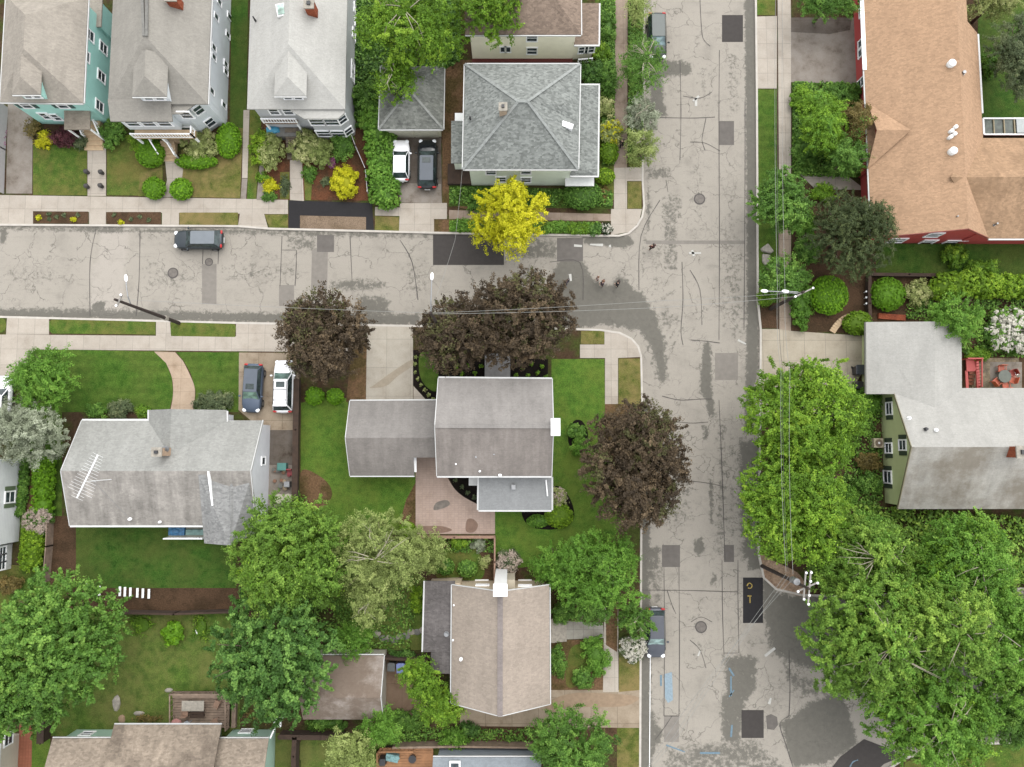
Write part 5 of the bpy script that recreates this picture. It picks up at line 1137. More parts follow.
C2 = cpx([(425, 581, 3.0), (455, 581, 3.6), (452, 652, 3.6), (423, 652, 3.0)]); mb = MB(); mb.shell(C2, [(0, 3, 2, 1)], .14); mb.build('lean_to_roof', rmD, h)
C2b = cpx([(431, 652, 3.1), (452, 652, 3.55), (450, 674, 3.5), (430, 673, 3.1)]); mb = MB(); mb.shell([a + Vector((0, 0, -.03)) for a in C2b], [(0, 3, 2, 1)], .14); mb.build('lean_to_roof', rmD, h)
mb = MB(); mb.prism([(C2[0].x + .3, C2[0].y - .3), (C2[1].x + .4, C2[1].y - .3), (C2[2].x + .4, C2[2].y), (C2[3].x + .3, C2[3].y + .2)], 0, 2.85); mb.prism([(C2b[0].x + .3, C2b[0].y + .2), (C2b[1].x + .4, C2b[1].y + .2), (C2b[2].x + .4, C2b[2].y + .3), (C2b[3].x + .3, C2b[3].y + .3)], 0, 2.8); mb.build('lean_to_wall', wm, h)
mb = MB(); mb.bar(C2[0] + Vector((-.07, 0, -.08)), C2[3] + Vector((-.07, 0, -.08)), .13, .13); mb.build('gutter', M['gutter'], h)
pipe(h, 446.5, 634, 3.5, .16, .3, M['metal'], 'roof_vent'); pipe(h, 461, 659, 4.8, .1, .3); pipe(h, 454, 605, 3.9, .06, .2); pipe(h, 453, 640, 3.9, .06, .2)
q_ = P(556, 630, .3); mb = MB()
for k in range(4): mb.box((P(552 + k * 4, 631).x, q_.y, .35 - k * .07), (.42, 2.0, .7 - k * .14))
mb.build('steps', M['stone'], h)
# ------------------------------------------------------------------ H11 garage barn
rm = shingle('pink grey shingles', T(212, 200, 190), .12, .15, T(132, 112, 94), .8, dscale=.16, dthr=.42)
C = cpx([(305, 655.5, 2.7), (385, 656, 2.7), (384, 718, 2.7), (303, 719.5, 2.7)]); C[1].y = C[0].y; C[2].y = C[3].y; C[1].x = C[2].x = P(383.5, 690, 2.7).x; C[0].x = C[3].x
h = house('garage', 'small garage with moss stained pinkish gable roof partly under the dark green tree', C, 'garage', 'garages')
w = roofed(h, C, 4.1, 'x', (0, 0), o=.2, frac=.57, rm=rm, wm=siding('off white siding', T(220, 214, 198)), gut='EN')
# ------------------------------------------------------------------ H12 mint ranch at bottom
wm = siding('sea green siding', T(156, 184, 168, 1.7)); rm = shingle('beige shingles', T(190, 174, 156), .22, .12); rms = shingle('beige stained shingles', T(186, 170, 152), .2, .3, T(104, 92, 82), .7, dscale=.18, dthr=.5)
yA = P(80, 738.5, 3).y; yB = P(160, 724.7, 3.2).y; yS = yA - 9
def slopebox(par, x0, x1, yn, ys, ze, zr, o=.35, rm=None):
    C = [Vector((x0, yn, ze)), Vector((x1, yn, ze)), Vector((x1, ys, ze)), Vector((x0, ys, ze))]
    return C, roofed(par, C, zr, 'x', (0, 0), o=o, rm=rm, wm=wm, gut='N')
xa, xb, xc, xd = P(52, 745, 3).x, P(115, 738, 3).x, P(222, 730, 3.1).x, P(268.5, 745, 3).x
h = house('house', 'sea green house with beige roof along the bottom edge behind the wooden deck', [(xa, yA, 0), (xd, yS, 0)])
_, w = slopebox(h, xa, xb + .5, yA, yS, 3.0, 5.0, rm=rm); _, w2 = slopebox(h, xb, xc, yB, yS - 1, 3.25, 5.9, o=1.2, rm=rms); _, w3 = slopebox(h, xc - .5, xd, yA, yS, 3.05, 5.05, rm=rm)
cen = Vector(((xa + xd) / 2, yS, 0)); window(h, w[0], w[1], cen, .9, .8, p=(87, 734)); window(h, w3[0], w3[1], cen, .9, .8, p=(246, 731.5))
mb = MB(); q_ = P(277, 723, 3.2); mb.tube([(q_.x, q_.y, 0), (q_.x, q_.y, 3.0)], .12, 8); mb.box((q_.x, q_.y, 3.05), (.6, .7, .25)); mb.bar((q_.x, q_.y, 3.1), (xd + .1, yA, 2.9), .12, .12); mb.build('downspout', M['trim'], h)
# ------------------------------------------------------------------ H13 blue grey roof at bottom
wm = siding('blue siding', T(170, 180, 190)); rm = shingle('blue grey shingles', T(170, 178, 184), .08, .1)
x0, x1 = P(433, 760, 3.2).x, P(541, 760, 3.2).x; yn = P(480, 757.5, 3.2).y
h = house('house', 'blue grey roofed house cut by the bottom edge next to the cedar deck', [(x0, yn, 0), (x1, yn - 9, 0)])
C = [Vector((x0, yn, 3.2)), Vector((x1, yn, 3.2)), Vector((x1, yn - 9, 3.2)), Vector((x0, yn - 9, 3.2))]
roofed(h, C, 5.6, 'x', (0, 0), o=.3, rm=rm, wm=wm, gut='N'); q_ = P(455, 764, 3.5); mb = MB(); mb.box((q_.x, q_.y - .2, 3.55), (.9, .9, .2)); sk = mb.build('skylight', M['white'], h); mb = MB(); mb.box((q_.x, q_.y - .2, 3.68), (.65, .65, .04)); mb.build('pane', M['glass'], sk)
# ------------------------------------------------------------------ H14 / H15 white houses on the left edge
def edge_house(label, bx, y0, y1, wm, z, wins, extra=None):
    xw_ = P(bx, (y0 + y1) / 2).x; a, b = P(bx, y0).y, P(bx, y1).y
    C = [Vector((xw_ - 9, a + .35, z)), Vector((xw_ + .35, a + .35, z)), Vector((xw_ + .35, b - .35, z)), Vector((xw_ - 9, b - .35, z))]
    h = house('house', label, C); w = roofed(h, C, z + 2.6, 'y', (0, 0), o=.35, rm=rmN, wm=wm, gut='E'); cen = sum(w, Vector()) / 4
    for p, ww, hh, s_ in wins: window(h, w[1], w[2], cen, ww, hh, p=p, sh=s_)
    return h, w, cen
h, w, cen = edge_house('white house on the left edge with a green shuttered window above the clipped hedge', 22, 459, 541, siding('white clapboard', T(238, 240, 240, 1.3)), 5.2, [((9.5, 497), .9, 1.2, plain('olive shutter', T(120, 140, 104), .6))])
mb = MB(); a, b = P(12, 541).y, P(12, 566).y; x_ = P(13, 550).x; mb.box((x_ - 1.5, (a + b) / 2 - .2, 2.3), (3.0, a - b, 4.6)); mb.build('rear_porch', siding('white porch siding', T(226, 228, 226, 1.3)), h)
A, B = Vector((x_, a - .2, 0)), Vector((x_, b - .2, 0))
for t_ in (.2, .5, .8):
    for z_ in (1.4, 3.6): window(h, A, B, cen, .6, .8, t=t_, z=z_)
h, w, cen = edge_house('cream house in the bottom left corner beside the red brick path', 18.5, 733, 800, siding('cream clapboard', T(228, 218, 200)), 3.2, [((8, 739), .9, 1.0, None)])

# ------------------------------------------------------------------ street furniture, poles, wires
M['polewood'] = plain('creosoted pole wood', T(70, 56, 48), .9, .25, scale=4)
def pole(label, bx, by, h, lamp=None, arms=None, extra=None):
    b = P(bx, by, GZ); t = thing('utility_pole', label, 'utility pole', b, 0, 'utility poles')
    mb = MB(); mb.tube([(0, 0, 0), (0, 0, h * .5), (0, 0, h)], [.17, .14, .1], 10); mb.build('pole_shaft', M['polewood'], t, local=True, smooth=False)
    if lamp:
        for (a_, z0_, c_, z1_) in lamp:
            p0 = Vector((0, 0, z0_)); q = P(*c_, z1_) - b; q.z = z1_
            d = q - p0; mb = MB(); mb.tube([p0, p0 + d * .35 + Vector((0, 0, .25)), p0 + d * .8 + Vector((0, 0, .12)), q], .045, 8); la = mb.build('lamp_arm', M['metal'], t, local=True)
            mb = MB(); dd = Vector((d.x, d.y, 0)).normalized(); rz = math.atan2(dd.y, dd.x); mb.ell((0, 0, 0), (.32, .14, .09), None, 14, 8)
            lh = mb.build('lamp_head', M['white'], la, local=True, smooth=True); lh.location = q + dd * .25; lh.rotation_euler = (0, 0, rz)
    for (z_, ang, L_, ins_) in (arms or []):
        d = Vector((math.cos(ang), math.sin(ang), 0)); mb = MB(); mb.bar(d * -L_ + Vector((.14, 0, z_)), d * L_ + Vector((.14, 0, z_)), .1, .12); ca = mb.build('crossarm', plain('grey crossarm', T(190, 184, 176), .8), t, local=True)
        for k in ins_:
            mb = MB(); c = d * L_ * k + Vector((.14, 0, z_ + .05)); mb.cyl(c, .05, .2, 8, r2=.03); mb.cyl(c + Vector((0, 0, .07)), .09, .04, 10); mb.build('insulator', M['white'], ca, local=True)
    return t, b
pA, bA = pole('dark utility pole with a long street lamp arm on the left grass verge', 179, 323, 10.8, lamp=[(0, 8.4, (127, 281.5), 8.8)], arms=[(10.4, 1.2, .5, (-.9, .9))])
mb = MB(); mb.box((.0, .0, 2.6), (.36, .36, .5)); mb.build('sign_band', M['stone'], pA, local=True)
pC, bC = pole('utility pole with white street lamp rising beside the dark red maples', 443.5, 334, 10.8, lamp=[(0, 10.3, (432, 280), 10.6)])
pB, bB = pole('utility pole with two street lamp heads above the mulch bed on the right verge', 770.7, 309, 7.6, lamp=[(0, 6.6, (767, 291.5), 6.9), (0, 6.9, (788, 292), 7.0)], arms=[(7.2, .45, .9, (-.9, .9))])
pD, bD = pole('utility pole with crossarms and white insulators at the corner of the side street', 762, 566, 10.3, arms=[(10.0, 1.45, 1.3, (-.9, -.4, .4, .9)), (9.1, 1.45, 1.1, (-.9, .9)), (9.6, .4, .9, (-.9, .9))])
mb = MB(); mb.cyl((-.35, .25, 8.0), .26, .9, 14); mb.build('transformer', M['metal'], pD, local=True)
M['wire'] = plain('power cable', T(176, 176, 170), .6, .1); M['wired'] = plain('dark cable', T(90, 88, 84), .6, .1)
def wire(label, pts, sag=.4, r=.014, mat=None):
    q = [P(*p) for p in pts]; out = []
    for i in range(len(q) - 1):
        for k in range(8):
            t = k / 8; v = q[i].lerp(q[i + 1], t); v.z -= sag * 4 * t * (1 - t); out.append(v)
    out.append(q[-1]); mb = MB(); mb.tube(out, r, 5); tag(mb.build('power_line', mat or M['wire']), label, 'wire', 'overhead cables')
wire('overhead cable from the left lamp pole to the lamp pole by the dark maples', [(114, 299, 10.4), (430, 313, 10.4)])
wire('upper overhead cable from the maples across the junction to the right lamp pole', [(430, 313, 10.4), (655, 301, 8.6), (803, 292, 7.4)])
wire('second lower cable crossing the junction below the longer one', [(430, 314, 9.8), (650, 308, 8.2), (800, 296, 6.9)], r=.016)
wire('leftmost overhead cable running up the right sidewalk to the top edge', [(786, 572, 9.9), (781, 373, 9.6), (777.5, 290, 9.2), (776, -30, 9.2)])
wire('second overhead cable from the left along the right sidewalk', [(788, 572, 9.9), (783, 373, 9.6), (779.5, 290, 9.2), (778, -30, 9.2)], mat=M['wired'])
wire('third overhead cable over the bright green street tree', [(793, 574, 9.9), (790, 373, 9.7), (785, 290, 9.2), (783, -30, 9.2)])
for i, (a, b) in enumerate([((786, 574), (675, 735)), ((789, 576), (679, 735)), ((794, 578), (700, 690))]):
    wire(['upper left slanting cable from the corner pole over the street', 'lower right slanting cable from the corner pole over the street', 'short slanting cable ending mid street from the corner pole'][i], [(a[0], a[1], 9.8), (b[0], b[1], 6.5 if i < 2 else 7.5)] + ([(b[0] - 60, b[1] + 80, 5.0)] if i < 2 else [(640, 780, 5)]), r=.012)
wire('thin cable from the lamp pole to the grey hip roofed house', [(430, 313, 10), (455, 240, 7.5), (463, 160, 5)], r=.012)
wire('thin cable from the lamp pole to the ranch house roof', [(114, 299, 9.6), (150, 380, 6.5), (165, 450, 5.2)], r=.012) if False else None

# ------------------------------------------------------------------ fences
def fence(label, pts, h=1.2, mat=None, th=.06, post=1.8, name='fence', group=None):
    q = [P(x, y, GZ) for x, y in pts]; mid = sum(q, Vector()) / len(q); t = thing(name, label, 'fence', (mid.x, mid.y, 0), 0, group)
    mb = MB()
    for a, b in zip(q, q[1:]): mb.bar(a + Vector((0, 0, h / 2)), b + Vector((0, 0, h / 2)), th, h)
    mb.build('panel', mat, t)
    mb = MB()
    for a, b in zip(q, q[1:]): mb.bar(a + Vector((0, 0, h + .02)), b + Vector((0, 0, h + .02)), th * 2, .05)
    mb.build('top_rail', mat, t)
    for a, b in zip(q, q[1:]):
        n = max(1, int((b - a).length / post))
        for i in range(n + 1):
            c = a.lerp(b, i / n); mb = MB(); mb.box((c.x, c.y, h / 2 + .12), (.11, .11, h + .16)); mb.build('post', mat, t)
    return t
M['fwhite'] = plain('white vinyl', T(236, 232, 232), .5, .05)
fence('white board fence along the left side of the mint house driveway', [(7.5, 108), (5, 150), (3.5, 193)], 1.3, M['fwhite'], .1)
fence('long low dark wooden fence strip beside the lawn of the grey house', [(299.5, 380), (298.5, 430), (297.5, 500)], .9, M['wood_dark'], .25)
fence('brown plank fence between the back lawn and the lower yard', [(122, 610), (180, 611), (240, 609)], 1.2, M['wood_dark'], .08)
fence('grey wire and post fence at the side of the ranch house', [(54, 517), (53, 545), (50, 580)], 1.0, M['wood'], .04)
fence('tan plank fence along the lower edge of the pink patio', [(415, 536), (455, 536), (495, 536)], .8, M['wood_new'] if False else plain('tan fence boards', T(190, 152, 128), .8, .2), .12)
fence('tan plank fence going down from the patio corner', [(495, 537), (495, 560), (494.5, 584)], 1.1, plain('tan fence boards', T(190, 152, 128), .8, .2), .07)
fence('brown fence behind the blue bins next to the garage', [(386, 654), (410, 655), (431, 654)], 1.4, M['wood_dark'], .1)
fence('long brown board fence below the concrete driveway', [(395, 742), (460, 741), (532, 742)], 1.2, M['wood'], .08)
fence('dark board fence separating the two lawns at the bottom', [(299, 731), (298, 750), (298, 790)], 1.3, M['wood_dark'], .2)
fence('dark board fence behind the sea green house', [(283, 731), (345, 732)], 1.3, M['wood_dark'], .2)
fence('dark wooden fence section left of the bottom deck', [(50, 705), (49, 738)], 1.2, M['wood_dark'], .3)
fence('black edging fence between red building lawn and shrub garden', [(866, 276), (905, 276.5), (950, 277)], .7, M['wood_dark'], .15)
fence('black edging fence running down beside the clipped ball bush', [(866, 278), (866, 305), (866.5, 325)], .7, M['wood_dark'], .15)
fence('thin white wire fence between red mulch bed and hedge', [(349, 127), (357, 149), (367, 172), (369, 194)], .8, M['fwhite'], .025)
# ------------------------------------------------------------------ loose yard things
for i, x in enumerate([87, 99.5, 120, 125, 130.5, 137.5, 143, 149]):
    y = 588 + (0 if i == 0 else 2) + i * .5; mb = MB(); a = P(x, y - 4.5, .3); b = P(x - .3, y + 5 if i else y + 1, .3)
    mb.bar(a, b, .2, .04)
    for k in (.3, .7): c = a.lerp(b, k); mb.box((c.x, c.y, .2), (.08, .08, .2))
    tag(mb.build('board', M['white']), 'white painted board lying on the brown strip below the ranch house lawn', 'board', 'white boards on the mulch strip')
def bin_(px, py, mat, label, w=.6, lid=None):
    c = P(px, py, GZ); t = thing('wheeled_bin', label, 'wheelie bin', c, random.Random(px).uniform(-.1, .1), 'wheelie bins')
    mb = MB(); mb.box((0, 0, .5), (w * .85, w * .85, .95), 0, taper=1.12); mb.build('bin_body', mat, t, local=True, bevel=.04)
    mb = MB(); mb.box((0, 0, 1.0), (w * 1.02, w * 1.05, .07)); mb.box((0, w * .55, .98), (w * .8, .06, .06)); mb.build('lid', lid or mat, t, local=True, bevel=.03)
    for s_ in (-1, 1): mb = MB(); mb.tube([(s_ * w * .4, w * .4, .1), (s_ * w * .5, w * .4, .1)], .1, 12); mb.build('wheel', M['rubber'], t, local=True)
bin_(402.5, 665, plain('blue bin plastic', T(74, 104, 196), .4), 'blue wheelie bin beside the small garage', .75, plain('blue lid', T(150, 170, 235), .35))
bin_(393, 664, plain('grey bin plastic', T(120, 124, 124), .5), 'grey wheelie bin left of the blue bin', .65)
bin_(855.5, 371, M['blackp'], 'larger black wheelie bin at the driveway end', .8, plain('black lid', (.05, .055, .065, 1), .25)); bin_(855, 386, M['blackp'], 'smaller black bin just below the larger black bin', .6)
def table(px, py, w, d, h, mat, label, round_=False, z=GZ, rz=0):
    c = P(px, py, z); t = thing('table', label, 'table', c, rz, 'garden tables'); mb = MB()
    if round_: mb.cyl((0, 0, h - .04), w / 2, .05, 24)
    else: mb.box((0, 0, h - .02), (w, d, .05))
    mb.build('tabletop', mat, t, local=True)
    for sx in (-1, 1):
        for sy in (-1, 1): mb = MB(); mb.bar((sx * w * .3, sy * d * .3, 0), (sx * w * .28, sy * d * .28, h - .05), .05); mb.build('leg', mat, t, local=True)
def chair(px, py, rz, mat, label, z=GZ, group='patio chairs', k=1.0):
    c = P(px, py, z); t = thing('chair', label, 'chair', c, rz, group)
    mb = MB(); mb.box((0, 0, .44), (.52 * k, .5 * k, .07)); mb.build('seat', mat, t, local=True, bevel=.03)
    mb = MB(); mb.box((0, -.28 * k, .72), (.52 * k, .06, .55)); mb.build('backrest', mat, t, local=True, bevel=.03)
    for sx in (-1, 1):
        mb = MB(); mb.box((sx * .27 * k, -.02, .62), (.05, .48 * k, .04)); mb.build('armrest', mat, t, local=True)
        for sy in (-1, 1): mb = MB(); mb.bar((sx * .22 * k, sy * .2 * k, 0), (sx * .22 * k, sy * .2 * k, .42), .04); mb.build('leg', mat, t, local=True)
M['orange'] = plain('orange red chair', T(232, 116, 80), .5); M['teal'] = plain('slate table top', T(110, 116, 104), .5, .25)
table(999.5, 377, 1.15, 1.15, .74, M['teal'], 'round slate grey table among orange chairs on the mosaic patio', True)
for px, py, rz, lb in [(998, 369.5, 3.1, 'orange chair above the round patio table'), (992.8, 382.5, -.9, 'orange chair at the lower left of the round patio table'), (1008, 380, 1.2, 'orange chair right of the round patio table'), (1002, 385.5, .2, 'orange chair tucked below the round patio table')]:
    chair(px, py, rz, M['orange'], lb, k=1.15, group='orange chairs round the patio table')
chair(1008.5, 373.5, 2.0, plain('dark red chair', T(176, 66, 52), .5), 'dark red chair at the upper right of the patio table', group='orange chairs round the patio table')
c = P(1014, 373.5, GZ); mb = MB(); mb.cyl((c.x, c.y, GZ), .14, .35, 12, r2=.18); tag(mb.build('flower_pot', M['white']), 'small white flower pot at the edge of the mosaic patio', 'pot')
# red steps
t = thing('red_steps', 'coral red wooden landing with steps at the side of the pale wing', 'steps', P(967, 374, 0), 0); a, b = P(962, 360), P(975, 372); M['coral'] = plain('coral red paint', T(224, 98, 92), .6, .1)
mb = MB(); mb.box(((a.x + b.x) / 2, (a.y + b.y) / 2, .55), (b.x - a.x, a.y - b.y, .12)); mb.build('landing', M['coral'], t)
mb = MB(); xx = P(969, 378).x
for k in range(4): mb.box((xx, P(969, 373.5 + k * 3.4).y, .5 - k * .1), (.55, .26, .07))
mb.build('stair_tread', M['wood_dark'] if False else plain('rust treads', T(150, 84, 56), .8), t)
mb = MB(); mb.box((P(963.3, 380).x, P(963, 380).y, .5), (.24, 1.6, .1)); mb.build('stringer', M['coral'], t); mb = MB(); mb.box((P(973, 380).x, P(973, 380).y, .7), (.3, 1.6, .12)); mb.build('stringer', M['coral'], t)
railing(t, P(962, 359.5, .6), P(976, 359.5, .6), .9, M['coral']); railing(t, P(975.5, 361, .6), P(975.5, 387, .2), .9, M['coral'])
# AC unit
c = P(874.5, 443, GZ); t = thing('air_conditioner', 'square cream air conditioning unit against the sage green wall', 'air conditioner', c); mb = MB(); mb.box((0, 0, .4), (.85, .85, .8)); mb.build('casing', plain('cream casing', T(226, 212, 180), .5), t, local=True, bevel=.04)
mb = MB(); mb.cyl((0, 0, .8), .33, .03, 24); mb.build('fan_grille', plain('fan grille', T(150, 130, 110), .5), t, local=True); mb = MB(); mb.cyl((0, 0, .825), .1, .03, 16); mb.build('fan_hub', M['trim'], t, local=True)
# pergola greenhouse
t = thing('greenhouse_frame', 'long glazed lean-to with white frame over dark beds by the red building', 'greenhouse', P(1005, 127, 0)); a, b = P(983, 118.5, 2), P(1060, 134.5, 2); M['ghd'] = glass('greenhouse glass', (.03, .04, .03, 1), .35)
mb = MB(); mb.box(((a.x + b.x) / 2, (a.y + b.y) / 2, 1.0), (b.x - a.x - .1, a.y - b.y - .1, 1.9)); mb.build('glazing', M['ghd'], t)
for yy in (a.y, b.y): mb = MB(); mb.bar((a.x, yy, 2), (b.x, yy, 2), .14, .12); mb.build('top_rail', M['trim'], t)
for k in range(8): xx = a.x + (b.x - a.x) * k / 7.0 * .95; mb = MB(); mb.bar((xx, a.y, 2.0), (xx, b.y, 2.0), .1 if k else .16, .1); mb.build('glazing_bar', plain('tan bars', T(190, 176, 140), .7) if k else M['trim'], t)
q = P(1024, 126, 2); mb = MB(); mb.box((q.x + .3, q.y, 2.03), (2.0, a.y - b.y - .2, .06)); mb.build('polycarbonate_sheet', plain('pale sheet', T(206, 214, 212), .3), t)
# deck on the lower lawn
z = .55; t = thing('wooden_deck', 'weathered wooden deck with bench rail behind the sea green house', 'deck', P(205, 707, 0)); a, b = P(174, 692, z), P(236, 728, z)
mb = MB(); n = 14
for k in range(n): y0 = a.y + (b.y - a.y) * (k + .5) / n; mb.box(((a.x + b.x) / 2 - .3, y0, z), (b.x - a.x - .6, abs(b.y - a.y) / n - .03, .06))
mb.build('deck_boards', M['wood'], t); mb = MB(); mb.box(((a.x + b.x) / 2 - .3, (a.y + b.y) / 2, .24), (b.x - a.x - .7, a.y - b.y - .1, .44)); mb.build('deck_base', M['wood_dark'], t)
mb = MB(); mb.box((P(233.5, 710, .6).x, (a.y + b.y) / 2, .3), (.35, a.y - b.y, .5)); mb.build('side_step', M['wood'], t)
for A, B in ((P(174, 691.5, z), P(228, 691.5, z)), (P(174, 692, z), P(174, 726, z)), (P(229, 692, z), P(229, 727, z))): railing(t, A, B, .8, M['wood'], n=6)
mb = MB(); mb.box((P(197, 696, z).x, P(197, 694, z).y, z + .4), (3.9, .35, .08)); mb.build('bench', M['wood'], t)
DZ = z + .03
table(196.5, 703, 1.9, .85, .74, M['stone'], 'long pale table on the weathered deck', z=DZ); chair(219, 702, 1.2, plain('woven tan chair', T(190, 154, 130), .8), 'woven tan chair at the right end of the long deck table', z=DZ); chair(187.5, 710.5, 0, plain('woven tan chair', T(190, 154, 130), .8), 'woven tan chair at the lower left of the long deck table', z=DZ)
chair(217, 720, .3, plain('woven tan chair', T(190, 154, 130), .8), 'woven tan chair near the roof edge on the deck', z=DZ)
for k, yy in enumerate((711, 714.5)):
    c = P(199, yy, DZ); tt = thing('bench', ['dark bench just below the long deck table', 'second dark bench, farther below the long deck table'][k], 'bench', c, 0, 'dark benches on the deck'); mb = MB(); mb.box((0, 0, .42), (1.2, .26, .05)); mb.build('seat', M['wood_dark'], tt, local=True)
    for s_ in (-1, 1): mb = MB(); mb.box((s_ * .45, 0, .2), (.06, .22, .4)); mb.build('leg', M['wood_dark'], tt, local=True)
c = P(181, 721, DZ); tt = thing('parasol', 'half open faded red parasol on the deck', 'parasol', c); mb = MB(); mb.tube([(0, 0, 0), (0, 0, 1.3)], .025, 8); mb.build('pole', M['wood'], tt, local=True); mb = MB(); mb.tube([(0, 0, .9), (0, 0, 1.15), (0, 0, 1.3)], [.55, .35, .03], 8); mb.build('canopy', plain('faded red fabric', T(206, 146, 138), .8), tt, local=True)
table(189.5, 722.5, .65, .65, .6, plain('bluish white top', T(222, 226, 236), .4), 'small round white table beside the red parasol', True, DZ)
# cedar deck at bottom
z = .7; t = thing('wooden_deck', 'orange cedar deck with stairs at the bottom edge', 'deck', P(405, 758, 0)); a, b = P(379, 747.5, z), P(433, 780, z); mb = MB(); n = 12
for k in range(n): y0 = a.y + (b.y - a.y) * (k + .5) / n; mb.box(((a.x + b.x) / 2, y0, z), (b.x - a.x, abs(b.y - a.y) / n - .02, .06))
mb.build('deck_boards', M['wood_new'], t); mb = MB(); mb.box(((a.x + b.x) / 2, (a.y + b.y) / 2, .3), (b.x - a.x - .2, a.y - b.y - .1, .6)); mb.build('deck_base', M['wood_dark'], t)
railing(t, P(379, 747.5, z), P(414, 747.5, z), .9, M['wood_new'], n=8); railing(t, P(379, 747.5, z), P(379, 780, z), .9, M['wood_new'], n=8)
mb = MB()
for k in range(5): q = P(427, 744 + k * 3.2, .2 + k * .12); mb.box((q.x, q.y, .2 + k * .12), (.95, .3, .08))
mb.build('stair_tread', M['wood_new'], t)
c = P(384, 758, z); mb = MB(); mb.box((c.x, c.y, z + .5), (.6, .7, .9), taper=.85); tag(mb.build('grill', M['blackp'], bevel=.08), 'black covered barbecue in the corner of the cedar deck', 'barbecue')
c = P(393, 755.5, z); mb = MB(); mb.box((c.x, c.y, z + .35), (1.1, .6, .5), -.2); mb.ell((c.x + .2, c.y, z + .6), (.5, .25, .12)); tag(mb.build('covered_cushion_box', plain('teal pattern cloth', T(150, 196, 196), .7, .5, scale=6), bevel=.08), 'teal patterned covered box on the cedar deck', 'box')
c = P(413, 757, z); mb = MB(); mb.cyl((c.x, c.y, z), .25, .5, 16, r2=.33); tag(mb.build('planter', M['blackp']), 'round black planter between cedar deck and stairs', 'planter')
# blue tarp on the ranch deck
c = P(178, 531, .95); mb = MB(); mb.box((c.x, c.y, 1.12), (1.4, .7, .35)); mb.ell((c.x - .2, c.y, 1.3), (.5, .3, .15)); tag(mb.build('tarp_bundle', plain('blue tarp', T(70, 140, 190), .5, .4, scale=5), bevel=.08), 'blue tarp covered bundle on the ranch house rear deck', 'tarp')
c = P(196, 532, .95); mb = MB(); mb.box((c.x, c.y, 1.1), (1.6, .5, .3)); tag(mb.build('deck_box', plain('sea green plastic', T(150, 188, 180), .6, .3), bevel=.05), 'sea green low box right of the blue tarp', 'box')
c = P(289, 129, GZ); c = P(276, 134, GZ); mb = MB(); mb.box((c.x, c.y, .6), (1.2, .7, .9), .2); mb.ell((c.x, c.y, 1.05), (.6, .4, .2), None); tag(mb.build('tarp_bundle', plain('bright blue tarp', T(80, 178, 216), .5, .35, scale=5), bevel=.1), 'bright blue tarp bundle in the shrubs before the pale roofed house', 'tarp')
# junk patio by the ranch
c = P(284, 466.5, GZ); mb = MB(); mb.box((c.x, c.y, .45), (.75, .6, .7)); mb.box((c.x, c.y, .82), (.8, .66, .05)); tag(mb.build('storage_box', plain('teal plastic', T(90, 158, 148), .5), bevel=.04), 'teal storage box at the top of the cluttered side patio', 'box')
c = P(291, 472, GZ); mb = MB(); mb.box((c.x, c.y, .3), (.5, .6, .35)); mb.box((c.x, c.y + .25, .62), (.45, .1, .5)); mb.cyl((c.x - .1, c.y - .3, GZ), .12, .3, 12); tag(mb.build('garden_cart', plain('red paint', T(170, 48, 56), .5)), 'red garden cart next to the teal storage box', 'cart')
c = P(289, 484, GZ); mb = MB(); mb.box((c.x, c.y, .5), (.5, .5, .7)); mb.box((c.x, c.y, .87), (.45, .45, .03)); tag(mb.build('storage_box', M['metal'], bevel=.04), 'grey metal box with bright lid on the cluttered side patio', 'box')
rnd = random.Random(4)
for k in range(12):
    c = P(rnd.uniform(272, 287), rnd.uniform(468, 492), GZ); mb = MB(); rr = rnd.uniform(.13, .24); mb.cyl((c.x, c.y, GZ), rr * .8, rr * 1.3, 12, r2=rr); mb.cyl((c.x, c.y, GZ + rr * 1.3), rr * .85, .02, 12)
    tag(mb.build('flower_pot', plain('clay %d' % (k % 3), [T(170, 126, 100), T(140, 140, 132), T(190, 170, 140)][k % 3], .8)), 'flower pot among the cluster on the cluttered side patio beside the white gable wall', 'pot', 'flower pots on the side patio')
for (x, y, lb) in [(281, 498, 'left one of two round white lidded tubs half under the tree'), (290, 498, 'right one of two round white lidded tubs half under the tree')]:
    c = P(x, y, GZ); mb = MB(); mb.cyl((c.x, c.y, GZ), .38, .6, 18); mb.cyl((c.x, c.y, GZ + .6), .42, .06, 18); tag(mb.build('tub', plain('cream tub', T(226, 222, 196), .6)), lb, 'tub')
# boulders and stones
def rock(px, py, r, mat, label, cat='rock', group=None, name='rock', seed=0, flat=.55):
    c = P(px, py, GZ); mb = MB(); mb.ell((c.x, c.y, GZ + r[1] * .1), (r[0], r[1], min(r) * flat), None, 9, 6, .35, seed); tag(mb.build(name, mat, bevel=0), label, cat, group)
c = P(766, 254, GZ); mb = MB(); mb.prism([XY(*p, GZ) for p in [(760, 249), (767, 244), (773, 252), (770, 254), (762, 252)]], 0, .5); mb.build; tag(mb.build('boulder', M['stone'], bevel=.1), 'upper pale split boulder on the right grass verge', 'rock', 'boulders on the verge')
mb = MB(); mb.prism([XY(*p, GZ) for p in [(762, 254), (770, 255), (770, 260), (765, 266), (762, 262)]], 0, .35); tag(mb.build('boulder', M['stone'], bevel=.1), 'lower elongated pale boulder on the right grass verge', 'rock', 'boulders on the verge')
rock(117, 703, (.35, .75), M['stone'], 'long flat pale stone on the lower left lawn', seed=1); rock(139, 713, (.5, .2), M['stone'], 'flat tan stone near the beige roof edge', seed=2); rock(122, 719, (.3, .35), plain('tan rock', T(190, 160, 130), .9), 'tan rock touching the beige roof edge', seed=3)
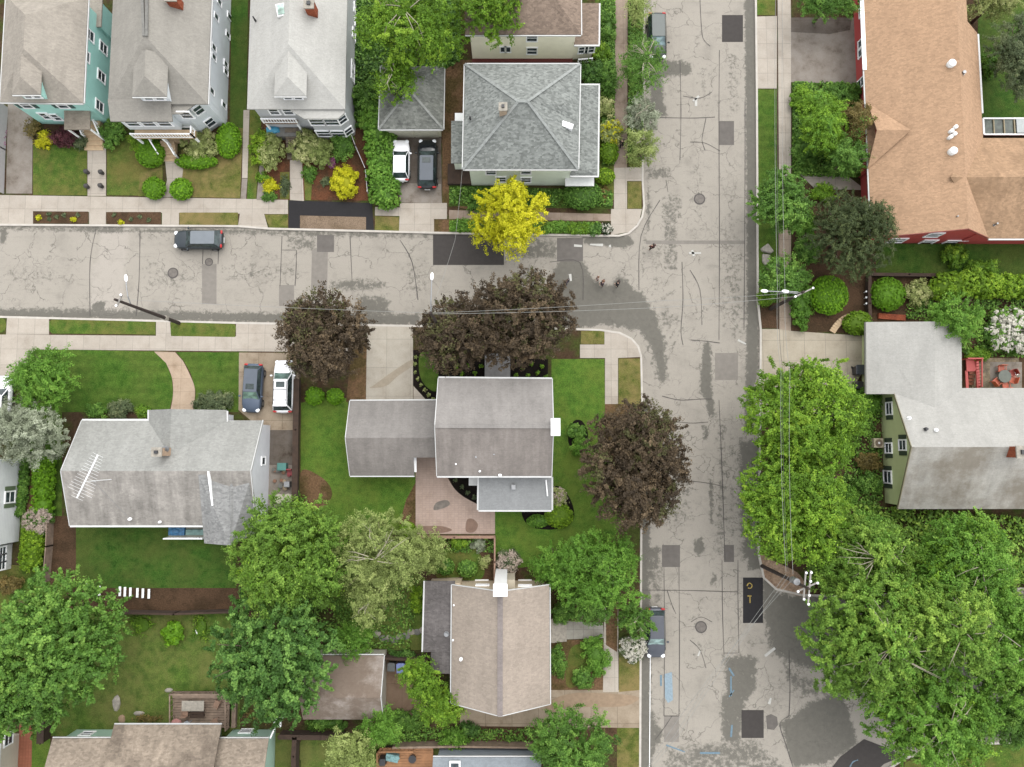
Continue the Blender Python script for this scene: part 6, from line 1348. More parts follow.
rock(169, 690, (.35, .2), M['stone'], 'small pale stone left of the deck corner', seed=4); rock(199, 631, (.3, .3), M['white'], 'white stone in the dry flower patch of the lower yard', seed=5)
rock(57, 713, (.25, .35), M['stone'], 'pale stone beside the dark fence section', seed=6)
for k in range(9):
    a = k / 8; rock(377 + a * 46, 634 + 4 * math.sin(a * 5) + (k % 2) * 2, (.35, .3), M['stone_grey'] if k % 2 else M['stone'], 'stepping stone in the rough row across the small back lawn', 'stone', 'stepping stones in the back lawn', 'stepping_stone', k, .3)
mb = MB(); rnd = random.Random(3)
tb = thing('paver_edging', 'curved row of pale edging pavers round the mulch by the right driveway', 'edging', P(838, 320, GZ))
q = smooth([(832, 332), (836, 326), (842, 320), (850, 316), (858, 314)], 3, False)
for a, b in zip(q, q[1:]):
    A, B = P(*a, GZ + .1), P(*b, GZ + .1); mb = MB(); d = (B - A) * .92; mb.bar(A, A + d, .55, .2); mb.build('paver', M['tan_step'], tb)
tb = thing('brick_edging', 'low reddish brick border left of the flowering shrub garden', 'edging', P(890, 319, GZ)); mb = MB(); mb.bar(P(878, 316, .25), P(905, 318, .25), .5, .25); mb.build('brick_course', M['brick'], tb)
for y in (291, 297, 303):
    c = P(867.5, y, .8); mb = MB(); mb.cyl((c.x, c.y, .12), .03, .45, 8); mb.ell((c.x, c.y, .6), (.1, .1, .07)); tag(mb.build('garden_light', M['white']), 'white garden light in the row of three beside the clipped ball bush', 'garden light', 'garden lights')
for (x, y, lb) in [(88.5, 173, 'upper left'), (103, 173.5, 'upper right'), (88.7, 187.5, 'lower left'), (102.7, 187, 'lower right')]:
    c = P(x, y, GZ); mb = MB(); mb.cyl((c.x, c.y, GZ), .15, .3, 12, r2=.2); mb.ell((c.x, c.y, .55), (.22, .22, .2), None, 9, 6, .3); tag(mb.build('flower_pot', plain('dark planter', T(84, 80, 78), .7)), lb + ' dark flower pot of the four along the mint house front walk', 'pot', 'pots along the front walk')

# ------------------------------------------------------------------ cars
def paint(name, c, metal=.3, rough=.4):
    if name in _mc: return _mc[name]
    m, N, L, B = nt(name); B.inputs['Metallic'].default_value = metal; B.inputs['Roughness'].default_value = rough; B.inputs['Coat Weight'].default_value = .1; B.inputs['Coat Roughness'].default_value = .06
    v = N.new('ShaderNodeTexCoord').outputs['Object']; r = ramp(N, [(.3, mul(c, .93)), (.7, mul(c, 1.07))]); L.new(noise_n(N, L, v, 1.5, 3), r.inputs[0]); L.new(r.outputs[0], B.inputs['Base Color']); _mc[name] = m; return m
M['cglass'] = glass('car glass', (.02, .03, .03, 1), .12); M['tail'] = plain('tail light red', (.35, .01, .01, 1), .3, .1); M['headl'] = plain('headlight lens', (.7, .72, .74, 1), .15, .05)
def car(label, px, py, ang, L=4.5, Wd=1.8, Ht=1.48, kind='sedan', pm=None, roof_sheen=None, sunroof=False, rails=False, z=0.0, gm=None):
    """local x forward; ang = heading in world degrees"""
    c = P(px, py, .75); t = thing('parked_car', label, 'car', (c.x, c.y, z), math.radians(ang), 'parked cars'); hl = L / 2; hw = Wd / 2; gm = gm or M['cglass']
    zb = .92 if kind == 'sedan' else 1.02; hood = .80 if kind == 'sedan' else .95
    st = [(-hl, .70, .45, zb - .16), (-hl + .12, .86, .3, zb - .05), (-hl + .5, .97, .24, zb + .02), (-hl * .45, 1, .22, zb + .02), (0, 1, .22, zb), (hl * .35, 1, .22, zb - .02), (hl * .55, .98, .22, hood + .06), (hl - .55, .94, .24, hood), (hl - .15, .82, .3, hood - .12), (hl, .6, .42, hood - .26)]
    mb = MB(); vs = []; n = 9
    for (x, k, z0, z1) in st:
        w = hw * k
        for (yy, zz) in ((w * .9, z0), (w * 1.0, z0 + (z1 - z0) * .35), (w * .99, z0 + (z1 - z0) * .75), (w * .9, z1), (0, z1 + .05), (-w * .9, z1), (-w * .99, z0 + (z1 - z0) * .75), (-w, z0 + (z1 - z0) * .35), (-w * .9, z0)): vs.append((x, yy, zz))
    fs = []
    for i in range(len(st) - 1):
        for k in range(n): fs.append((i * n + k, i * n + (k + 1) % n, (i + 1) * n + (k + 1) % n, (i + 1) * n + k))
    fs.append(tuple(range(n))); fs.append(tuple(range((len(st) - 1) * n, len(st) * n)))
    mb.add(vs, fs); mb.build('body', pm, t, local=True, smooth=True, sub=1)
    # greenhouse
    xr, xf = (-hl + .75, hl - 1.25) if kind == 'sedan' else (-hl + .22, hl - 1.15)
    tr, tf = (-hl + 1.35, hl - 2.0) if kind == 'sedan' else (-hl + .6, hl - 1.85)
    bw, tw = hw * .9, hw * .68
    lo = [(xr, -bw, zb - .03), (xf, -bw * .96, hood + .0), (xf, bw * .96, hood + .0), (xr, bw, zb - .03)]; hi = [(tr, -tw, Ht - .03), (tf, -tw, Ht - .04), (tf, tw, Ht - .04), (tr, tw, Ht - .03)]
    mb = MB(); mb.add(lo + hi, [(0, 1, 5, 4), (1, 2, 6, 5), (2, 3, 7, 6), (3, 0, 4, 7), (4, 5, 6, 7)]); mb.build('cabin_frame', pm if gm is not M['cglass'] else pm, t, local=True, bevel=.05)
    def pane(name, q, m):
        q = [Vector(a) for a in q]; c_ = sum(q, Vector()) / 4; n_ = (q[1] - q[0]).cross(q[3] - q[0]).normalized()
        if n_.dot(c_ - Vector((c_.x * .5 if abs(c_.x) > .9 else c_.x, 0, .8))) < 0: n_ = -n_
        q = [c_ + (a - c_) * Vector((.93, .93, .93)).x + n_ * .016 for a in q]
        mb = MB(); mb.add([a for a in q] + [a - n_ * .03 for a in q], [(0, 1, 2, 3), (7, 6, 5, 4), (0, 4, 5, 1), (1, 5, 6, 2), (2, 6, 7, 3), (3, 7, 4, 0)]); mb.build(name, m, t, local=True)
    pane('windshield', [lo[1], lo[2], hi[2], hi[1]], gm); pane('rear_window', [lo[3], lo[0], hi[0], hi[3]], M['cglass'])
    pane('side_window', [lo[0], lo[1], hi[1], hi[0]], M['cglass']); pane('side_window', [lo[2], lo[3], hi[3], hi[2]], M['cglass'])
    mb = MB(); mb.prism([(tr - .06, -tw * .9), (tr, -tw), (tf, -tw), (tf + .06, -tw * .85), (tf + .06, tw * .85), (tf, tw), (tr, tw), (tr - .06, tw * .9)], Ht - .05, Ht + .02); mb.build('roof', roof_sheen or pm, t, local=True, bevel=.04)  # dark cars get a lighter roof paint standing in for reflected sky
    if sunroof: mb = MB(); mb.box((tf - .42, 0, Ht + .025), (.5, tw * 1.2, .03)); mb.build('sunroof', M['cglass'], t, local=True)
    if rails:
        for s_ in (-1, 1): mb = MB(); mb.tube([(tr + .1, s_ * tw * .92, Ht + .02), (tr + .25, s_ * tw * .92, Ht + .08), (tf - .25, s_ * tw * .92, Ht + .08), (tf - .1, s_ * tw * .92, Ht + .02)], .022, 6); mb.build('roof_rail', M['blackp'], t, local=True)
        for xx in (tr + .5, tf - .9): mb = MB(); mb.bar((xx, -tw * .92, Ht + .08), (xx, tw * .92, Ht + .08), .04, .03); mb.build('cross_bar', M['blackp'], t, local=True)
    for sx in (-1, 1):
        for sy in (-1, 1):
            x0 = sx * (hl - .85); mb = MB(); mb.tube([(x0, sy * (hw - .2), .33), (x0, sy * (hw - .0), .33)], .33, 18); wh = mb.build('wheel', M['rubber'], t, local=True)
            mb = MB(); mb.tube([(x0, sy * (hw - .02), .33), (x0, sy * (hw + .012), .33)], .2, 12); mb.build('rim', M['metal'], wh, local=True)
    for sy in (-1, 1):
        mb = MB(); mb.ell((xf - .28, sy * (hw + .1), zb + .06), (.09, .13, .08)); mb.build('mirror', pm, t, local=True, smooth=True)
        mb = MB(); mb.ell((hl - .22, sy * hw * .66, hood - .16), (.2, .2, .08)); mb.build('headlight', M['headl'], t, local=True, smooth=True)
        mb = MB(); mb.ell((-hl + .12, sy * hw * .72, zb - .12), (.1, .2, .1)); mb.build('taillight', M['tail'], t, local=True, smooth=True)
    mb = MB(); mb.box((hl - .02, 0, .42), (.06, Wd * .5, .16)); mb.build('grille', M['blackp'], t, local=True)
    mb = MB(); mb.box((-hl + .02, 0, .5), (.06, .5, .13)); mb.build('number_plate', M['trim'], t, local=True)
    mb = MB(); mb.box((0, 0, .25), (L * .86, Wd * .84, .16)); mb.build('underbody', M['blackp'], t, local=True)
PG = paint('slate grey paint', (0.026, 0.033, 0.039, 1)); PW = paint('white car paint', (0.720, 0.720, 0.730, 1), 0, .25); PK = paint('black car paint', (0.009, 0.011, 0.013, 1), .1, .15); PB = paint('steel blue paint', (0.06, 0.08, 0.115, 1), .3); PS = paint('silver grey paint', (0.113, 0.122, 0.139, 1), .5); PD = paint('dark green black paint', (0.013, 0.017, 0.017, 1), .2)
car('slate grey sedan parked against the upper kerb of the side road', 198.5, 239.5, 180, 4.5, 1.78, 1.45, 'suv', PG, paint('grey roof', (.12, .135, .15, 1), .3))  # lighter roof colour carries the sky reflection
car('small white boxy car parked left of the black one before the cream garage', 401, 161, 90, 3.95, 1.66, 1.55, 'suv', PW, z=GZ)
car('black car with sky reflection painted grey on its roof parked before the cream garage', 427.5, 164.5, 90, 4.7, 1.85, 1.5, 'suv', PK, paint('grey blue roof sheen', (0.052, 0.061, 0.074, 1), .3), True, z=GZ)  # grey of the roof is sky reflection put into the paint
car('dark car half hidden under street tree foliage at the top of the main street', 657, 36, 270, 4.5, 1.8, 1.5, 'suv', PD, paint('grey green roof sheen', (0.052, 0.061, 0.057, 1), .3), gm=glass('pale windshield', (.12, .17, .18, 1), .3))
car('steel blue car parked on the tan driveway left of the white one', 253, 388, 268, 4.4, 1.78, 1.46, 'suv', PB, paint('pale blue roof sheen', (0.070, 0.083, 0.104, 1), .3), True, z=GZ, gm=glass('green windshield', (.08, .13, .10, 1), .3))
car('white sport utility car with roof rails on the tan driveway beside the grass', 284, 386.5, 90, 4.75, 1.85, 1.7, 'suv', PW, sunroof=True, rails=True, z=GZ, gm=glass('green grey windshield', (.06, .10, .085, 1), .3))
car('silver grey car parked on the lower main street beside the white flowering shrub', 655.5, 632.5, 270, 4.3, 1.78, 1.55, 'suv', paint('dark silver paint', (0.052, 0.057, 0.070, 1), .3), paint('silver roof sheen', (0.061, 0.065, 0.078, 1), .3), gm=glass('mint windshield', (.14, .2, .19, 1), .3))
car('white car peeking out at the left edge under the silver leaved tree', 1.5, 400, 90, 4.4, 1.78, 1.5, 'suv', PW, z=GZ)

# ------------------------------------------------------------------ people
def person(px, py, rz, label, top, legs, hair, stride=.18, hgt=1.68, z=0.0, scale=1.0):
    c = P(px, py, z); t = thing('person', label, 'person', c, rz, 'people in the street')
    def skin(name, V, E, R, mat, root=0, par=t):
        me = bpy.data.meshes.new(name); me.from_pydata([Vector(v) * scale for v in V], E, []); me.materials.append(mat); o = bpy.data.objects.new(name, me); COL.objects.link(o); o.parent = par
        md = o.modifiers.new('skin', 'SKIN'); md.use_smooth_shade = True
        for i, r in enumerate(R): me.skin_vertices[0].data[i].radius = (r * scale, r * scale)
        me.skin_vertices[0].data[root].use_root = True
        s = o.modifiers.new('sub', 'SUBSURF'); s.levels = 1; s.render_levels = 1; return o
    s = stride
    V = [(0, 0, .95), (0, .01, 1.15), (0, .01, 1.38), (0, .02, 1.48), (0, .03, 1.56), (0, .04, 1.64),
         (.1, 0, .9), (.11, s * .6, .5), (.11, s, .08), (.11, s + .14, .03), (-.1, 0, .9), (-.11, -s * .2, .5), (-.11, -s, .09), (-.11, -s + .13, .03),
         (.19, .01, 1.38), (.24, -.04, 1.12), (.25, .08, .9), (.25, .12, .82), (-.19, .01, 1.38), (-.24, .06, 1.12), (-.25, .14, .9), (-.25, .18, .82)]
    E = [(0, 1), (1, 2), (2, 3), (3, 4), (4, 5), (0, 6), (6, 7), (7, 8), (8, 9), (0, 10), (10, 11), (11, 12), (12, 13), (2, 14), (14, 15), (15, 16), (16, 17), (2, 18), (18, 19), (19, 20), (20, 21)]
    R = [.13, .12, .14, .05, .09, .08, .085, .06, .042, .035, .085, .06, .042, .035, .055, .04, .03, .03, .055, .04, .03, .03]
    for base, sx in ((17, 1), (21, -1)):
        bx = V[base]
        for k in range(4): V.append((bx[0] + (k - 1.5) * .02, bx[1] + .02, bx[2] - .085 + abs(k - 1.5) * .008)); E.append((base, len(V) - 1)); R.append(.009)
        V.append((bx[0] - sx * .05, bx[1] + .03, bx[2] - .03)); E.append((base, len(V) - 1)); R.append(.01)
    V.append((0, .14, 1.6)); E.append((4, len(V) - 1)); R.append(.018)
    skin('body', V, E, R, plain('skin', (.5, .32, .24, 1), .6))
    skin('jacket', [(0, 0, .92), (0, .01, 1.15), (0, .01, 1.4), (.2, .01, 1.38), (.25, -.04, 1.12), (.255, .07, .93), (-.2, .01, 1.38), (-.25, .06, 1.12), (-.255, .13, .93)], [(0, 1), (1, 2), (2, 3), (3, 4), (4, 5), (2, 6), (6, 7), (7, 8)], [.16, .15, .16, .075, .06, .05, .075, .06, .05], top)
    skin('trousers', [(0, 0, .95), (.1, 0, .88), (.11, s * .6, .5), (.11, s, .12), (-.1, 0, .88), (-.11, -s * .2, .5), (-.11, -s, .13)], [(0, 1), (1, 2), (2, 3), (0, 4), (4, 5), (5, 6)], [.15, .11, .08, .065, .11, .08, .065], legs)
    mb = MB(); mb.ell((0, -.0, 1.66 * scale), (.115 * scale, .125 * scale, .1 * scale)); mb.build('hair', hair, t, local=True, smooth=True)
    for sx in (-1, 1): mb = MB(); mb.ell((sx * .035 * scale, .125 * scale, 1.6 * scale), (.014, .012, .012)); mb.build('eye', M['blackp'], t, local=True)
hd = plain('dark hair', (.03, .02, .015, 1), .7); hb = plain('brown hair', (.12, .06, .03, 1), .7)
person(650.3, 249.5, .3, 'person in dark maroon clothes standing in the middle of the junction', plain('maroon cloth', T(96, 40, 36), .9), plain('dark brown trousers', T(56, 40, 34), .9), hd, .06)
person(616.5, 285.5, 1.2, 'person dressed in black at the edge of the junction', plain('black cloth', T(30, 30, 30), .9), plain('black cloth', T(30, 30, 30), .9), hd, .12)
person(601.5, 285, 1.2, 'person in a dusky purple top walking left of the person in black', plain('dusky purple cloth', T(104, 84, 92), .9), plain('dark grey trousers', T(60, 52, 56), .9), hb, .15)
person(597, 280, 1.5, 'smaller person in pale pink walking ahead beside the purple clad person', plain('pale pink cloth', T(206, 186, 180), .9), plain('rose trousers', T(170, 146, 140), .9), hb, .12, scale=.75)
person(566.5, 283.5, .8, 'person in dark blue grey clothes near the dark maple crown', plain('slate blue cloth', T(70, 66, 82), .9), plain('grey violet trousers', T(104, 98, 108), .9), hd, .15, scale=.9)
person(621, 147.5, 0, 'person in black with a white bag on the shaded sidewalk', plain('black cloth', T(30, 30, 30), .9), plain('dark grey trousers', T(60, 52, 56), .9), hd, .12, z=GZ)

# ------------------------------------------------------------------ vegetation
def LM(name, r, g, b, k=2.05, var=.5, tr=.3, c2=None): return leafmat(name, T(r, g, b, k), var, tr, T(*c2, k) if c2 else None)
Lf = dict(
 bright=LM('bright spring leaves', 106, 146, 38, c2=(158, 194, 62)), yellow=LM('golden leaves', 200, 200, 28, 1.75, var=.35, c2=(246, 238, 60)), maple=LM('dark red maple leaves', 88, 74, 56, 1.6, var=.5, c2=(140, 120, 92)), mapleg=LM('greenish maple leaves', 92, 92, 54, 1.6, var=.4, c2=(126, 124, 78)),
 olive=LM('dark olive leaves', 74, 88, 50, 1.9, c2=(108, 118, 70)), green=LM('mid green leaves', 88, 128, 48, c2=(136, 172, 76)), dark=LM('dark green leaves', 74, 112, 46, c2=(130, 168, 80)), pale=LM('pale willow leaves', 138, 154, 84, c2=(186, 196, 124)),
 silver=LM('silver leaves', 142, 150, 124, c2=(192, 198, 174)), lime=LM('lime clipped leaves', 100, 146, 28, 1.95, var=.3, c2=(136, 184, 38)), cedar=LM('golden green needles', 108, 144, 30, c2=(162, 190, 56)), yg=LM('yellow green leaves', 98, 136, 34, c2=(152, 182, 58)),
 light=LM('light green leaves', 96, 140, 46, c2=(140, 178, 74)), purple=LM('burgundy leaves', 92, 50, 56, c2=(134, 78, 84)), var_=LM('variegated leaves', 152, 164, 96, c2=(206, 204, 148)), red=LM('rusty leaves', 116, 104, 56, c2=(150, 128, 76)),
 white=LM('white blossom', 232, 228, 212, 1.45, var=.2), pink=LM('pale pink blossom', 214, 196, 180, 1.4, var=.25), magenta=LM('pink blossom', 190, 120, 160, 1.3), greyg=LM('grey green needles', 92, 106, 72, c2=(130, 136, 96)), deep=LM('deep green inner leaves', 40, 68, 24, 1.2, .3, .1),
 forest=LM('woodland leaves', 102, 138, 48, c2=(158, 188, 80)))
_seed = [10]
def tree(label, cx, cy, rx, ry, h, leaf, sub=7, size=.2, dens=70, mat2=None, branches=None, thick=.16, clump=(.4, .8), cz=None, group='trees', name='tree', flat=.62, off=(0, 0), vary=.55):
    size *= .42; dens *= 4.4; clump = (clump[0] * .5, clump[1] * .55)
    _seed[0] += 1; rng = np.random.default_rng(_seed[0]); cz = cz or h * .66; c = P(cx, cy, cz); k = (H - cz) / F; Rx, Ry = rx * k, ry * k; Rz = (h - cz)
    base = Vector((c.x + off[0], c.y + off[1], GZ)); t = thing(name, label, 'tree', base, 0, group)
    Rm = max(Rx, Ry)
    lobes = [(c.x, c.y, cz - Rz * .1, Rx * .72, Ry * .72, Rz * .8)]
    for i in range(sub):
        a = 2 * math.pi * (i + rng.uniform(-.3, .3)) / sub; s = rng.uniform(.30, .48); d = rng.uniform(.88, 1.04) - s
        lobes.append((c.x + math.cos(a) * Rx * d, c.y + math.sin(a) * Ry * d, cz + Rz * rng.uniform(-.45, .3), Rx * s, Ry * s, Rz * rng.uniform(.4, .6)))
    for i in range(max(2, sub // 2)):
        a = rng.uniform(0, 6.28); d = rng.uniform(.15, .5); s = rng.uniform(.25, .38)
        lobes.append((c.x + math.cos(a) * Rx * d, c.y + math.sin(a) * Ry * d, cz + Rz * rng.uniform(.25, .55), Rx * s, Ry * s, Rz * rng.uniform(.35, .5)))
    V, tn = leaves(lobes, size, dens, rng, clump, .17, spray=True)
    lf = leafobj('crown', V, tn, Lf[leaf], t)
    if mat2:
        lb2 = [lobes[j] for j in range(1, len(lobes)) if j % 3 == 0]; V, tn = leaves([(a[0], a[1], a[2] + .15, a[3], a[4], a[5]) for a in lb2], size, dens * .3, rng, clump, .14, spray=True); leafobj('crown_highlights', V, tn, Lf[mat2], t)
    mb = MB(); b0 = Vector((0, 0, 0)); cc = c - base; top = Vector((cc.x, cc.y, cz + Rz * .3)); mb.tube([b0, b0.lerp(top, .35) + Vector((.08, .05, 0)), b0.lerp(top, .7), top], [thick, thick * .8, thick * .5, .03], 8)
    for i in range(7):
        a = rng.uniform(0, 6.28); s0 = b0.lerp(top, rng.uniform(.35, .75)); e = Vector((cc.x + math.cos(a) * Rx * .75, cc.y + math.sin(a) * Ry * .75, cz + rng.uniform(-.2, .6) * Rz)); m_ = s0.lerp(e, .5) + Vector((0, 0, -.1 * Rz))
        mb.tube([s0, m_, e], [thick * .45, thick * .28, .02], 6)
    mb.build('trunk', M['bark'], t, local=True, smooth=True)
    if branches:
        mb = MB()
        for i in range(branches):
            a = rng.uniform(0, 6.28); r0_ = rng.uniform(0, .25); r1_ = rng.uniform(.5, .85); p0 = Vector((cc.x + math.cos(a) * Rx * r0_, cc.y + math.sin(a) * Ry * r0_, cz + Rz * .66)); p1 = Vector((cc.x + math.cos(a + .3) * Rx * r1_, cc.y + math.sin(a + .3) * Ry * r1_, cz + Rz * .5))
            m_ = p0.lerp(p1, .5) + Vector((rng.uniform(-.3, .3), rng.uniform(-.3, .3), .25)); mb.tube([p0, m_, p1], [.04, .028, .008], 6)
            for j in range(2): q0 = p0.lerp(p1, .4 + .25 * j); mb.tube([q0, q0 + Vector((rng.uniform(-.8, .8), rng.uniform(-.8, .8), .2))], [.018, .006], 5)
        mb.build('bare_branches', M['bark_pale'], t, local=True, smooth=True)
    return t
TR = [
 ('tall bright green tree over the gap between pale roofed house and garage', 410, 26, 54, 46, 10, 'yg', 9, {'branches': 7, 'mat2': 'bright', 'dens': 46}),
 ('bright green tree crown reaching over the brown roof at the top edge', 490, 8, 38, 30, 9.5, 'yg', 7, {'dens': 36, 'branches': 3}),
 ('lower bright green tree limb over the mottled garage roof', 396, 82, 23, 25, 7, 'yg', 6, {'dens': 26, 'branches': 4}),
 ('golden yellow tree at the kerb before the grey hip roofed house', 510, 217, 38, 38, 6, 'yellow', 8, {'dens': 75, 'size': .17}),
 ('dark red maple beside the tan driveway at the centre left', 325, 337, 46, 46, 7.5, 'maple', 8, {'dens': 75, 'mat2': 'mapleg'}),
 ('left one of the two merged dark red maples before the centre house', 452, 334, 40, 36, 7.5, 'maple', 7, {'dens': 75, 'mat2': 'mapleg'}),
 ('right and larger one of the two merged dark red maples before the centre house', 516, 319, 64, 47, 9, 'maple', 9, {'dens': 75, 'mat2': 'mapleg'}),
 ('dark red maple overhanging the main street from the centre lawn', 638, 467, 55, 61, 9, 'maple', 9, {'dens': 75, 'mat2': 'mapleg'}),
 ('mid green tree below the street maple at the centre block corner', 598, 570, 44, 40, 6, 'light', 8, {'dens': 75, 'size': .17}),
 ('smaller green tree between centre lawn and pinkish roof', 556, 566, 24, 24, 4.5, 'light', 6, {'dens': 75, 'size': .17}),
 ('green tree shading the grey stone walk beside the pinkish house', 592, 604, 26, 22, 4.5, 'green', 6, {'size': .15}),
 ('upper bright yellow green street tree right of the main street', 806, 413, 64, 56, 9, 'yg', 10, {'dens': 75, 'mat2': 'bright'}),
 ('lower bright yellow green street tree right of the main street', 795, 502, 56, 58, 9, 'yg', 10, {'dens': 75, 'mat2': 'bright'}),
 ('woodland tree below the stained roof of the sage house', 866, 556, 52, 40, 8, 'forest', 9, {'branches': 12, 'mat2': 'light'}),
 ('big woodland tree leaning over the side street in the lower right', 876, 640, 70, 64, 10.5, 'forest', 10, {'branches': 14, 'mat2': 'light', 'thick': .25}),
 ('woodland tree at the very bottom of the lower right grove', 932, 714, 64, 54, 9.5, 'light', 9, {'branches': 10, 'mat2': 'yg'}),
 ('bright woodland tree at the right edge under the stained roof', 966, 562, 50, 44, 9, 'light', 9, {'branches': 7, 'mat2': 'bright'}),
 ('woodland tree at the right edge of the lower right grove', 1008, 650, 44, 54, 9, 'light', 9, {'branches': 7, 'mat2': 'forest'}),
 ('rightmost low tree of the grove near the bottom right corner', 1018, 722, 34, 24, 6, 'green', 6, {}),
 ('woodland tree in the middle of the lower right grove', 944, 624, 44, 46, 12, 'forest', 8, {'branches': 12, 'mat2': 'light'}),
 ('dense dark olive round tree beside the tan roofed red building', 852, 234, 44, 47, 7, 'olive', 8, {'dens': 110, 'size': .13, 'clump': (.3, .5)}),
 ('light green tree over the right sidewalk above the boulders', 781, 203, 30, 32, 6, 'green', 7, {}),
 ('small green tree over the sidewalk below the boulders', 783, 276, 26, 22, 4.5, 'green', 6, {'dens': 55}),
 ('small round green tree at the upper left front lawn by the driveway', 43, 380, 34, 32, 6, 'light', 8, {'size': .16}),
 ('silver leaved tree at the left edge above the white house', 24, 432, 42, 31, 6, 'silver', 8, {'size': .15, 'dens': 85}),
 ('big broad leaved green tree in the lower left corner', 52, 642, 66, 70, 9, 'green', 10, {'size': .27, 'dens': 48}),
 ('broad leaved green tree hanging over the cream house in the bottom left', 12, 690, 40, 46, 8, 'green', 7, {'size': .27, 'dens': 48}),
 ('dark glossy green tree above the sea green house and garage', 271, 656, 63, 62, 9, 'dark', 10, {'size': .26, 'dens': 55}),
 ('yellowish green tree between ranch house and back lawn', 290, 556, 60, 58, 9, 'forest', 10, {'mat2': 'yg'}),
 ('pale feathery tree with bare branches left of the pink patio', 378, 556, 48, 46, 8, 'pale', 9, {'branches': 9, 'size': .15, 'dens': 60}),
 ('pale green small tree just below the pink patio', 425, 552, 22, 20, 4.5, 'pale', 6, {'size': .15}),
 ('pale tree limb crown above the brown back lawn', 372, 600, 22, 24, 6, 'pale', 6, {'branches': 4, 'size': .15, 'dens': 55}),
 ('round green tree above the small garage roof', 356, 638, 21, 18, 4, 'light', 6, {'size': .15}),
 ('yellow green tree between the small garage and the pinkish house', 421, 678, 20, 22, 5.5, 'yg', 6, {'size': .15}),
 ('yellow green tree touching the lower left corner of the pinkish roof', 440, 706, 22, 20, 5, 'yg', 6, {'size': .15}),
 ('grey green tree on the driveway at the bottom centre', 571, 744, 43, 32, 7, 'green', 8, {'size': .17}),
 ('pale green tree over the fence at the bottom left of centre', 352, 752, 26, 22, 5, 'pale', 7, {'size': .15}),
 ('green tree right under the small garage', 382, 728, 20, 18, 4.5, 'light', 6, {'size': .15}),
 ('tall lime green tree in the garden left of the red building', 822, 122, 26, 34, 5.5, 'bright', 7, {'size': .16, 'mat2': 'light'}),
 ('rust tinted tree against the red building wall', 852, 122, 18, 22, 5, 'red', 6, {'size': .14, 'mat2': 'green'}),
 ('green tree at the foot of the red building garden', 848, 158, 22, 20, 5, 'green', 6, {'size': .15}),
 ('leafy tree along the top edge above the parking lot', 828, 2, 34, 18, 5, 'green', 7, {'size': .15}),
 ('dark grey green conifer at the right edge beside the lawn', 1016, 56, 24, 42, 6, 'greyg', 8, {'size': .13, 'dens': 100}),
 ('pale flowering tree at the top right edge', 992, 4, 30, 12, 4.5, 'var_', 6, {'size': .14}),
 ('bright green rounded tree above the pale roofed wing', 957, 318, 28, 26, 5, 'light', 7, {'size': .17}),
 ('street tree with drooping branches over the parked dark car', 643, 64, 22, 34, 5.5, 'green', 7, {'branches': 10, 'dens': 42, 'size': .14}),
 ('grey green street tree left of the main street, middle one', 641, 116, 18, 18, 4.2, 'silver', 6, {'branches': 4, 'size': .14, 'dens': 60}),
 ('pale green street tree left of the main street, lowest one', 642, 146, 16, 18, 4.2, 'pale', 6, {'branches': 3, 'size': .14}),
 ('sparse street tree at the top edge left of the dark car', 637, 8, 13, 18, 4.5, 'pale', 5, {'dens': 38, 'size': .13}),
 ('small green street tree at the nose of the silver grey car', 636, 618, 17, 20, 4, 'green', 6, {'size': .15, 'branches': 2}),
]
for lb, cx, cy, rx, ry, h_, lf, sb, kw in TR: tree(lb, cx, cy, rx, ry, h_, lf, sb, **kw)

def shrub(label, cx, cy, rx, ry, h, leaf, size=.075, dens=300, clip=False, flowers=None, name='shrub', cat='shrub', group='garden shrubs', sub=4, hd=.25, frac=.3):
    _seed[0] += 1; rng = np.random.default_rng(_seed[0]); zc = h * .5; c = P(cx, cy, zc); k = (H - zc) / F; Rx, Ry = rx * k, ry * k
    if clip:
        lobes = [(c.x, c.y, zc * .9, Rx * .95, Ry * .95, h * .5)]; V, tn = leaves(lobes, size, dens * 1.5, rng, (.05, .1), .015, .5, -.5, .03)
        core = [(c.x, c.y, zc * .9, Rx * .9, Ry * .9, h * .47)]
    else:
        lobes = [(c.x, c.y, zc, Rx * .7, Ry * .7, h * .42)]
        for i in range(sub + 2):
            a = 2 * math.pi * i / (sub + 2) + rng.uniform(-.4, .4); s = rng.uniform(.3, .45); d = 1 - s; lobes.append((c.x + math.cos(a) * Rx * d, c.y + math.sin(a) * Ry * d, zc * rng.uniform(.8, 1.1), Rx * s, Ry * s, h * .3))
        V, tn = leaves(lobes, size, dens, rng, (.15, .32), .1); core = [(c.x, c.y, zc * .8, Rx * .6, Ry * .6, h * .36)]
    o = leafobj(name, V, tn, Lf[leaf], None, core, Lf[leaf]); tag(o, label, cat, group)
    if flowers:
        V, tn = leaves([(a[0], a[1], a[2] + h * .06, a[3] * 1.02, a[4] * 1.02, a[5] * 1.05) for a in lobes], size * 1.1, dens * frac, rng, (.1, .25), .06, .8, 0)
        f = leafobj('blossom', V, tn, Lf[flowers], None); f.location = (0, 0, 0); L0 = np.array(V).mean(axis=0); f.data.transform(Matrix.Translation(Vector((V[:, 0].mean(), V[:, 1].mean(), .12)) - o.location)); f.parent = o
    return o
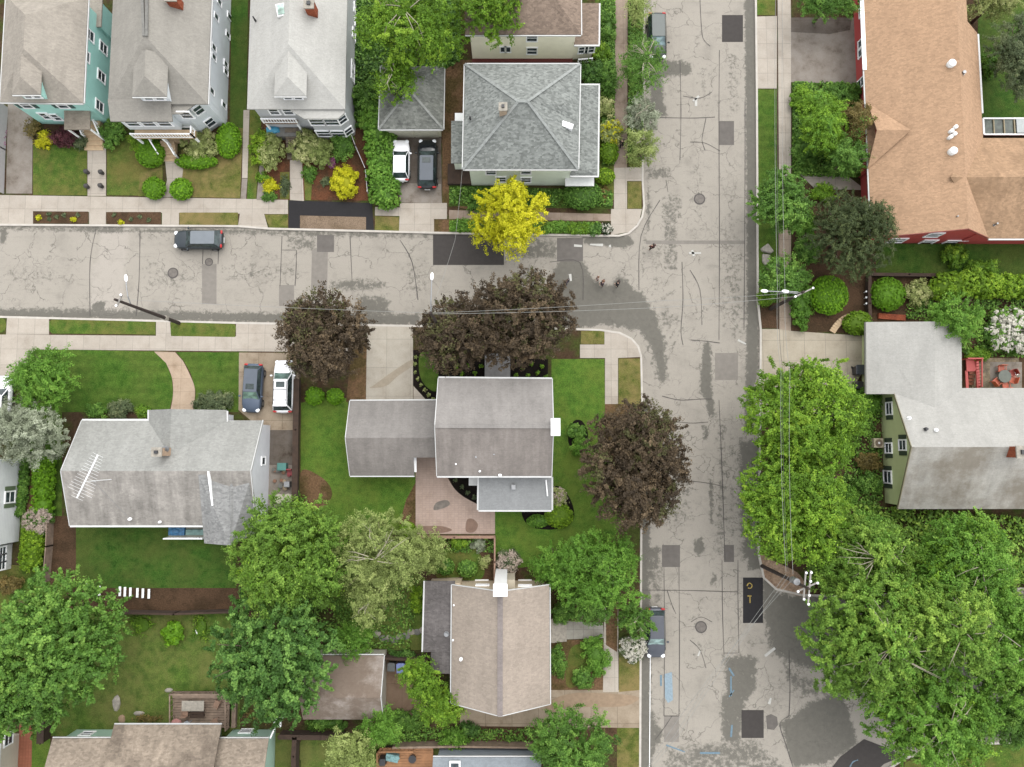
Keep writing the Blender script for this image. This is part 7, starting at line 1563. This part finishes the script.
SH = [
 ('clipped lime green ball left of the white house front walk', 154, 188, 11.5, 11.5, 1.3, 'lime', dict(clip=1)), ('clipped lime green ball right of the white house front walk', 181, 189, 11.5, 11.5, 1.3, 'lime', dict(clip=1)),
 ('rounded lime bush left of the white house steps', 150, 153, 15, 15, 1.4, 'lime', dict(clip=1)), ('lime bush tucked behind the rounded one at the white house steps', 140, 143, 10, 10, 1.2, 'cedar', {}),
 ('variegated pale bush in front of the white house corner bay', 199, 144, 19, 16, 1.7, 'var_', {}), ('lime hedge curve below the variegated bush', 196, 161, 22, 8, 1.1, 'lime', dict(clip=1)), ('lime hedge mound at the corner of the white house', 228, 140, 13, 19, 1.4, 'lime', dict(clip=1)),
 ('round dark green bush right of the mint house steps', 112, 134, 13.5, 14, 1.4, 'green', {}), ('burgundy bush left of the mint house steps', 65, 137, 14, 11, 1.3, 'purple', {}), ('golden yellow low plant beside the burgundy bush', 44, 140, 9, 8, .8, 'yellow', {}),
 ('grey green bush between burgundy bush and mint house steps', 81, 140, 7, 9, .9, 'greyg', {}), ('brown green straggly plant at the mint house driveway corner', 32, 128, 8, 10, 1.1, 'red', dict(dens=90)),
 ('yellow green bush beside the concrete strip at the pale roofed house', 262, 148, 12, 18, 1.4, 'cedar', {}), ('variegated bush left of the pale roofed house steps', 271, 152, 13, 19, 1.6, 'var_', {}), ('light green low plant under the yellow flower clump', 262, 178, 6, 5, .6, 'yg', {}),
 ('bright yellow flower clump by the sidewalk at the pale roofed house', 271, 185, 7, 7, .7, 'yellow', {}), ('low green clump below the bright yellow flower clump', 269, 196, 6, 5, .5, 'green', {}), ('large variegated bush right of the pale roofed house steps', 307, 147, 20, 18, 1.7, 'var_', {}),
 ('second olive bush in front of the bay window', 322, 152, 13, 16, 1.5, 'pale', {}), ('green round bush under the bay window corner', 343, 146, 13, 15, 1.3, 'green', {}), ('golden yellow bush on red mulch', 345, 182, 15, 17, 1.3, 'yellow', dict(sub=6)), ('small pink blossoming plant on red mulch', 331, 163, 5, 4, .5, 'magenta', {}),
 ('small green plant left on the red mulch bed', 309, 174, 7, 8, .6, 'green', {}), ('tiny grey plant in the red mulch bed', 326, 182, 4, 4, .4, 'greyg', {}), ('blue green edging plant left of the stone walk', 285, 186, 4, 12, .4, 'greyg', {}),
 ('green bush above the long hedge beside the grey wall', 366, 98, 14, 18, 2, 'green', {}), ('green bush at the grey wall corner', 372, 122, 13, 14, 1.8, 'light', {}),
 ('clipped round green bush at the corner before the hip roofed house', 583, 195, 20, 15, 1.6, 'green', dict(clip=1)), ('green bush at the lower right corner of the hip roofed house', 605, 176, 10, 8, 1.2, 'cedar', dict(clip=1)), ('reddish low plant beside the clipped round bush', 605, 195, 4, 9, .5, 'red', {}),
 ('lime bush along the right wall of the hip roofed house', 609, 152, 10, 12, 1.3, 'cedar', dict(clip=1)), ('golden olive round bush along the sidewalk', 611, 133, 12, 13, 1.5, 'var_', dict(flowers='yellow', frac=.15)), ('pale yellow bush above the golden olive bush', 606, 108, 8, 12, 1.3, 'var_', {}),
 ('green bush at the top right corner of the hip roofed house', 592, 72, 14, 13, 1.6, 'dark', {}), ('long green bush by the sidewalk at the cream house', 608, 78, 10, 18, 1.6, 'green', {}), ('yellow green round bush right of the cream house porch', 602, 53, 9, 8, 1.2, 'yg', {}), ('green strip bush at the top beside the sidewalk', 608, 28, 8, 16, 1.0, 'green', {}),
 ('lime green plant clump left in the kerb strip under the yellow tree', 461, 226, 11, 6, .6, 'light', {}), ('lime green plant clump right of the yellow tree in the kerb strip', 556, 228, 14, 6, .6, 'light', {}), ('yellow green plant clump in the kerb strip', 577, 229, 12, 5, .6, 'yg', {}), ('dark green plant next to the white flowering kerb bed', 596, 229, 6, 5, .7, 'dark', {}),
 ('white flowering plant in the corner kerb bed', 606, 229, 5, 5, .5, 'deep', dict(flowers='white', frac=.25)), ('dark green plants by the left wall of the hip roofed house', 478, 203, 12, 8, 1, 'green', {}),
 ('left one of the two lime balls under the dark red maple', 314.5, 396, 9.5, 9, 1.1, 'lime', dict(clip=1)), ('right one of the two lime balls under the dark red maple', 335, 396.5, 8.3, 8, 1.0, 'lime', dict(clip=1)),
 ('low olive green bush before the ranch house, beside the driveway', 214, 402, 21, 10, 1.1, 'greyg', dict(sub=6)), ('left low bush along the ranch house front', 96, 411, 10, 7, .9, 'green', {}), ('middle low bush along the ranch house front', 120, 409, 13, 9, 1.1, 'greyg', {}), ('small golden bush at the ranch house front gable', 143, 411, 5, 7, .8, 'yg', {}),
 ('white flowering shrub between the two left hedges', 38, 520, 13, 14, 1.6, 'green', dict(flowers='pink', frac=.8)), ('round bright green bush beside the brown patch left of the pink patio', 407, 531, 9, 9, 1.2, 'cedar', dict(clip=1)),
 ('upper green bush in the black mulch island on the centre lawn', 576, 431, 8, 8, .9, 'green', {}), ('lower green bush in the black mulch island on the centre lawn', 581, 446, 10, 9, 1.0, 'light', {}),
 ('pinkish green plant beside the sunroom corner', 558, 498, 8, 10, .8, 'var_', dict(flowers='pink', frac=.2)), ('clipped lime mound in the curved bed below the sunroom', 559, 516, 14, 12, 1.1, 'cedar', dict(clip=1)), ('clipped low lime hedge left of the curved bed mound', 538, 521, 11, 6, .8, 'light', dict(clip=1)),
 ('small lime bush under the patio fence', 459, 543, 7, 6, .8, 'yg', {}), ('pale blue green hosta below the patio fence', 479, 544, 6, 6, .5, 'silver', dict(size=.16, dens=90)), ('small hosta at the pinkish house wall', 485, 562, 5, 5, .5, 'var_', {}), ('white flowering shrub right of the patio fence corner', 508, 562, 12, 11, 1.2, 'greyg', dict(flowers='pink', frac=.5)),
 ('left round bush at the pinkish house gable', 445, 567, 9, 8, 1.2, 'green', dict(clip=1)), ('middle round bush at the pinkish house gable', 467, 569, 10, 8, 1.2, 'green', dict(clip=1)), ('golden bush at the upper left corner of the charcoal lean-to', 419, 598, 8, 14, 1.4, 'cedar', {}),
 ('bright green tuft in the lower left yard', 173, 634, 10.5, 9.5, 1.0, 'lime', dict(size=.14)), ('yellow flowering weeds in the dry patch of the lower left yard', 141, 625, 14, 12, .5, 'yg', dict(dens=60)), ('yellow flowering weeds near the white stone', 201, 628, 9, 14, .5, 'yg', dict(dens=60)),
 ('large round bush between front bed and sidewalk at the pinkish house', 596, 655, 14, 19, 1.5, 'light', {}), ('smaller bush at the foot of the pinkish house front bed', 583, 678, 11, 9, 1.1, 'green', {}), ('bush along the right wall of the pinkish house', 558, 662, 8, 16, 1.3, 'green', {}), ('dark bush at the top of the grey stone walk', 562, 612, 12, 10, 1.4, 'green', {}), ('white flowering shrub beside the silver grey car', 633, 648, 13, 12, 1.4, 'greyg', dict(flowers='white', frac=.7)),
 ('left large clipped ball bush in the right mulch garden', 829, 295, 19.5, 20.5, 2.0, 'lime', dict(clip=1)), ('right clipped ball bush in the mulch garden', 888, 294, 18, 17.5, 1.8, 'lime', dict(clip=1)), ('clipped olive lime bush by the driveway end', 858, 323, 15, 12.5, 1.4, 'cedar', dict(clip=1)), ('pale variegated bush right of the clipped ball', 919, 293, 13, 13, 1.4, 'var_', {}),
 ('bright lime shrub above the clipped hedge', 983, 268, 17, 9, 1.6, 'yg', {}), ('small yellow green bush before the red gable wall', 955, 256, 12, 11, 1.4, 'yg', {}), ('large white flowering bush at the right edge', 1010, 331, 24, 23, 2.2, 'green', dict(flowers='white', frac=.3, size=.12)),
 ('yellow green low plant left of the mosaic patio', 978, 354, 11, 8, .8, 'yg', {}), ('long green bush beside the right sidewalk', 801, 302, 10, 30, 1.4, 'light', dict(sub=7)), ('bright green bush at the base of the right lamp pole', 765, 298, 9, 9, .9, 'yg', {}), ('bright green bush above the olive tree', 824, 193, 14, 9, 1.4, 'bright', {}),
 ('bright green bush left of the olive tree', 806, 224, 10, 14, 1.6, 'light', {}), ('green bush lower left of the olive tree', 808, 250, 13, 14, 1.5, 'green', {}), ('dark green bush in the red building garden, lower left', 806, 148, 14, 20, 1.6, 'green', {}), ('leafy bush in the red building garden, upper right', 845, 95, 20, 12, 1.6, 'green', {}), ('lime bush in the red building garden, upper left', 803, 100, 13, 14, 1.5, 'bright', {}),
 ('bright green bush against the right wall of the red building', 989, 66, 9, 14, 1.5, 'light', {}), ('green bush above the AC unit by the sage wall', 868, 400, 14, 12, 1.6, 'light', {}), ('dark purple bush left of the sage wall', 868, 462, 12, 9, 1.2, 'red', {}), ('green bush lower left of the sage wall', 868, 483, 12, 10, 1.5, 'green', {}), ('round green bush at the edge of the sage house garden', 848, 495, 8, 10, 1.3, 'light', {}),
 ('green ground bush below the small garage', 327, 723, 20, 7, 1.0, 'green', {}), ('green bush in the corner below the brown yard', 402, 720, 18, 12, 1.2, 'green', {}), ('green bush over the long brown fence', 453, 738, 14, 9, 1.4, 'light', {}), ('small bush in the brown mulch below the pinkish house', 470, 730, 9, 6, .9, 'dark', {}), ('green creeper behind the blue bins', 402, 655, 14, 3, 1.0, 'dark', {}),
 ('pale purple heather strip at the left edge fence', 0, 150, 4, 30, .6, 'magenta', dict(dens=60)), ('brown leaved bush at the left edge of the lower lawn', 10, 585, 11, 9, 1.4, 'red', {}), ('low planting in the lower deck border', 148, 719, 16, 4, .5, 'red', dict(dens=70)), ('rusty weeds right of the deck', 262, 714, 22, 8, .6, 'red', dict(dens=50)),
]
for s in SH: shrub(*s[:7], **s[7])
# small bedding plants as countable repeats
def bedding(pts, leaf, r, label, group, h=.35, size=.08):
    for (x, y) in pts: shrub(label, x, y, r * .72, r * .72, h, leaf, size=size * .8, dens=200, clip=True, name='bedding_plant', cat='plant', group=group, sub=2)
bedding([(416, 357), (415, 364), (415, 372), (418, 379), (421, 385), (425, 390), (429, 395), (433, 399)], 'var_', 2, 'small pale plant in the curved black mulch edging left of the centre house', 'plants in the curved black bed')
bedding([(456, 368), (462, 374), (468, 366), (475, 373), (481, 366)], 'yg', 2.6, 'small plant in the black bed left of the stone front steps', 'plants left of the front steps')
bedding([(516, 365), (523, 368), (531, 364), (528, 375), (538, 373), (516, 375), (542, 366), (546, 377)], 'yg', 2.6, 'small plant in the black bed right of the stone front steps', 'plants right of the front steps')
bedding([(455, 480), (462, 487), (468, 493), (474, 497)], 'greyg', 2.6, 'small plant in the black corner bed of the pink patio', 'plants in the patio corner bed')
bedding([(38.5, 218), (73.5, 219.5), (121, 222)], 'yellow', 3.6, 'golden yellow flower mound in the brown kerb bed', 'yellow flower mounds', .4)
bedding([(49, 214), (49, 219), (78, 215), (114, 215), (131, 219), (140, 217), (149, 220), (57, 217), (64, 215)], 'greyg', 2.6, 'small grey green plant in the brown kerb bed', 'small kerb bed plants')
def hedge(label, pts, w, h, leaf, size=.1, dens=200, group='hedges', clip=True):
    _seed[0] += 1; rng = np.random.default_rng(_seed[0]); q = [P(x, y, h / 2) for x, y in pts]; lobes = []; core = []
    for a, b in zip(q, q[1:]):
        n = max(2, int((b - a).length / (w * .55)))
        for i in range(n + 1):
            c = a.lerp(b, i / n); lobes.append((c.x, c.y, h * .5, w * .55 * rng.uniform(.9, 1.08), w * .55 * rng.uniform(.9, 1.08), h * .5)); core.append((c.x, c.y, h * .46, w * .48, w * .48, h * .44))
    V, tn = leaves(lobes, size * .8, dens * 1.3, rng, (.08, .18), .05, .5, -.2); tag(leafobj('hedge', V, tn, Lf[leaf], None, core, Lf[leaf]), label, 'hedge', group)
hedge('long green hedge between red mulch garden and the parked cars', [(375, 118), (380, 150), (382, 175), (385, 196)], 2.3, 1.7, 'light', .14, 130); hedge('narrower green hedge edge closer to the white parked car', [(388, 135), (391, 160), (392, 185)], 1.3, 1.2, 'green', .14, 130)
hedge('clipped bright hedge strip beside the white house on the left edge', [(45, 461), (44, 480), (43, 505)], 1.6, 1.5, 'lime'); hedge('bright bushy hedge below the white flowering shrub at left', [(35, 530), (33, 545), (31, 560)], 1.7, 1.4, 'cedar', clip=False); hedge('thin dark green hedge right against the white left house wall', [(26, 462), (24, 490), (21, 512)], .6, 1.0, 'green')
hedge('long clipped golden green hedge with slanting stripes in the upper right garden', [(942, 287), (965, 284), (990, 286), (1040, 288)], 2.1, 1.9, 'cedar', .12, 220)
hedge('low green hedge on the mint house walk edge', [(112, 150), (119, 147), (124, 138)], .3, .3, 'green', .07, 200) if False else None
# rough plant cover that cannot be counted
def cover(name, label, polypx, leaf, n, size=.1, h=.25):
    _seed[0] += 1; rng = np.random.default_rng(_seed[0]); poly = [XY(*p, GZ) for p in polypx]; pa = np.array(poly); X = rng.uniform(pa[:, 0].min(), pa[:, 0].max(), n * 2); Y = rng.uniform(pa[:, 1].min(), pa[:, 1].max(), n * 2); m = sd(X, Y, poly) > 0; X, Y = X[m], Y[m]
    g = np.sin(X * 2.1 + 1.3) * np.cos(Y * 1.7) + rng.normal(size=len(X)) * .6; m = g > -.3; X, Y = X[m], Y[m]; N_ = len(X)
    C = np.stack([X, Y, GZ + .06 + rng.random(N_) * h], 1); nn = np.array([0, 0, 1]) + rng.normal(size=(N_, 3)) * .45; nn /= np.linalg.norm(nn, axis=1)[:, None]; u = np.cross(nn, rng.normal(size=(N_, 3))); u /= np.linalg.norm(u, axis=1)[:, None]; w = np.cross(nn, u); a = size * rng.uniform(.6, 1.4, N_)[:, None]
    V = np.stack([C + u * a, C + w * a * .5, C - u * a, C - w * a * .5], 1).reshape(-1, 3); o = leafobj(name, V, rng.random(N_), Lf[leaf]); tag(o, label, 'ground cover', kind='stuff')
cover('ground_cover', 'leafy ground cover beneath the garden trees left of the red building', [(792, 84), (866, 84), (866, 178), (792, 176)], 'green', 9000, .14, .5)
cover('ground_cover', 'ivy and weeds under the tall green tree beside the garage', [(354, 0), (460, 0), (462, 60), (380, 120), (354, 130)], 'dark', 9000, .14, .5)
cover('ground_cover', 'low green plants along the sidewalk of the hip roofed house', [(600, 0), (615, 0), (614, 165), (602, 165)], 'green', 3500, .12, .35)
cover('ground_cover', 'weeds on the grass verge left of the main street', [(628, 0), (643, 0), (643, 160), (628, 160)], 'green', 3000, .12, .3)
cover('ground_cover', 'undergrowth of the lower right grove', [(805, 500), (1060, 520), (1060, 600), (940, 592), (805, 590)], 'forest', 9000, .18, .8)
cover('ground_cover', 'low growth in the bed of the sage house garden', [(848, 388), (880, 388), (880, 525), (840, 520)], 'green', 4000, .12, .4)
cover('ground_cover', 'low plants in the shrub garden at the right edge', [(905, 300), (1040, 300), (1040, 358), (965, 356), (930, 322), (905, 318)], 'green', 4000, .12, .4)
cover('ground_cover', 'weeds under the trees between ranch house and garage', [(300, 490), (345, 540), (420, 580), (410, 650), (345, 645), (240, 600), (240, 560)], 'green', 7000, .13, .35)
cover('ground_cover', 'plants in the bed below the pink patio', [(417, 538), (494, 538), (494, 552), (417, 552)], 'green', 700, .1, .3)
cover('ground_cover', 'plants below the driveway of the pinkish house', [(430, 728), (540, 728), (540, 740), (385, 740), (385, 716), (430, 716)], 'green', 1800, .12, .4)
cover('ground_cover', 'front bed plants before the hip roofed house', [(450, 188), (612, 192), (612, 207), (450, 205)], 'green', 3000, .12, .4)
cover('ground_cover', 'plants in the grass kerb strip under the yellow tree', [(450, 221), (600, 223), (600, 234), (450, 232)], 'light', 2500, .1, .3)
